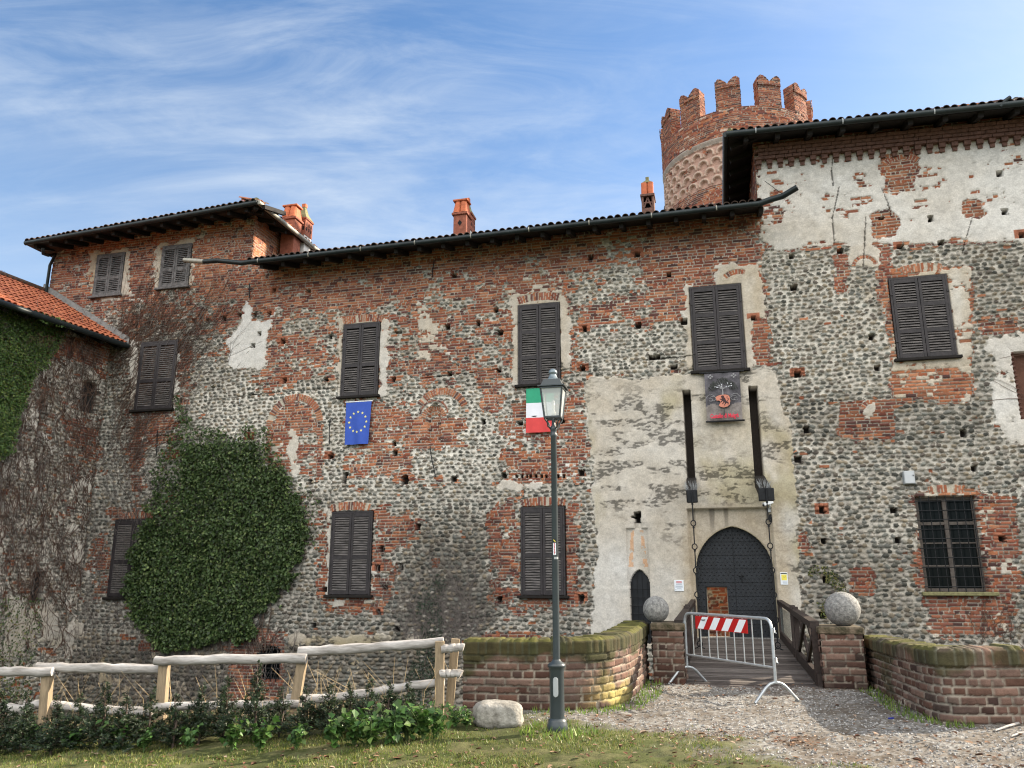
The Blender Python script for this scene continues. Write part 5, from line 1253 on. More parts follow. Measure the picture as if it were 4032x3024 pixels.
# ------------------------------------------------------------------ foot bridge
br = facade_thing('footbridge', 'dark plank footbridge with timber railings leading to the castle gate', 'bridge', 0, 0, 0); br['_a0'] = 0.0
BZ = lambda o_: .17 - .15 * o_ / 7.7
mb = MB(); rnd = random.Random(12); o_ = .05; mi = 0
while o_ < 7.62:
    w = .142; j = rnd.uniform(-.012, .012); z = BZ(o_) + rnd.uniform(-.006, .004); mb.box(-1.02 + j, 1.02 + j, -(o_ + w), -o_, z - .045, z, rnd.randrange(3), .004); o_ += w + rnd.uniform(.010, .017)
mb.build('deck', [M_DECK, mat('deck_board_pale', (.125, .11, .10), .75, var=.45, scale=5, bump=.35, bscale=30, stretch=(.6, 6, 3)), mat('deck_board_dark', (.06, .05, .045), .75, var=.5, scale=5, bump=.35, bscale=30, stretch=(.6, 6, 3))], br)
mb = MB()
for s_ in (-1, 1): mb.beam((s_ * .95, -.1, BZ(0) - .2), (s_ * .95, -7.6, BZ(7.6) - .2), .2, .28)
for y in (-2.5, -5.2): mb.box(-1.0, 1.0, y - .1, y + .1, -2.6, -.3)
mb.build('bearers', M_TIMBER, br)
mb = MB(); mb.box(-1.06, 1.06, -7.78, -7.66, -.12, .012, 0, .01); mb.build('edge_sill', M_DECK, br)
for s_ in (-1, 1):
    x = s_ * 1.0; mb = MB(); zt = lambda o_: BZ(o_) + .86 - .0 * o_
    mb.beam((x, -.1, zt(.1)), (x, -3.9, zt(3.9)), .11, .085); mb.beam((x, -4.0, zt(4.0)), (x, -7.55, zt(7.55)), .13, .10)
    rl = mb.build('railing', M_RAIL, br)
    mb = MB(); mb.beam((x, -.1, BZ(.1) + .09), (x, -7.65, BZ(7.65) + .09), .07, .17); mb.build('kerb_beam', M_RAIL, rl)
    for o_ in (.15, 3.75, 4.35, 7.5):
        mb = MB(); mb.box(x - .05, x + .05, -o_ - .05, -o_ + .05, BZ(o_) - .1, zt(o_) + (.10 if 1 < o_ < 7 else -.02), 0, .008); mb.build('post', M_RAIL, rl)
    for o0, o1 in ((4.4, 5.95), (5.95, 7.5)):
        mb = MB(); mb.beam((x, -o0, BZ(o0) + .14), (x, -o1, zt(o1) - .05), .045, .09); mb.build('brace', M_RAIL, rl)
        mb = MB(); mb.beam((x + .05, -o0, zt(o0) - .05), (x + .05, -o1, BZ(o1) + .14), .045, .09); mb.build('brace', M_RAIL, rl)
    mb = MB(); mb.box(x - .006, x + .006, -3.68, -.25, BZ(2) + .22, BZ(2) + .76); mb.build('glass_panel', M_GLASSP, rl)
# chains from the beams down to the deck
for (am, ze, d), nm, ln in zip(BEAM_END, ('left', 'right'), (6, 6)):
    ch = facade_thing('drawbridge_chain', 'black iron chain of bars and rings hanging %s of the gate arch' % nm, 'chain', am, 0, d + .04, 'drawbridge chains')
    mb = MB(); zb_ = BZ(d) + .01; n = 6; seg = (ze - zb_ - .05) / n
    for i in range(n):
        z1 = ze - seg * i; z0 = z1 - seg; rr = .052 if i % 1 == 0 else .04
        mb.tube([(0, 0, z1), (0, 0, z0 + rr * 2)], .013, 6); mb.tube([(0, 0, z1 - .02), (0, 0, z1 - .05)], .024, 6)
        ring = [(rr * math.cos(t), (.01 if i % 2 else 0), z0 + rr + rr * 1.15 * math.sin(t)) for t in np.linspace(0, 2 * math.pi, 17)[:-1]]; mb.tube(ring, .012, 6, closed=True)
    mb.tube([(-.10, 0, zb_ + .015), (-.05, 0, zb_ + .03), (0, 0, zb_ + .09), (.05, 0, zb_ + .03), (.10, 0, zb_ + .015)], .014, 6)
    mb.build('chain_links', M_IRON, ch)

# ------------------------------------------------------------------ street lamp
LX, LY = float(onY(1204, 1575, 8.92)[0]), 8.92
lz = lambda yo, d=0.0: float(onY(1200, yo, LY - d)[2])
lamp = thing('street_lamp', 'dark grey street lamp with a four sided lantern standing on the grass', 'street lamp', (LX, LY, 0), math.radians(-13))
def rz_(prof): return [(r, lz(y)) for r, y in prof]
mb = MB(); mb.lathe([(0, -.05), (.108, -.05)] + rz_([(.108, 1564), (.10, 1561), (.10, 1557), (.088, 1553), (.078, 1551)]), 28); mb.build('plinth', M_LAMP, lamp)
mb = MB(); mb.lathe(rz_([(.078, 1551), (.076, 1450), (.082, 1447), (.082, 1443), (.096, 1440), (.096, 1436), (.080, 1432), (.052, 1428), (.044, 1425), (.040, 1424)]), 28); mb.build('base_column', M_LAMP, lamp)
mb = MB(); mb.lathe(rz_([(.039, 1425), (.032, 945), (.037, 943), (.037, 938), (.032, 936), (.037, 930), (.042, 927), (.036, 922), (.022, 919), (.02, 900)]), 24); mb.build('pole', M_LAMP, lamp)
mb = MB(); zc0, zc1 = lz(1504), lz(1461)
pl = []
for t in np.linspace(0, math.pi, 9): pl.append((.027 * math.cos(t), zc1 - .027 + .027 * math.sin(t)))
for t in np.linspace(math.pi, 2 * math.pi, 9): pl.append((.027 * math.cos(t), zc0 + .027 + .027 * math.sin(t)))
cyl = [(.079 * math.sin(math.asin(max(-1, min(1, x / .079)))), -math.sqrt(max(0, .082 ** 2 - x * x)), z) for x, z in pl]; n = len(cyl)
mb.add([(x * .6 + .0, -.0845, z) for x, _, z in cyl] + cyl + [(x, y + .012, z) for x, y, z in cyl], [tuple(range(n))] + [(i, (i + 1) % n, (i + 1) % n + n, i + n) for i in range(n)] + [(i + n, (i + 1) % n + n, (i + 1) % n + 2 * n, i + 2 * n) for i in range(n)])
mb.build('hatch_plate', M_PLATE, lamp)
# lantern
zb_, zt_, ze_, zr_ = lz(903), lz(841), lz(838), lz(822); wb, wt_, we_, wr_ = .088, .125, .155, .092
ln = MB()
for sx in (-1, 1):
    for sy in (-1, 1): ln.beam((sx * wb, sy * wb, zb_), (sx * wt_, sy * wt_, zt_), .016, .016)
for z, w in ((zb_, wb), (zt_, wt_)):
    for s_ in (-1, 1): ln.beam((-w, s_ * w, z), (w, s_ * w, z), .018, .02); ln.beam((s_ * w, -w, z), (s_ * w, w, z), .018, .02)
ln.beam((-wb, 0, zb_), (wb, 0, zb_), .03, .015)
lan = ln.build('lantern_frame', M_LAMP, lamp)
for sx, sy in ((0, -1), (1, 0), (0, 1), (-1, 0)):
    g = MB(); e = .94; q = lambda u, w, z: (sx * w * .985 + (0 if sx else u * w * e), sy * w * .985 + (0 if sy else u * w * e), z); g.quad(q(-1, wb, zb_ + .008), q(1, wb, zb_ + .008), q(1, wt_, zt_ - .008), q(-1, wt_, zt_ - .008)); g.build('glass_pane', M_GLASSL, lan)
mb = MB(); ring = lambda w, z: [(-w, -w, z), (w, -w, z), (w, w, z), (-w, w, z)]
v = ring(we_, ze_ - .006) + ring(we_, ze_ + .006) + ring(wt_ + .0, ze_ + .012) + ring(wr_, zr_)
mb.add(v, [(3, 2, 1, 0)] + [(i + 4 * k_, (i + 1) % 4 + 4 * k_, (i + 1) % 4 + 4 * k_ + 4, i + 4 * k_ + 4) for k_ in range(3) for i in range(4)] + [(12, 13, 14, 15)], 0)
for s_ in (-1, 1):
    mb.box(-wr_ * .8 * 1, wr_ * .8, 0, 0, 0, 0) if False else None
mb.build('lantern_roof', M_LAMP, lan)
mb = MB(); mb.lathe(rz_([(0, 823), (.088, 823), (.088, 821), (.06, 819), (.042, 812), (.038, 809), (.044, 808), (.050, 806), (.050, 804), (.040, 800), (.02, 797.5), (0, 797)]), 24); mb.build('cap', M_LAMPL, lan)
mb = MB(); mb.lathe([(0, zb_ + .01), (.026, zb_ + .01), (.026, zb_ + .07), (.015, zb_ + .08), (.018, zb_ + .10), (.018, zb_ + .20), (0, zb_ + .215)], 14); mb.build('bulb', M_BULB, lan)
mb = MB()
for sx in (-1, 1):
    for sy in (-1, 1): mb.tube([(.03 * sx, .03 * sy, lz(926)), (.055 * sx, .055 * sy, lz(922)), (.06 * sx, .06 * sy, lz(914)), (.082 * sx, .082 * sy, lz(908)), (wb * sx, wb * sy, zb_)], .009, 6)
mb.build('scroll_brackets', M_LAMP, lan)
def text_mesh(s, size, m, parent, name, M4, ext=.001, bold=0.0, sx=1.0, align='CENTER'):
    cu = bpy.data.curves.new(name, 'FONT'); cu.body = s; cu.size = size; cu.extrude = ext; cu.offset = bold; cu.align_x = align; cu.resolution_u = 3
    ob = bpy.data.objects.new(name, cu); COL.objects.link(ob); bpy.context.view_layer.update()
    me = bpy.data.meshes.new_from_object(ob.evaluated_get(bpy.context.evaluated_depsgraph_get())); bpy.data.objects.remove(ob); bpy.data.curves.remove(cu)
    me.transform(M4 @ Matrix.Diagonal((sx, 1, 1, 1))); me.materials.clear(); me.materials.append(m); o = bpy.data.objects.new(name, me); COL.objects.link(o); o.parent = parent; return o
def facing(x, y, z): return Matrix.Translation((x, y, z)) @ Matrix.Rotation(math.pi / 2, 4, 'X')      # text reading from -y
# number plate on the pole, turned a little to the left as in the photograph
pr = .0345; zp0, zp1 = lz(1199), lz(1173)
mb = MB()
for i in range(4):
    t0 = math.radians(-13 + i * 6.5 * 2 - 13); t1 = t0 + math.radians(13); r_ = pr + .0035
    P = lambda t, z: (r_ * math.sin(t), -r_ * math.cos(t), z); mb.quad(P(t0, zp0), P(t1, zp0), P(t1, zp1), P(t0, zp1))
pt = mb.build('number_plate', M_PAPER, lamp)
for i, ch_ in enumerate('2327'):
    text_mesh(ch_, .034, M_INKR, pt, 'digit', facing(.0, -pr - .0045, zp1 - .028 - i * (zp1 - zp0) / 4.1), .0008, .0012)
mb = MB()
for i in range(3):
    t0 = math.radians(-22 + i * 14); t1 = t0 + math.radians(14); r_ = pr + .0035; mb.quad((r_ * math.sin(t0), -r_ * math.cos(t0), zp1 + .004), (r_ * math.sin(t1), -r_ * math.cos(t1), zp1 + .004), (r_ * math.sin(t1), -r_ * math.cos(t1), lz(1164)), (r_ * math.sin(t0), -r_ * math.cos(t0), lz(1164)))
st = mb.build('sticker', M_INK, lamp)
mb = MB(); mb.beam((-.010, -pr - .006, lz(1166)), (.012, -pr - .006, lz(1171)), .002, .008, 0, up=(0, 0, 1)); mb.build('sticker_stripe', M_YEL, st)
mb = MB()
for i in range(5):
    t0 = math.radians(-10 + i * 16); t1 = t0 + math.radians(16); r_ = pr + .003; mb.quad((r_ * math.sin(t0), -r_ * math.cos(t0), lz(1208)), (r_ * math.sin(t1), -r_ * math.cos(t1), lz(1208)), (r_ * math.sin(t1), -r_ * math.cos(t1), lz(1203)), (r_ * math.sin(t0), -r_ * math.cos(t0), lz(1203)))
mb.build('torn_sticker', M_PLATE, lamp)

# ------------------------------------------------------------------ crowd barrier and its striped board
BL_, BR_ = Vector((2.67, 12.80, 0)), Vector((3.41, 10.91, 0)); blen = (BR_ - BL_).length; bang = math.atan2(BR_.y - BL_.y, BR_.x - BL_.x)
bar = thing('crowd_barrier', 'galvanised steel crowd barrier standing across the bridge entrance', 'barrier', BL_, bang)
mb = MB(); Tz, Lz = 1.04, .43; r_ = .021
arc = lambda cx_, s_: [(cx_ + s_ * .12 * math.cos(t), 0, Tz - .12 + .12 * math.sin(t)) for t in np.linspace(0, math.pi / 2, 6)]
left = [(0, 0, .24)] + [(.12 - .12 * math.cos(t), 0, Tz - .12 + .12 * math.sin(t)) for t in np.linspace(0, math.pi / 2, 6)]; right = [(blen - .12 + .12 * math.sin(t), 0, Tz - .12 + .12 * math.cos(t)) for t in np.linspace(0, math.pi / 2, 6)] + [(blen, 0, .24)]
mb.tube(left + right, r_, 10); mb.build('frame', M_ZINC, bar)
mb = MB(); mb.tube([(0, 0, Lz), (blen, 0, Lz)], .016, 8); mb.build('bottom_rail', M_ZINC, bar)
nb = 9
for i in range(1, nb + 1):
    mb = MB(); xx = blen * i / (nb + 1); mb.tube([(xx, 0, Lz), (xx, 0, Tz)], .0085, 6); mb.build('bar', M_ZINC, bar)
for xx in (0, blen):
    mb = MB(); pts = [(xx, -.34, .015), (xx, -.16, .19), (xx, -.09, .235), (xx, 0, .255), (xx, .09, .235), (xx, .16, .19), (xx, .34, .015)]; mb.tube(pts, .019, 8); mb.build('foot', M_ZINC, bar)
for z in (.92, .55):
    mb = MB(); mb.tube([(blen, 0, z), (blen + .05, 0, z + .005), (blen + .055, 0, z - .05), (blen + .09, 0, z - .055)], .008, 6); mb.build('hook', M_ZINC, bar)
    mb = MB(); mb.tube([(0, 0, z - .02), (-.05, 0, z - .02)], .008, 6); mb.build('pin', M_ZINC, bar)
# board, hung on the side facing the yard
bp_ = np.array(BL_); bd = np.array([math.cos(bang), math.sin(bang), 0]); bnrm = np.array([bd[1], -bd[0], 0])
if bnrm[1] > 0: bnrm = -bnrm
def onbar(x, y):
    d = ray(x * KO, y * KO); p_ = bp_ + bnrm * .03; q = OC + d * np.dot(p_ - OC, bnrm) / np.dot(d, bnrm); return float(np.dot(q - p_, bd)), float(q[2])
tl, tr, brc, blc = onbar(2738, 2425), onbar(2939, 2439), onbar(2946, 2494), onbar(2745, 2476)
sd_ = float(np.dot(np.cross([0, 0, 1], bd), bnrm)); yb = .03 * (1 if sd_ > 0 else -1)
bx0, bx1, bz0, bz1 = tl[0], tr[0] + .01, (brc[1] + blc[1]) / 2, (tl[1] + tr[1]) / 2
board = thing('warning_board', 'red and white diagonally striped board hung on the crowd barrier', 'sign', BL_, bang)
mb = MB(); mb.box(bx0, bx1, yb - .006, yb + .006, bz0, bz1); pn = mb.build('panel', M_RED, board)
wd_ = bx1 - bx0; hh_ = bz1 - bz0; f_ = yb + (.0075 if yb > 0 else -.0075)
for i in range(4):
    u0 = (.135 + .24 * i); s_ = .125; sl2 = .115; mb = MB(); P = [(bx0 + wd_ * (u0 - sl2 + .02), f_, bz0 + .006), (bx0 + wd_ * (u0 - sl2 + .02 + s_), f_, bz0 + .006), (bx0 + wd_ * (u0 + s_ + .015), f_, bz1 - .006), (bx0 + wd_ * (u0 + .015), f_, bz1 - .006)]
    mb.add(P, [(0, 1, 2, 3)] if yb < 0 else [(3, 2, 1, 0)]); mb.build('white_stripe', M_WHITE, pn)
rotz = Matrix.Rotation(0 if yb < 0 else math.pi, 4, 'Z')
text_mesh('CANT', .036, M_INK, pn, 'lettering', Matrix.Translation((bx0 + wd_ * .17, f_ + (.0015 if yb > 0 else -.0015), bz1 - .066)) @ rotz @ Matrix.Rotation(math.pi / 2, 4, 'X'), .0006, .001, sx=1.15)
# ------------------------------------------------------------------ boulder, litter, roots
def lump(name, loc_, size, seed, m, label, cat, rz=0, flat=.0, sq=3.5, amp=.16):
    n, k_ = 48, 26; th = np.linspace(0, 2 * np.pi, n, endpoint=False); ph = np.linspace(-np.pi / 2, np.pi / 2, k_); T, Pp = np.meshgrid(th, ph)
    sg = lambda v, p: np.sign(v) * np.abs(v) ** p
    x = sg(np.cos(Pp), 2 / sq) * sg(np.cos(T), 2 / sq); y = sg(np.cos(Pp), 2 / sq) * sg(np.sin(T), 2 / sq); z = sg(np.sin(Pp), 2 / sq)
    r = 1 + amp * (fbm(x * 1.6 + z * 1.3 + 5, y * 1.6 - z + 3, seed, 4) - .5) * 2 + .05 * (fbm(x * 7 + z * 3, y * 7 + z * 5, seed + 2, 3) - .5)
    V = np.stack([x * r * size[0], y * r * size[1], z * r * size[2] + size[2] * .86], -1).reshape(-1, 3); i = np.arange(n * k_).reshape(k_, n); j = np.roll(i, -1, 1)
    F = np.stack([i[:-1], j[:-1], j[1:], i[1:]], -1).reshape(-1, 4); o = np_mesh(name, V, F, m); o.location = Vector([float(c) for c in loc_]); o.rotation_euler = (0, 0, rz); return tag(o, label, cat)
bl0, bl1 = atz(1021, 1572, 0), atz(1130, 1570, 0); bc = (bl0 + bl1) / 2
lump('boulder', (bc[0], bc[1] + .2, -.03), ((bl1[0] - bl0[0]) / 2, .2, .145), 7, M_BOULD, 'squared pale boulder lying on the grass in front of the brick parapet', 'boulder', .06, amp=.12)
p_ = atz(1925, 1554, 0); mb = MB(); mb.tube([(-.035, 0, .012), (.02, 0, .012)], .009, 8); mb.tube([(.02, 0, .012), (.04, .004, .012)], .0075, 8)
o = mb.build('lighter', mat('blue_plastic', (.01, .02, .22), .35)); o.location = Vector(p_); o.rotation_euler = (0, 0, .3); tag(o, 'small dark blue plastic tube dropped on the gravel', 'litter')
for pts, lb in (([(2150, 1578), (2175, 1569), (2200, 1562), (2235, 1556)], 'thin bare root lying along the foot of the right parapet'), ([(2185, 1590), (2205, 1583), (2235, 1580)], 'shorter bare root in the gravel in front of the longer root')):
    q = [atz(x, y, .02) for x, y in pts]; mb = MB(); c0 = q[0]; mb.tube([tuple(p - c0) for p in q], [.008, .013, .016, .018][:len(q)], 6); o = mb.build('root', M_LOG); o.location = Vector(c0); tag(o, lb, 'root')

# ------------------------------------------------------------------ log fence on the edge of the moat
FY = 9.65
fc = onY(500, 1500, FY)
fence = thing('log_fence', 'rustic fence of pale debarked logs on sawn posts beside the moat', 'fence', (fc[0], FY, 0))
def fp(x, y, dy=0.0): q = onY(x, y, FY + dy); return (q[0] - fc[0], q[1] - FY, q[2])
def log(pts, r, seed):
    rnd = random.Random(seed); P = [Vector(p) for p in pts]; Q = []; n = 14
    for i in range(n + 1):
        t = i / n * (len(P) - 1); k_ = min(int(t), len(P) - 2); Q.append(P[k_].lerp(P[k_ + 1], t - k_))
    for _ in range(3): Q = [Q[0]] + [(a + b * 2 + c) / 4 for a, b, c in zip(Q[:-2], Q[1:-1], Q[2:])] + [Q[-1]]
    Q = [q + Vector((0, rnd.uniform(-.006, .006), rnd.uniform(-.007, .007))) for q in Q]
    mb = MB(); mb.tube(Q, [r * rnd.uniform(.92, 1.07) for _ in Q], 12); mb.build('rail', M_LOG, fence)
for i, (pts, dy, r) in enumerate((([(-60, 1451), (20, 1451), (113, 1452)], -.05, .052), ([(79, 1441), (200, 1443), (352, 1445)], .06, .054), ([(335, 1428), (480, 1424), (662, 1422)], -.05, .053), ([(645, 1408), (800, 1399), (958, 1387)], .05, .055), ([(953, 1402), (1002, 1398)], -.04, .046),
                                 ([(-60, 1527), (0, 1528), (72, 1533)], -.05, .048), ([(55, 1520), (130, 1524), (210, 1534), (330, 1538)], .06, .05), ([(327, 1526), (500, 1523), (652, 1521)], -.04, .048), ([(620, 1510), (730, 1508), (850, 1487), (960, 1474)], .05, .05), ([(952, 1455), (997, 1455)], -.04, .046))): log([fp(x, y, dy) for x, y in pts], r, i)
for i, (x0, y0, x1, y1, w) in enumerate(((104, 1449, 92, 1600, .095), (356, 1431, 343, 1610, .10), (654, 1421, 622, 1620, .10), (950, 1385, 949, 1580, .10), (984, 1380, 968, 1560, .095))):
    mb = MB(); dy = 0 if i < 4 else .22; p, q = fp(x0, y0, dy), fp(x1, y1, dy); mb.beam(q, p, w, w, 0, up=(0, 1, 0)); mb.build('post', M_POST, fence)

# ------------------------------------------------------------------ foliage helpers
def leaf_cloud(P, N, size, r, cols, droop=.35, wide=.72, jit=.6):
    """one pointed, folded leaf per point; N is the way the leaf faces"""
    n = len(P); nrm = N + r.normal(0, jit, (n, 3)); nrm /= np.linalg.norm(nrm, axis=1, keepdims=True) + 1e-9
    up = np.array([0, 0, -1.0]) + r.normal(0, .7, (n, 3)); ax = up - nrm * np.sum(up * nrm, 1, keepdims=True); ax /= np.linalg.norm(ax, axis=1, keepdims=True) + 1e-9; bx = np.cross(nrm, ax)
    s = (size * r.uniform(.55, 1.3, n))[:, None]
    tmpl = [(-.5, 0, 0), (-.15, .5 * wide, .10), (.5, 0, -.1 * droop), (-.15, -.5 * wide, .10)]
    V = np.stack([P + ax * (u * s) + bx * (v * s) + nrm * (w * s) for u, v, w in tmpl], 1)
    c = pal(r.uniform(0, 1, n), cols) * r.uniform(.6, 1.45, (n, 1))
    return V.reshape(-1, 3), np.arange(n * 4).reshape(-1, 4), np.repeat(c, 4, 0)
def on_plane(poly, n, r, conv, thick, seed, ragged=14, dens=None):
    xs = [p[0] for p in poly]; ys = [p[1] for p in poly]; x = r.uniform(min(xs) - 15, max(xs) + 15, n); y = r.uniform(min(ys) - 15, max(ys) + 15, n)
    wx = x + (fbm(x / 18, y / 18, seed, 3) - .5) * 2 * ragged + (fbm(x / 60, y / 60, seed + 7, 3) - .5) * 2.2 * ragged; wy = y + (fbm(x / 18 + 40, y / 18, seed + 1, 3) - .5) * 2 * ragged
    m = inpoly(poly, wx, wy)
    if dens is not None: m &= dens(x, y, r.uniform(0, 1, n))
    x, y = x[m], y[m]; q = np.array([conv(a, b) for a, b in zip(x, y)])
    th = thick * (.25 + .75 * fbm(q[:, 0] * 1.6, q[:, 1] * 1.6, seed + 3, 3)) ; d = r.uniform(.1, 1, len(x)) ** .6 * th
    return x, y, q, d
IVY = [(.042, .072, .022), (.058, .098, .030), (.028, .05, .018), (.075, .118, .038), (.048, .086, .026), (.12, .16, .055)]
IVYY = [(.05, .10, .02), (.08, .14, .03), (.035, .07, .02), (.13, .17, .04), (.06, .11, .025)]
def vec_front(q, d): return np.stack([q[:, 0], -d, q[:, 1]], -1)
def strands(parent, name, starts, conv, r, step, nst, wander, rad, drift, m=M_VINE, off=.02, pack=1):
    mb = MB()
    for (x, y) in starts:
        pts = []; a = r.normal(drift[0], drift[1]); k_ = int(nst * r.uniform(.4, 1.2))
        o_ = off * r.uniform(.5, 1.8)
        for i in range(k_):
            q = conv(x, y, o_ + r.uniform(-.006, .012)); pts.append(q); a += r.normal(0, wander); a = a * .93 + drift[0] * .07; x += math.sin(a) * step; y -= math.cos(a) * step
        if len(pts) > 2: rr = rad * r.uniform(.5, 1.5); mb.tube(pts, [rr * (1 - .6 * i / len(pts)) for i in range(len(pts))], 3, cap=False)
    return tag(mb.build(name, m, parent), kind='stuff')
# --- the big ivy on the front
BIG = [(386, 868), (400, 858), (412, 880), (420, 930), (470, 925), (515, 938), (556, 918), (580, 925), (598, 985), (632, 1025), (660, 1052), (668, 1100), (674, 1150), (662, 1205), (640, 1262), (600, 1318), (545, 1372), (485, 1400), (400, 1405), (335, 1398), (300, 1345), (286, 1260), (298, 1210), (318, 1150), (328, 1085), (340, 1010), (372, 962)]
r = np.random.default_rng(31); a0, z0 = W(470, 1400); ivy = facade_thing('ivy', 'large dense dark green ivy spread over the cobble wall', 'ivy', a0, z0, 0)
conv = lambda x, y: tuple(np.array(W(x, y)) - (a0, z0))
def dn(x, y, u): return u < np.where(y < 960, .30, np.where(x < 400, np.clip((y - 930) / 260, .28, 1), 1)) * np.where((x > 560) & (y < 1010), .5, 1)
x, y, q, d = on_plane(BIG, 60000, r, conv, .42, 401, 26, dn)
V, F, c = leaf_cloud(vec_front(q, d), np.array([0, -1, .55]), .095, r, IVY, jit=.75); np_mesh('foliage', V, F, M_LEAF, ivy, c, False)
tr = [(290, 1240, 420, 980), (560, 920, 690, 1140), (420, 1390, 600, 1400)]
x, y, q, d = on_plane([(545, 1015), (600, 1000), (690, 1075), (690, 1200), (640, 1150)], 1500, r, conv, .08, 409, 10); V, F, c = leaf_cloud(vec_front(q, d), np.array([0, -1, .4]), .06, r, IVY); tag(np_mesh('foliage_tips', V, F, M_LEAF, ivy, c, False), kind='stuff')
c3 = lambda x, y, o_: (W(x, y)[0] - a0, -o_, W(x, y)[1] - z0)
strands(ivy, 'stems', [(r.uniform(330, 600), 1405) for _ in range(60)], c3, r, 12, 34, .18, .014, (0, .35), off=.03)
# --- thin ivy strip and dry creeper in the middle of the front
a1_, z1_ = W(935, 1400); iv2 = facade_thing('ivy', 'thin dark ivy strip with dry grey creeper climbing below the middle of the wall', 'ivy', a1_, z1_, 0); cv = lambda x, y: tuple(np.array(W(x, y)) - (a1_, z1_)); cv3 = lambda x, y, o_: (W(x, y)[0] - a1_, -o_, W(x, y)[1] - z1_)
x, y, q, d = on_plane([(915, 1260), (950, 1230), (962, 1380), (945, 1490), (890, 1520), (880, 1470), (900, 1380)], 9000, r, cv, .07, 421, 12, lambda x, y, u: u < .42 + .4 * (y > 1290))
V, F, c = leaf_cloud(vec_front(q, d), np.array([0, -1, .3]), .045, r, [(.03, .05, .03), (.02, .035, .022), (.045, .07, .04)]); np_mesh('foliage', V, F, M_LEAF, iv2, c, False)
M_VG = mat('grey_vine', (.15, .13, .12), .95, var=.35)
strands(iv2, 'dry_stems', [(r.uniform(875, 1040), 1400 + r.uniform(-60, 0)) for _ in range(230)], cv3, r, 7, 34, .35, .006, (0, .35), m=M_VG)
# --- creepers on the low house
a2_ = 0; iv3 = thing('ivy', 'bright green ivy spilling from the eave of the low house', 'ivy', FA(LOWA, 0, 0), -YAW)
def cl(x, y): return onlow(x, y)
def low3(x, y, o_): s_, z_ = onlow(x, y); return (o_, -s_, z_)
GP = [(-60, 655), (20, 668), (70, 690), (118, 700), (132, 722), (112, 768), (72, 820), (44, 880), (22, 940), (6, 985), (-60, 1000)]
x, y, q, d = on_plane(GP, 30000, r, cl, .45, 431, 10)
P_ = np.stack([d + .02, -q[:, 0], q[:, 1]], -1); V, F, c = leaf_cloud(P_, np.array([1, -.4, .5]), .062, r, IVYY); np_mesh('foliage', V, F, M_LEAF, iv3, c, False)
ed = [(70, 665), (150, 700), (160, 715), (90, 700)]
x, y, q, d = on_plane(ed, 1600, r, lambda x, y: onlow(x, y, LOWA + .66), .2, 441, 5); P_ = np.stack([d + .62, -q[:, 0], q[:, 1]], -1); V, F, c = leaf_cloud(P_, np.array([1, -.4, .5]), .06, r, IVYY); tag(np_mesh('foliage_tips', V, F, M_LEAF, iv3, c, False), kind='stuff')
iv4 = thing('creeper', 'bare brown creeper covering the wall of the low house', 'creeper', FA(LOWA, 0, 0), -YAW)
M_VB = mat('brown_vine', (.10, .06, .045), .95, var=.45, scale=3)
def in_low(n):
    out = []
    while len(out) < n:
        x, y = r.uniform(-30, 215), r.uniform(740, 1460)
        if x < 232 - (y - 740) * .10 and r.uniform() < .35 + .65 * (y < 1330): out.append((x, y))
    return out
strands(iv4, 'stems', in_low(1500), low3, r, 6.5, 15, .32, .0075, (0, .35), m=M_VB, off=.035)
strands(iv4, 'pale_stems', in_low(350), low3, r, 7, 18, .25, .006, (0, .25), m=M_VG, off=.05)
strands(iv4, 'hanging_stems', [(r.uniform(20, 262), 0) for _ in range(0)] + [(x_, 700 + (x_ - 100) * .22 + 22 + r.uniform(0, 14)) for x_ in r.uniform(60, 262, 70)], lambda x, y, o_: (.55 + o_, -onlow(x, y, LOWA + .55)[0], onlow(x, y, LOWA + .55)[1]), r, 5, 9, .5, .005, (math.pi, .6), m=M_VB)
x, y, q, d = on_plane([(0, 1290), (75, 1290), (80, 1400), (60, 1500), (-40, 1560), (-40, 1300)], 3600, r, cl, .2, 447, 14, lambda x, y, u: u < .5); P_ = np.stack([d + .02, -q[:, 0], q[:, 1]], -1); V, F, c = leaf_cloud(P_, np.array([1, -.4, .4]), .06, r, IVY + [(.16, .15, .05)]); np_mesh('low_leaves', V, F, M_LEAF, iv4, c, False)
a5, z5 = W(300, 900); iv5 = facade_thing('creeper', 'bare grey creeper fanning over the brick above the shuttered window', 'creeper', a5, z5, 0); w5 = lambda x, y, o_: (W(x, y)[0] - a5, -o_, W(x, y)[1] - z5)
strands(iv5, 'stems', [(235 + r.uniform(0, 60), 1000 + r.uniform(-280, 40)) for _ in range(260)] + [(r.uniform(230, 400), r.uniform(720, 860)) for _ in range(240)], w5, r, 8, 26, .16, .006, (.62, .35), m=M_VB, off=.02)
strands(iv5, 'pale_stems', [(r.uniform(235, 420), r.uniform(700, 1000)) for _ in range(90)], w5, r, 9, 30, .14, .007, (.7, .35), m=M_VG, off=.03)
strands(iv5, 'low_stems', [(r.uniform(165, 330), r.uniform(1000, 1400)) for _ in range(300)], w5, r, 7, 20, .22, .006, (.15, .35), m=M_VG, off=.03)
strands(iv5, 'foot_stems', [(r.uniform(150, 640), 1470 + r.uniform(-60, 60)) for _ in range(260)], w5, r, 7, 18, .25, .006, (.1, .35), m=M_VG, off=.03)
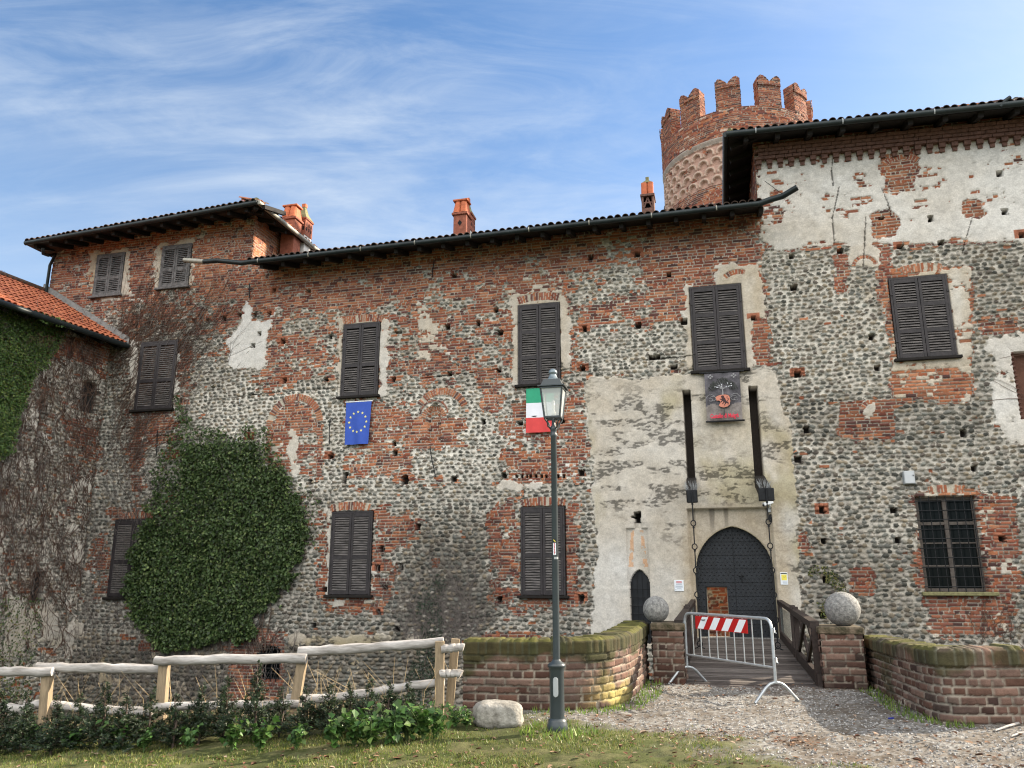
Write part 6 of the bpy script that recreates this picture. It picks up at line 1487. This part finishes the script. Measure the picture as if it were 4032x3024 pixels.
# --- yellowing sprigs by the gate
a6, z6 = W(1800, 1330); iv6 = facade_thing('ivy', 'small yellowing ivy sprigs on the cobbles above the larger stone ball', 'ivy', a6, z6, 0); cv6 = lambda x, y: tuple(np.array(W(x, y)) - (a6, z6))
for poly, nn in (([(1772, 1222), (1802, 1235), (1830, 1290), (1822, 1310), (1800, 1275), (1775, 1240)], 600), ([(1770, 1300), (1785, 1300), (1792, 1335), (1778, 1340)], 200), ([(1742, 1228), (1765, 1222), (1772, 1240), (1750, 1245)], 150)):
    x, y, q, d = on_plane(poly, nn * 3, r, cv6, .07, 451, 8); V, F, c = leaf_cloud(vec_front(q, d), np.array([0, -1, .3]), .05, r, [(.07, .10, .03), (.20, .19, .05), (.04, .06, .02), (.14, .13, .04)]); np_mesh('foliage', V, F, M_LEAF, iv6, c, False)
a7, z7 = W(2180, 760); iv7 = facade_thing('creeper', 'few bare twigs crossing the white plaster at the right edge', 'creeper', a7, z7, 0); strands(iv7, 'stems', [(2230, r.uniform(640, 900)) for _ in range(14)], lambda x, y, o_: (W(x, y)[0] - a7, -o_, W(x, y)[1] - z7), r, 9, 14, .15, .006, (-1.2, .4), m=M_VB)
a8, z8 = W(2150, 1380); iv8 = facade_thing('creeper', 'low dry twigs climbing the cobbles under the barred window', 'creeper', a8, z8, 0); strands(iv8, 'stems', [(r.uniform(2090, 2230), r.uniform(1330, 1400)) for _ in range(50)], lambda x, y, o_: (W(x, y)[0] - a8, -o_, W(x, y)[1] - z8), r, 6, 14, .3, .005, (0, .6), m=M_VB)

# ------------------------------------------------------------------ young yews and leafy weeds along the fence
def yew(seed, hgt, spread):
    r_ = np.random.default_rng(seed); P, D, N_ = [], [], []; mb = MB(); mb.tube([(0, 0, -.05), (r_.normal(0, .02), r_.normal(0, .02), hgt * .5), (r_.normal(0, .03), r_.normal(0, .03), hgt)], [.012, .009, .003], 5)
    nbr = int(58 * hgt / .7)
    for i in range(nbr):
        z0_ = hgt * (.04 + .94 * ((i + r_.uniform(0, 1)) / nbr) ** 1.35); a = r_.uniform(0, 2 * np.pi); L = spread * np.clip(1 - (z0_ / hgt) ** .9 * 1.02, .13, 1) * r_.uniform(.55, 1.15); el = r_.uniform(.15, .75) + .35 * z0_ / hgt
        d = np.array([math.cos(a) * math.cos(el), math.sin(a) * math.cos(el), math.sin(el)]); b = np.array([0, 0, z0_]); mb.tube([tuple(b), tuple(b + d * L)], [.004, .0015], 3, cap=False)
        subs = [(b, d, L)] + [(b + d * L * r_.uniform(.2, .8), None, L * r_.uniform(.25, .5)) for _ in range(5)]
        for bb, dd, ll in subs:
            if dd is None: dd = d + r_.normal(0, .55, 3); dd /= np.linalg.norm(dd)
            k_ = int(ll / .0065); t = r_.uniform(.05, 1, k_)[:, None]; P.append(bb + dd * ll * t); D.append(np.tile(dd, (k_, 1)))
    P = np.concatenate(P); D = np.concatenate(D); n = len(P); sd = r_.normal(0, 1, (n, 3)); sd -= D * np.sum(sd * D, 1, keepdims=True); sd /= np.linalg.norm(sd, axis=1, keepdims=True); nd = sd * .85 + D * .6; L = r_.uniform(.022, .042, n)[:, None]; wv = np.cross(nd, D); wv /= np.linalg.norm(wv, axis=1, keepdims=True) + 1e-9
    V = np.stack([P - wv * .003, P + nd * L * .5 - wv * .0055, P + nd * L, P + nd * L * .5 + wv * .0055], 1).reshape(-1, 3); c = pal(r_.uniform(0, 1, n), [(.016, .030, .014), (.024, .042, .018), (.012, .024, .012), (.035, .055, .02)]) * r_.uniform(.7, 1.3, (n, 1))
    return mb, V, np.arange(n * 4).reshape(-1, 4), np.repeat(c, 4, 0)
protos = []
YEWS = [(-10, 1492, 1608), (45, 1492, 1612), (112, 1505, 1606), (160, 1500, 1612), (215, 1478, 1608), (262, 1500, 1612), (318, 1488, 1610), (372, 1500, 1614), (428, 1478, 1612), (480, 1462, 1608), (548, 1432, 1606), (600, 1505, 1610), (655, 1495, 1608), (708, 1478, 1606), (752, 1490, 1606), (795, 1468, 1602), (838, 1492, 1600), (880, 1500, 1596)]
words = ['first', 'second', 'third', 'fourth', 'fifth', 'sixth', 'seventh', 'eighth', 'ninth', 'tenth', 'eleventh', 'twelfth', 'thirteenth', 'fourteenth', 'fifteenth', 'sixteenth', 'seventeenth', 'eighteenth']
for i, (x, yt, yb) in enumerate(YEWS):
    Y = 9.0 + .12 * math.sin(i * 2.4); q = onY(x, yb, Y); zg = gz_at(q[0], Y); ht = float(onY(x, yt, Y)[2] - zg)
    lb = '%s young dark green yew from the left in the hedge before the fence' % words[i]
    if i < 4:
        o = thing('yew_shrub', lb, 'shrub', (q[0], Y, zg), i * 1.3, 'young yews along the log fence'); mb, V, F, c = yew(500 + i, .70, .34); mb.build('stem', M_VINE, o); np_mesh('needles', V, F, M_LEAF, o, c, False); protos.append(o); o.scale = (1, 1, ht / .7)
    else:
        s_ = protos[i % 4]; o = s_.copy(); COL.objects.link(o); o.location = (float(q[0]), Y, zg); o.rotation_euler = (0, 0, i * 1.9); o.scale = (1, 1, max(.7, ht / .7)); o['label'] = lb
        for chd in list(s_.children): d_ = chd.copy(); COL.objects.link(d_); d_.parent = o
def weed(seed, hgt, n):
    r_ = np.random.default_rng(seed); mb = MB(); P = []; N_ = []
    for i in range(n):
        a = r_.uniform(0, 6.28); L = hgt * r_.uniform(.35, 1.0); sp = .5 * L * r_.uniform(.3, 1.1); tip = np.array([math.cos(a) * sp, math.sin(a) * sp, L]); mb.tube([(0, 0, -.03), tuple(tip * np.array([.45, .45, .6])), tuple(tip)], [.004, .003, .0015], 4, cap=False)
        for k_ in range(7): t = r_.uniform(.4, 1.05); P.append(tip * np.array([t, t, t ** .8]) + r_.normal(0, .03, 3)); N_.append(np.array([math.cos(a) * .3, math.sin(a) * .3 - .35, 1.0]))
    V, F, c = leaf_cloud(np.array(P), np.array(N_), .075, r_, [(.045, .10, .022), (.06, .13, .026), (.035, .08, .02), (.10, .16, .04)], wide=.85, jit=.45); return mb, V, F, c
wp = []
WEEDS = [(60, 1618, .25), (150, 1622, .22), (250, 1618, .26), (310, 1622, .2), (405, 1618, .22), (500, 1620, .26), (560, 1624, .3), (640, 1620, .24), (720, 1616, .30), (765, 1612, .34), (800, 1618, .30), (845, 1608, .35), (880, 1600, .33), (915, 1598, .33), (945, 1592, .30), (985, 1570, .22), (1008, 1574, .2)]
wpos = ['nearest the left edge', 'second from the left', 'third from the left', 'fourth from the left', 'fifth from the left', 'sixth from the left', 'seventh from the left', 'eighth from the left', 'ninth from the left', 'tenth from the left', 'eleventh from the left', 'twelfth from the left', 'sixth left of the boulder', 'fourth left of the boulder', 'third left of the boulder', 'second left of the boulder', 'touching the boulder']
for i, (x, yb, hh) in enumerate(WEEDS):
    q = atz(x, yb, gz_at(float(atz(x, yb, -.1)[0]), 8.8)); lb = 'bright green leafy weed at the hedge foot, %s' % wpos[i]
    if i < 3:
        o = thing('leafy_weed', lb, 'plant', q, 0, 'leafy weeds at the foot of the hedge'); mb, V, F, c = weed(700 + i, .3, 16); mb.build('stems', mat('green_stem', (.10, .15, .05), .8), o); np_mesh('leaves', V, F, M_LEAF, o, c, False); wp.append(o); o.scale = [hh / .3 ** 1] * 3 if False else (1, 1, hh / .3)
    else:
        s_ = wp[i % 3]; o = s_.copy(); COL.objects.link(o); o.location = Vector([float(c) for c in q]); o.rotation_euler = (0, 0, i * 1.7); k_ = hh / .3; o.scale = (min(k_, 1.25), min(k_, 1.25), k_); o['label'] = lb
        for chd in list(s_.children): d_ = chd.copy(); COL.objects.link(d_); d_.parent = o
# undergrowth of the moat bank, dry stalks
rb = np.random.default_rng(77); n = 42000; x = rb.uniform(-8, -.75, n); y = rb.uniform(9.3, 12.4, n); z = ground_z(x, y)
k_ = fbm(x * 1.1, y * 1.1, 801, 3) > .40; x, y, z = x[k_], y[k_], z[k_]; n = len(x)
P = np.stack([x, y, z + rb.uniform(0, .30, n) ** 1.3], -1); V, F, c = leaf_cloud(P, np.array([0, -.5, 1]), .045, rb, [(.04, .065, .02), (.06, .08, .025), (.10, .07, .04), (.03, .05, .018), (.13, .10, .05)]); tag(np_mesh('undergrowth', V, F, M_LEAF, None, c, False), kind='stuff')
rb = np.random.default_rng(78); mb = MB()
for i in range(240):
    x, y = rb.uniform(-8, -.8), rb.uniform(9.2, 11); z = gz_at(x, y); h = rb.uniform(.2, .75); mb.tube([(x, y, z), (x + rb.normal(0, .06), y, z + h * .6), (x + rb.normal(0, .15), y + rb.normal(0, .05), z + h)], [.004, .003, .001], 3, cap=False)
tag(mb.build('dry_stalks', mat('straw', (.36, .27, .15), .9, var=.4)), kind='stuff')

# ------------------------------------------------------------------ flags and banner
def cloth(name, x0, x1, z0, z1, matf, parent, fold=.02, taper=.0, seed=0, sag=.0, nx=26, nz_=40):
    u, v = np.meshgrid(np.linspace(0, 1, nx), np.linspace(0, 1, nz_)); w = 1 - taper * (1 - v)
    x = x0 + (x1 - x0) * (.5 + (u - .5) * w); z = z0 + (z1 - z0) * v + sag * (np.sin(u * math.pi)) * (v < .02)
    y = -.03 - fold * (1 - v) * (1 + np.sin(u * 7 + seed) * .7 + np.sin(u * 13 + v * 3 + seed * 2) * .4) - .5 * fold * fbm(u * 4, v * 4, seed + 50, 3)
    return np.stack([x, y, z], -1), u, v
def cloth_obj(name, G, matidx, mats, parent):
    mb = MB(); nz_, nx = G.shape[:2]
    for i in range(nz_ - 1):
        for j in range(nx - 1): mb.add([G[i, j], G[i, j + 1], G[i + 1, j + 1], G[i + 1, j]], [(0, 1, 2, 3)], matidx(i / (nz_ - 1), j / (nx - 1)), True)
    o = mb.build(name, mats, parent)
    import bmesh
    bm = bmesh.new(); bm.from_mesh(o.data); bmesh.ops.remove_doubles(bm, verts=bm.verts, dist=1e-5); bm.to_mesh(o.data); bm.free(); return o
# blue flag with the ring of twelve stars
e0, e1 = W(748, 868, .08), W(803, 868, .08); eb = W(775, 960, .08)[1]; ec = (e0[0] + e1[0]) / 2
fl = facade_thing('flag', 'blue flag with a ring of twelve yellow stars below a window', 'flag', ec, 0, .05); hw = (e1[0] - e0[0]) / 2
G, u, v = cloth('cloth', -hw, hw, eb, e0[1] - .02, None, fl, .035, .10, 3); ck = cloth_obj('cloth', G, lambda a, b: 0, [M_BLUE], fl)
mb = MB(); mb.tube([(-hw - .02, -.03, e0[1] - .015), (hw + .03, -.03, e0[1] - .015)], .018, 8); mb.build('pole', M_WHITE, fl)
def cloth_pt(G, a, b):   # a across 0..1, b up 0..1
    nz_, nx = G.shape[:2]; i = min(int(b * (nz_ - 1)), nz_ - 2); j = min(int(a * (nx - 1)), nx - 2); fb = b * (nz_ - 1) - i; fa = a * (nx - 1) - j
    return G[i, j] * (1 - fa) * (1 - fb) + G[i, j + 1] * fa * (1 - fb) + G[i + 1, j] * (1 - fa) * fb + G[i + 1, j + 1] * fa * fb
for k_ in range(12):
    t = 2 * math.pi * k_ / 12; cx_, cz_ = .5 + .355 * math.cos(t), .52 + .235 * math.sin(t); mb = MB(); pts = []
    for i in range(10): rr = .058 if i % 2 == 0 else .023; t2 = math.pi / 2 + i * math.pi / 5; pts.append(cloth_pt(G, cx_ + rr * math.cos(t2) * 1.0, cz_ + rr * math.sin(t2) * (2 * hw) / (e0[1] - eb)) + np.array([0, -.006, 0]))
    c0 = cloth_pt(G, cx_, cz_) + np.array([0, -.006, 0]); mb.add([c0] + pts, [(0, i + 1, (i + 1) % 10 + 1) for i in range(10)]); mb.build('star', M_STAR, ck)
# tricolour
i0, i1 = W(1137, 840, .08), W(1196, 838, .08); ib = W(1170, 934, .08)[1]; ic = (i0[0] + i1[0]) / 2; hw = (i1[0] - i0[0]) / 2
fl = facade_thing('flag', 'green white and red tricolour flag hanging behind the street lamp', 'flag', ic, 0, .05)
G, u, v = cloth('cloth', -hw, hw, ib, i0[1], None, fl, .03, -.02, 8, nz_=43); cloth_obj('cloth', G, lambda a, b: 2 if a < 1 / 3 - .01 else (1 if a < 2 / 3 - .01 else 0), [M_FGREEN, M_FWHITE, M_FRED], fl)
mb = MB(); q = cloth_pt(G, .3, .36) + np.array([0, -.012, 0]); mb.add([tuple(q + np.array(p)) for p in ((-.09, 0, .01), (-.03, 0, -.012), (.04, 0, -.01), (.09, 0, .012), (.03, -.01, .016), (-.04, -.01, .014))], [(0, 1, 2, 3, 4, 5)]); mb.build('tear', M_BLACK, fl)
# printed banner
b0, b1 = W(1521, 806, .14), W(1597, 803, .14); bz = W(1562, 909, .14)[1]; bcx = (b0[0] + b1[0]) / 2; hw = (b1[0] - b0[0]) / 2; bt = (b0[1] + b1[1]) / 2
bn = facade_thing('banner', 'dark printed banner with a lion shield and red lettering above the gate', 'banner', bcx, 0, .11); H_ = bt - bz
G, u, v = cloth('cloth', -hw, hw, bz, bt, None, bn, .006, .0, 5)
ck = cloth_obj('cloth', G, lambda a, b: 1 if a < .30 + .05 * math.sin(b * 9) else 0, [M_BAN, M_BANL], bn)
mb = MB(); mb.tube([(-hw - .12, -.03, bt + .01), (hw + .12, -.03, bt + .01)], .022, 8); mb.build('top_bar', M_IRON, bn); mb = MB(); mb.tube([(-hw - .03, -.045, bz - .01), (hw + .05, -.045, bz - .01)], .024, 8); mb.build('bottom_bar', M_IRON, bn)
BX = lambda a: -hw + 2 * hw * a; BZ_ = lambda b: bz + H_ * b; FR = -.075
def decal(name, polys, m, y, parent):
    mb = MB()
    for p in polys: mb.add([(BX(a), y, BZ_(b)) for a, b in p], [tuple(range(len(p)))])
    return mb.build(name, m, parent)
r = np.random.default_rng(5)
trunk = [[(.455, .52), (.485, .58), (.475, .66), (.50, .66), (.51, .58), (.515, .52)]] + [[(.49, .64), (.50, .655), (.5 + .28 * math.cos(t), .66 + .2 * math.sin(t))] for t in np.linspace(.3, 2.85, 9)]
lv = []
for k_ in range(420):
    t = r.uniform(0, math.pi); rr = r.uniform(.2, 1) ** .5; a, b = .5 + .42 * rr * math.cos(t), .665 + .22 * rr * math.sin(t) - .05 * rr * abs(math.cos(t)); s = r.uniform(.010, .022); th = r.uniform(0, 6.28)
    lv.append([(a + s * math.cos(th), b + s * .7 * math.sin(th)), (a + s * math.cos(th + 2.1), b + s * .7 * math.sin(th + 2.1)), (a + s * math.cos(th + 4.2), b + s * .7 * math.sin(th + 4.2))])
decal('printed_tree_crown', lv, M_BANT, FR - .000, bn).__setitem__('kind', 'stuff'); decal('printed_trunk', [trunk[0]], M_FILIG, FR - .004, bn)
decal('printed_branches', trunk[1:], M_FILIG, FR - .002, bn).__setitem__('kind', 'stuff')
fr_ = []
for k_ in range(12): t = r.uniform(.2, 2.9); rr = r.uniform(.2, .85); a, b = .5 + .38 * rr * math.cos(t), .67 + .17 * rr * math.sin(t); fr_.append([(a + .014 * math.cos(q), b + .010 * math.sin(q)) for q in np.linspace(0, 6.28, 7)[:-1]])
decal('printed_fruit', fr_, M_FWHITE, FR - .006, bn).__setitem__('kind', 'stuff')
sh = [(.27, .475), (.33, .505), (.42, .525), (.55, .53), (.64, .515), (.68, .47), (.69, .39), (.67, .32), (.60, .28), (.50, .265), (.42, .275), (.36, .305), (.38, .335), (.405, .36), (.40, .40), (.36, .415), (.31, .41), (.30, .435)]
shd = decal('shield_border', [[(.48 + (a - .48) * 1.05, .40 + (b - .40) * 1.05) for a, b in sh]], M_BANT, FR - .002, bn); decal('shield', [sh], M_SHIELD, FR - .005, bn)
lion = [(.455, .505), (.49, .515), (.515, .505), (.525, .475), (.55, .455), (.565, .42), (.575, .395), (.60, .385), (.625, .38), (.64, .36), (.635, .325), (.61, .32), (.615, .345), (.59, .355), (.57, .345), (.545, .33), (.535, .305), (.505, .31), (.525, .33), (.535, .355), (.52, .37), (.50, .36), (.485, .335), (.455, .335), (.475, .36), (.495, .385), (.48, .40), (.45, .385), (.425, .365), (.405, .375), (.425, .395), (.455, .415), (.44, .425), (.405, .43), (.39, .445), (.42, .447), (.46, .445), (.455, .465), (.44, .475), (.435, .495)]
decal('lion', [lion], M_LION, FR - .008, bn)
mb = MB(); mb.tube([(BX(a), FR - .009, BZ_(b)) for a, b in ((.59, .395), (.625, .41), (.645, .43), (.63, .45), (.605, .455), (.60, .48), (.62, .485))], .006, 5); mb.build('lion_tail', M_LION, bn)
for s_ in (-1, 1):
    mb = MB(); cxx = .5 + s_ * .30
    mb.tube([(BX(.49 + s_ * (.2 + .09 * k_ ) + (.02 * s_)), FR - .002, BZ_(.50 + .045 * math.sin(k_ * 1.1) - .03 * (k_ > 2))) for k_ in range(4)], .007, 5); mb.tube([(BX(cxx + .09 * math.cos(t) * s_), FR - .002, BZ_(.455 + .045 * math.sin(t))) for t in np.linspace(0, 5.2, 14)], .006, 5); mb.tube([(BX(cxx + .05 * math.cos(t) * s_ + .05 * s_), FR - .002, BZ_(.43 + .03 * math.sin(t))) for t in np.linspace(1, 6, 12)], .005, 5); mb.build('scroll', M_FILIG, bn)
    mb = MB()
    for dx_, dz_ in ((0, 0), (.05, .03), (-.05, .03), (0, .06)): a, b = .5 + s_ * .33 + dx_, .885 + dz_ ; mb.add([(BX(a - .035), FR, BZ_(b)), (BX(a), FR, BZ_(b - .022)), (BX(a + .035), FR, BZ_(b)), (BX(a), FR, BZ_(b + .022))], [(0, 1, 2, 3)])
    o = mb.build('corner_ornament', M_FILIG, bn); o['kind'] = 'stuff'
mb = MB(); mb.box(BX(.485), BX(.515), FR - .004, FR - .002, BZ_(.09), BZ_(.255)); mb.build('printed_pole', M_BANT, bn)
text_mesh('Castello di Malgrà', .155, mat('banner_red', (.62, .025, .06), .6, var=.05), bn, 'lettering', facing(0, FR - .009, BZ_(.055)), .001, .004, sx=2 * hw * .90 / 1.28)

# ------------------------------------------------------------------ notices, camera, box
n0, n1 = rc(1460.5, 1253, 1473.5, 1277)[:2], rc(1460.5, 1253, 1473.5, 1277)[2:]; nc = (n0[0] + n0[1]) / 2
nt = facade_thing('notice', 'white printed notice on the plaster left of the gate', 'notice', nc, 0, .03); hw = (n0[1] - n0[0]) / 2 + .04; z0_, z1_ = n1
mb = MB(); mb.box(-hw, hw, -.012, .02, z0_, z1_, 0, .003); sh_ = mb.build('sheet', M_PAPER, nt); hh_ = z1_ - z0_
for i, (zz, w, m, th) in enumerate(((.86, .62, M_INKR, .035), (.76, .66, M_INKR, .035), (.66, .6, M_INKG, .02), (.60, .66, M_INKG, .02), (.48, .8, M_INKG, .02), (.42, .74, M_INKG, .02), (.36, .8, M_INKG, .02), (.25, .5, M_INKG, .018), (.12, .6, M_INKG, .015))):
    mb = MB(); mb.box(-hw * w, hw * w, -.0145, -.012, z0_ + hh_ * (zz - th), z0_ + hh_ * (zz + th * .6)); mb.build('text_line', m, sh_)
mb = MB(); mb.box(-hw * .78, -hw * .66, -.0145, -.012, z0_ + hh_ * .08, z0_ + hh_ * .16); mb.build('emblem', M_INK, sh_)
q = rc(1685.5, 1236.5, 1701.5, 1263); nc = (q[0] + q[1]) / 2; hw = (q[1] - q[0]) / 2; z0_, z1_ = q[2], q[3]; hh_ = z1_ - z0_
nt = facade_thing('notice', 'yellow and white notice on the plaster right of the gate behind the chain', 'notice', nc, 0, .03)
mb = MB(); mb.box(-hw, hw, -.012, .02, z0_, z1_, 0, .003); sh_ = mb.build('sheet', M_PAPER, nt)
mb = MB(); mb.box(-hw * .7, hw * .75, -.0145, -.012, z0_ + hh_ * .36, z0_ + hh_ * .83); ys = mb.build('yellow_square', M_YEL, sh_)
mb = MB(); mb.add([(-hw * .3, -.0165, z0_ + hh_ * .62), (-hw * .2, -.0165, z0_ + hh_ * .57), (-hw * .1, -.0165, z0_ + hh_ * .63), (-hw * .2, -.0165, z0_ + hh_ * .70)], [(0, 1, 2, 3)]); mb.add([(0, -.0165, z0_ + hh_ * .55), (hw * .05, -.0165, z0_ + hh_ * .53), (hw * .45, -.0165, z0_ + hh_ * .67), (hw * .4, -.0165, z0_ + hh_ * .69)], [(0, 1, 2, 3)]); o = mb.build('figure', mat('olive_ink', (.42, .40, .10), .6), ys); o['kind'] = 'stuff'
mb = MB(); mb.box(-hw * .85, hw * .85, -.0145, -.012, z0_ + hh_ * .88, z0_ + hh_ * .955); mb.build('black_band', M_INK, sh_)
for zz in (.27, .16, .10): mb = MB(); mb.box(-hw * .45, hw * .8, -.0145, -.012, z0_ + hh_ * zz, z0_ + hh_ * (zz + .03)); mb.build('text_line', M_INKG, sh_)
ca, cz_ = W(1659, 1089, -.1)
cm = facade_thing('cctv_camera', 'small white security camera fixed beside the right chain above the gate', 'camera', ca, cz_, -.1)
mb = MB(); mb.beam((.10, -.10, .05), (-.12, -.22, -.02), .075, .075); mb.build('housing', M_WHITE, cm); mb = MB(); mb.beam((-.10, -.21, -.04), (-.13, -.226, -.05), .06, .05); mb.build('lens', M_INK, cm); mb = MB(); mb.tube([(.02, 0, -.13), (.03, -.10, -.08), (.04, -.14, 0)], .022, 8); mb.box(-.02, .08, -.03, .03, -.2, -.08, 0, .01); mb.build('bracket', M_WHITE, cm); mb = MB(); mb.lathe([(0, -.46), (.04, -.44), (.05, -.36), (.04, -.26), (0, -.25)], 12, (.04, -.05, 0)); mb.build('lamp_head', M_IRON, cm); mb = MB(); mb.tube([(.04, -.05, -.26), (.12, -.03, -.22), (.12, 0, -.2)], .008, 5); mb.build('lamp_arm', M_IRON, cm)
q = rc(1949, 1019, 1973, 1047)
bx = facade_thing('meter_box', 'pale grey metal cabinet on the cobble wall above the barred window', 'box', (q[0] + q[1]) / 2, q[2], .02); hw = (q[1] - q[0]) / 2; hh_ = q[3] - q[2]
mb = MB(); mb.box(-hw, hw, -.16, .04, 0, hh_, 0, .01); mb.build('cabinet', M_PLATE, bx); mb = MB(); mb.box(-hw + .015, hw - .015, -.17, -.158, .015, hh_ - .015, 0, .006); d_ = mb.build('door', mat('cabinet_door', (.46, .48, .50), .5, var=.05), bx); mb = MB(); mb.box(hw - .05, hw - .03, -.182, -.168, hh_ * .6, hh_ * .68); mb.build('lock', M_INK, d_)
# iron anchor bars on the front
for i, (x0, y0, x1, y1, lb) in enumerate(((540, 613, 541, 645, 'short iron wall anchor at the upper left of the brickwork'), (938, 563, 935, 600, 'iron wall anchor under the eave in a strip of mortar'), (714, 905, 713, 960, 'iron wall anchor beside the blue flag'), (930, 964, 941, 1030, 'bent iron wall anchor below the small shrine niche'), (343, 930, 339, 985, 'iron wall anchor between the left windows'))):
    p, q = W(x0, y0), W(x1, y1); o = facade_thing('wall_anchor', lb, 'wall anchor', p[0], q[1], 0, 'iron wall anchors'); mb = MB(); n = 6
    mb.tube([((q[0] - p[0]) * t + .012 * math.sin(t * 5 + i), -.045, (p[1] - q[1]) * (1 - t)) for t in np.linspace(0, 1, n)], .014, 6); mb.build('bar', M_IRON, o)
# --- small tree far behind the low house roof
tq = onY(-4, 604, 44); tr_ = thing('tree', 'leafless purplish tree top far behind the low house roof', 'tree', (tq[0], tq[1], -.3)); mb = MB(); hz_ = float(tq[2]) + .3
mb.tube([(0, 0, 0), (.1, 0, hz_ * .5), (0, 0, hz_)], [.16, .1, .03], 7); rb = np.random.default_rng(3)
for i in range(40):
    z = hz_ * rb.uniform(.55, 1); a = rb.uniform(0, 6.28); L = rb.uniform(.3, 1.0); mb.tube([(0, 0, z), (math.cos(a) * L * .5, math.sin(a) * L * .5, z + .3 * L), (math.cos(a) * L, math.sin(a) * L, z + .6 * L)], [.03, .018, .006], 4, cap=False)
mb.build('trunk', M_VINE, tr_); n = 1800; a = rb.uniform(0, 6.28, n); rr = rb.uniform(0, 1.0, n) ** .5; P = np.stack([rr * np.cos(a), rr * np.sin(a), hz_ - .9 + rb.uniform(0, 1.5, n) * (1.1 - rr * .5)], -1); V, F, c = leaf_cloud(P, np.array([0, -.5, .6]), .10, rb, [(.12, .07, .09), (.09, .05, .06), (.15, .10, .11)]); np_mesh('crown', V, F, M_DRY, tr_, c, False)
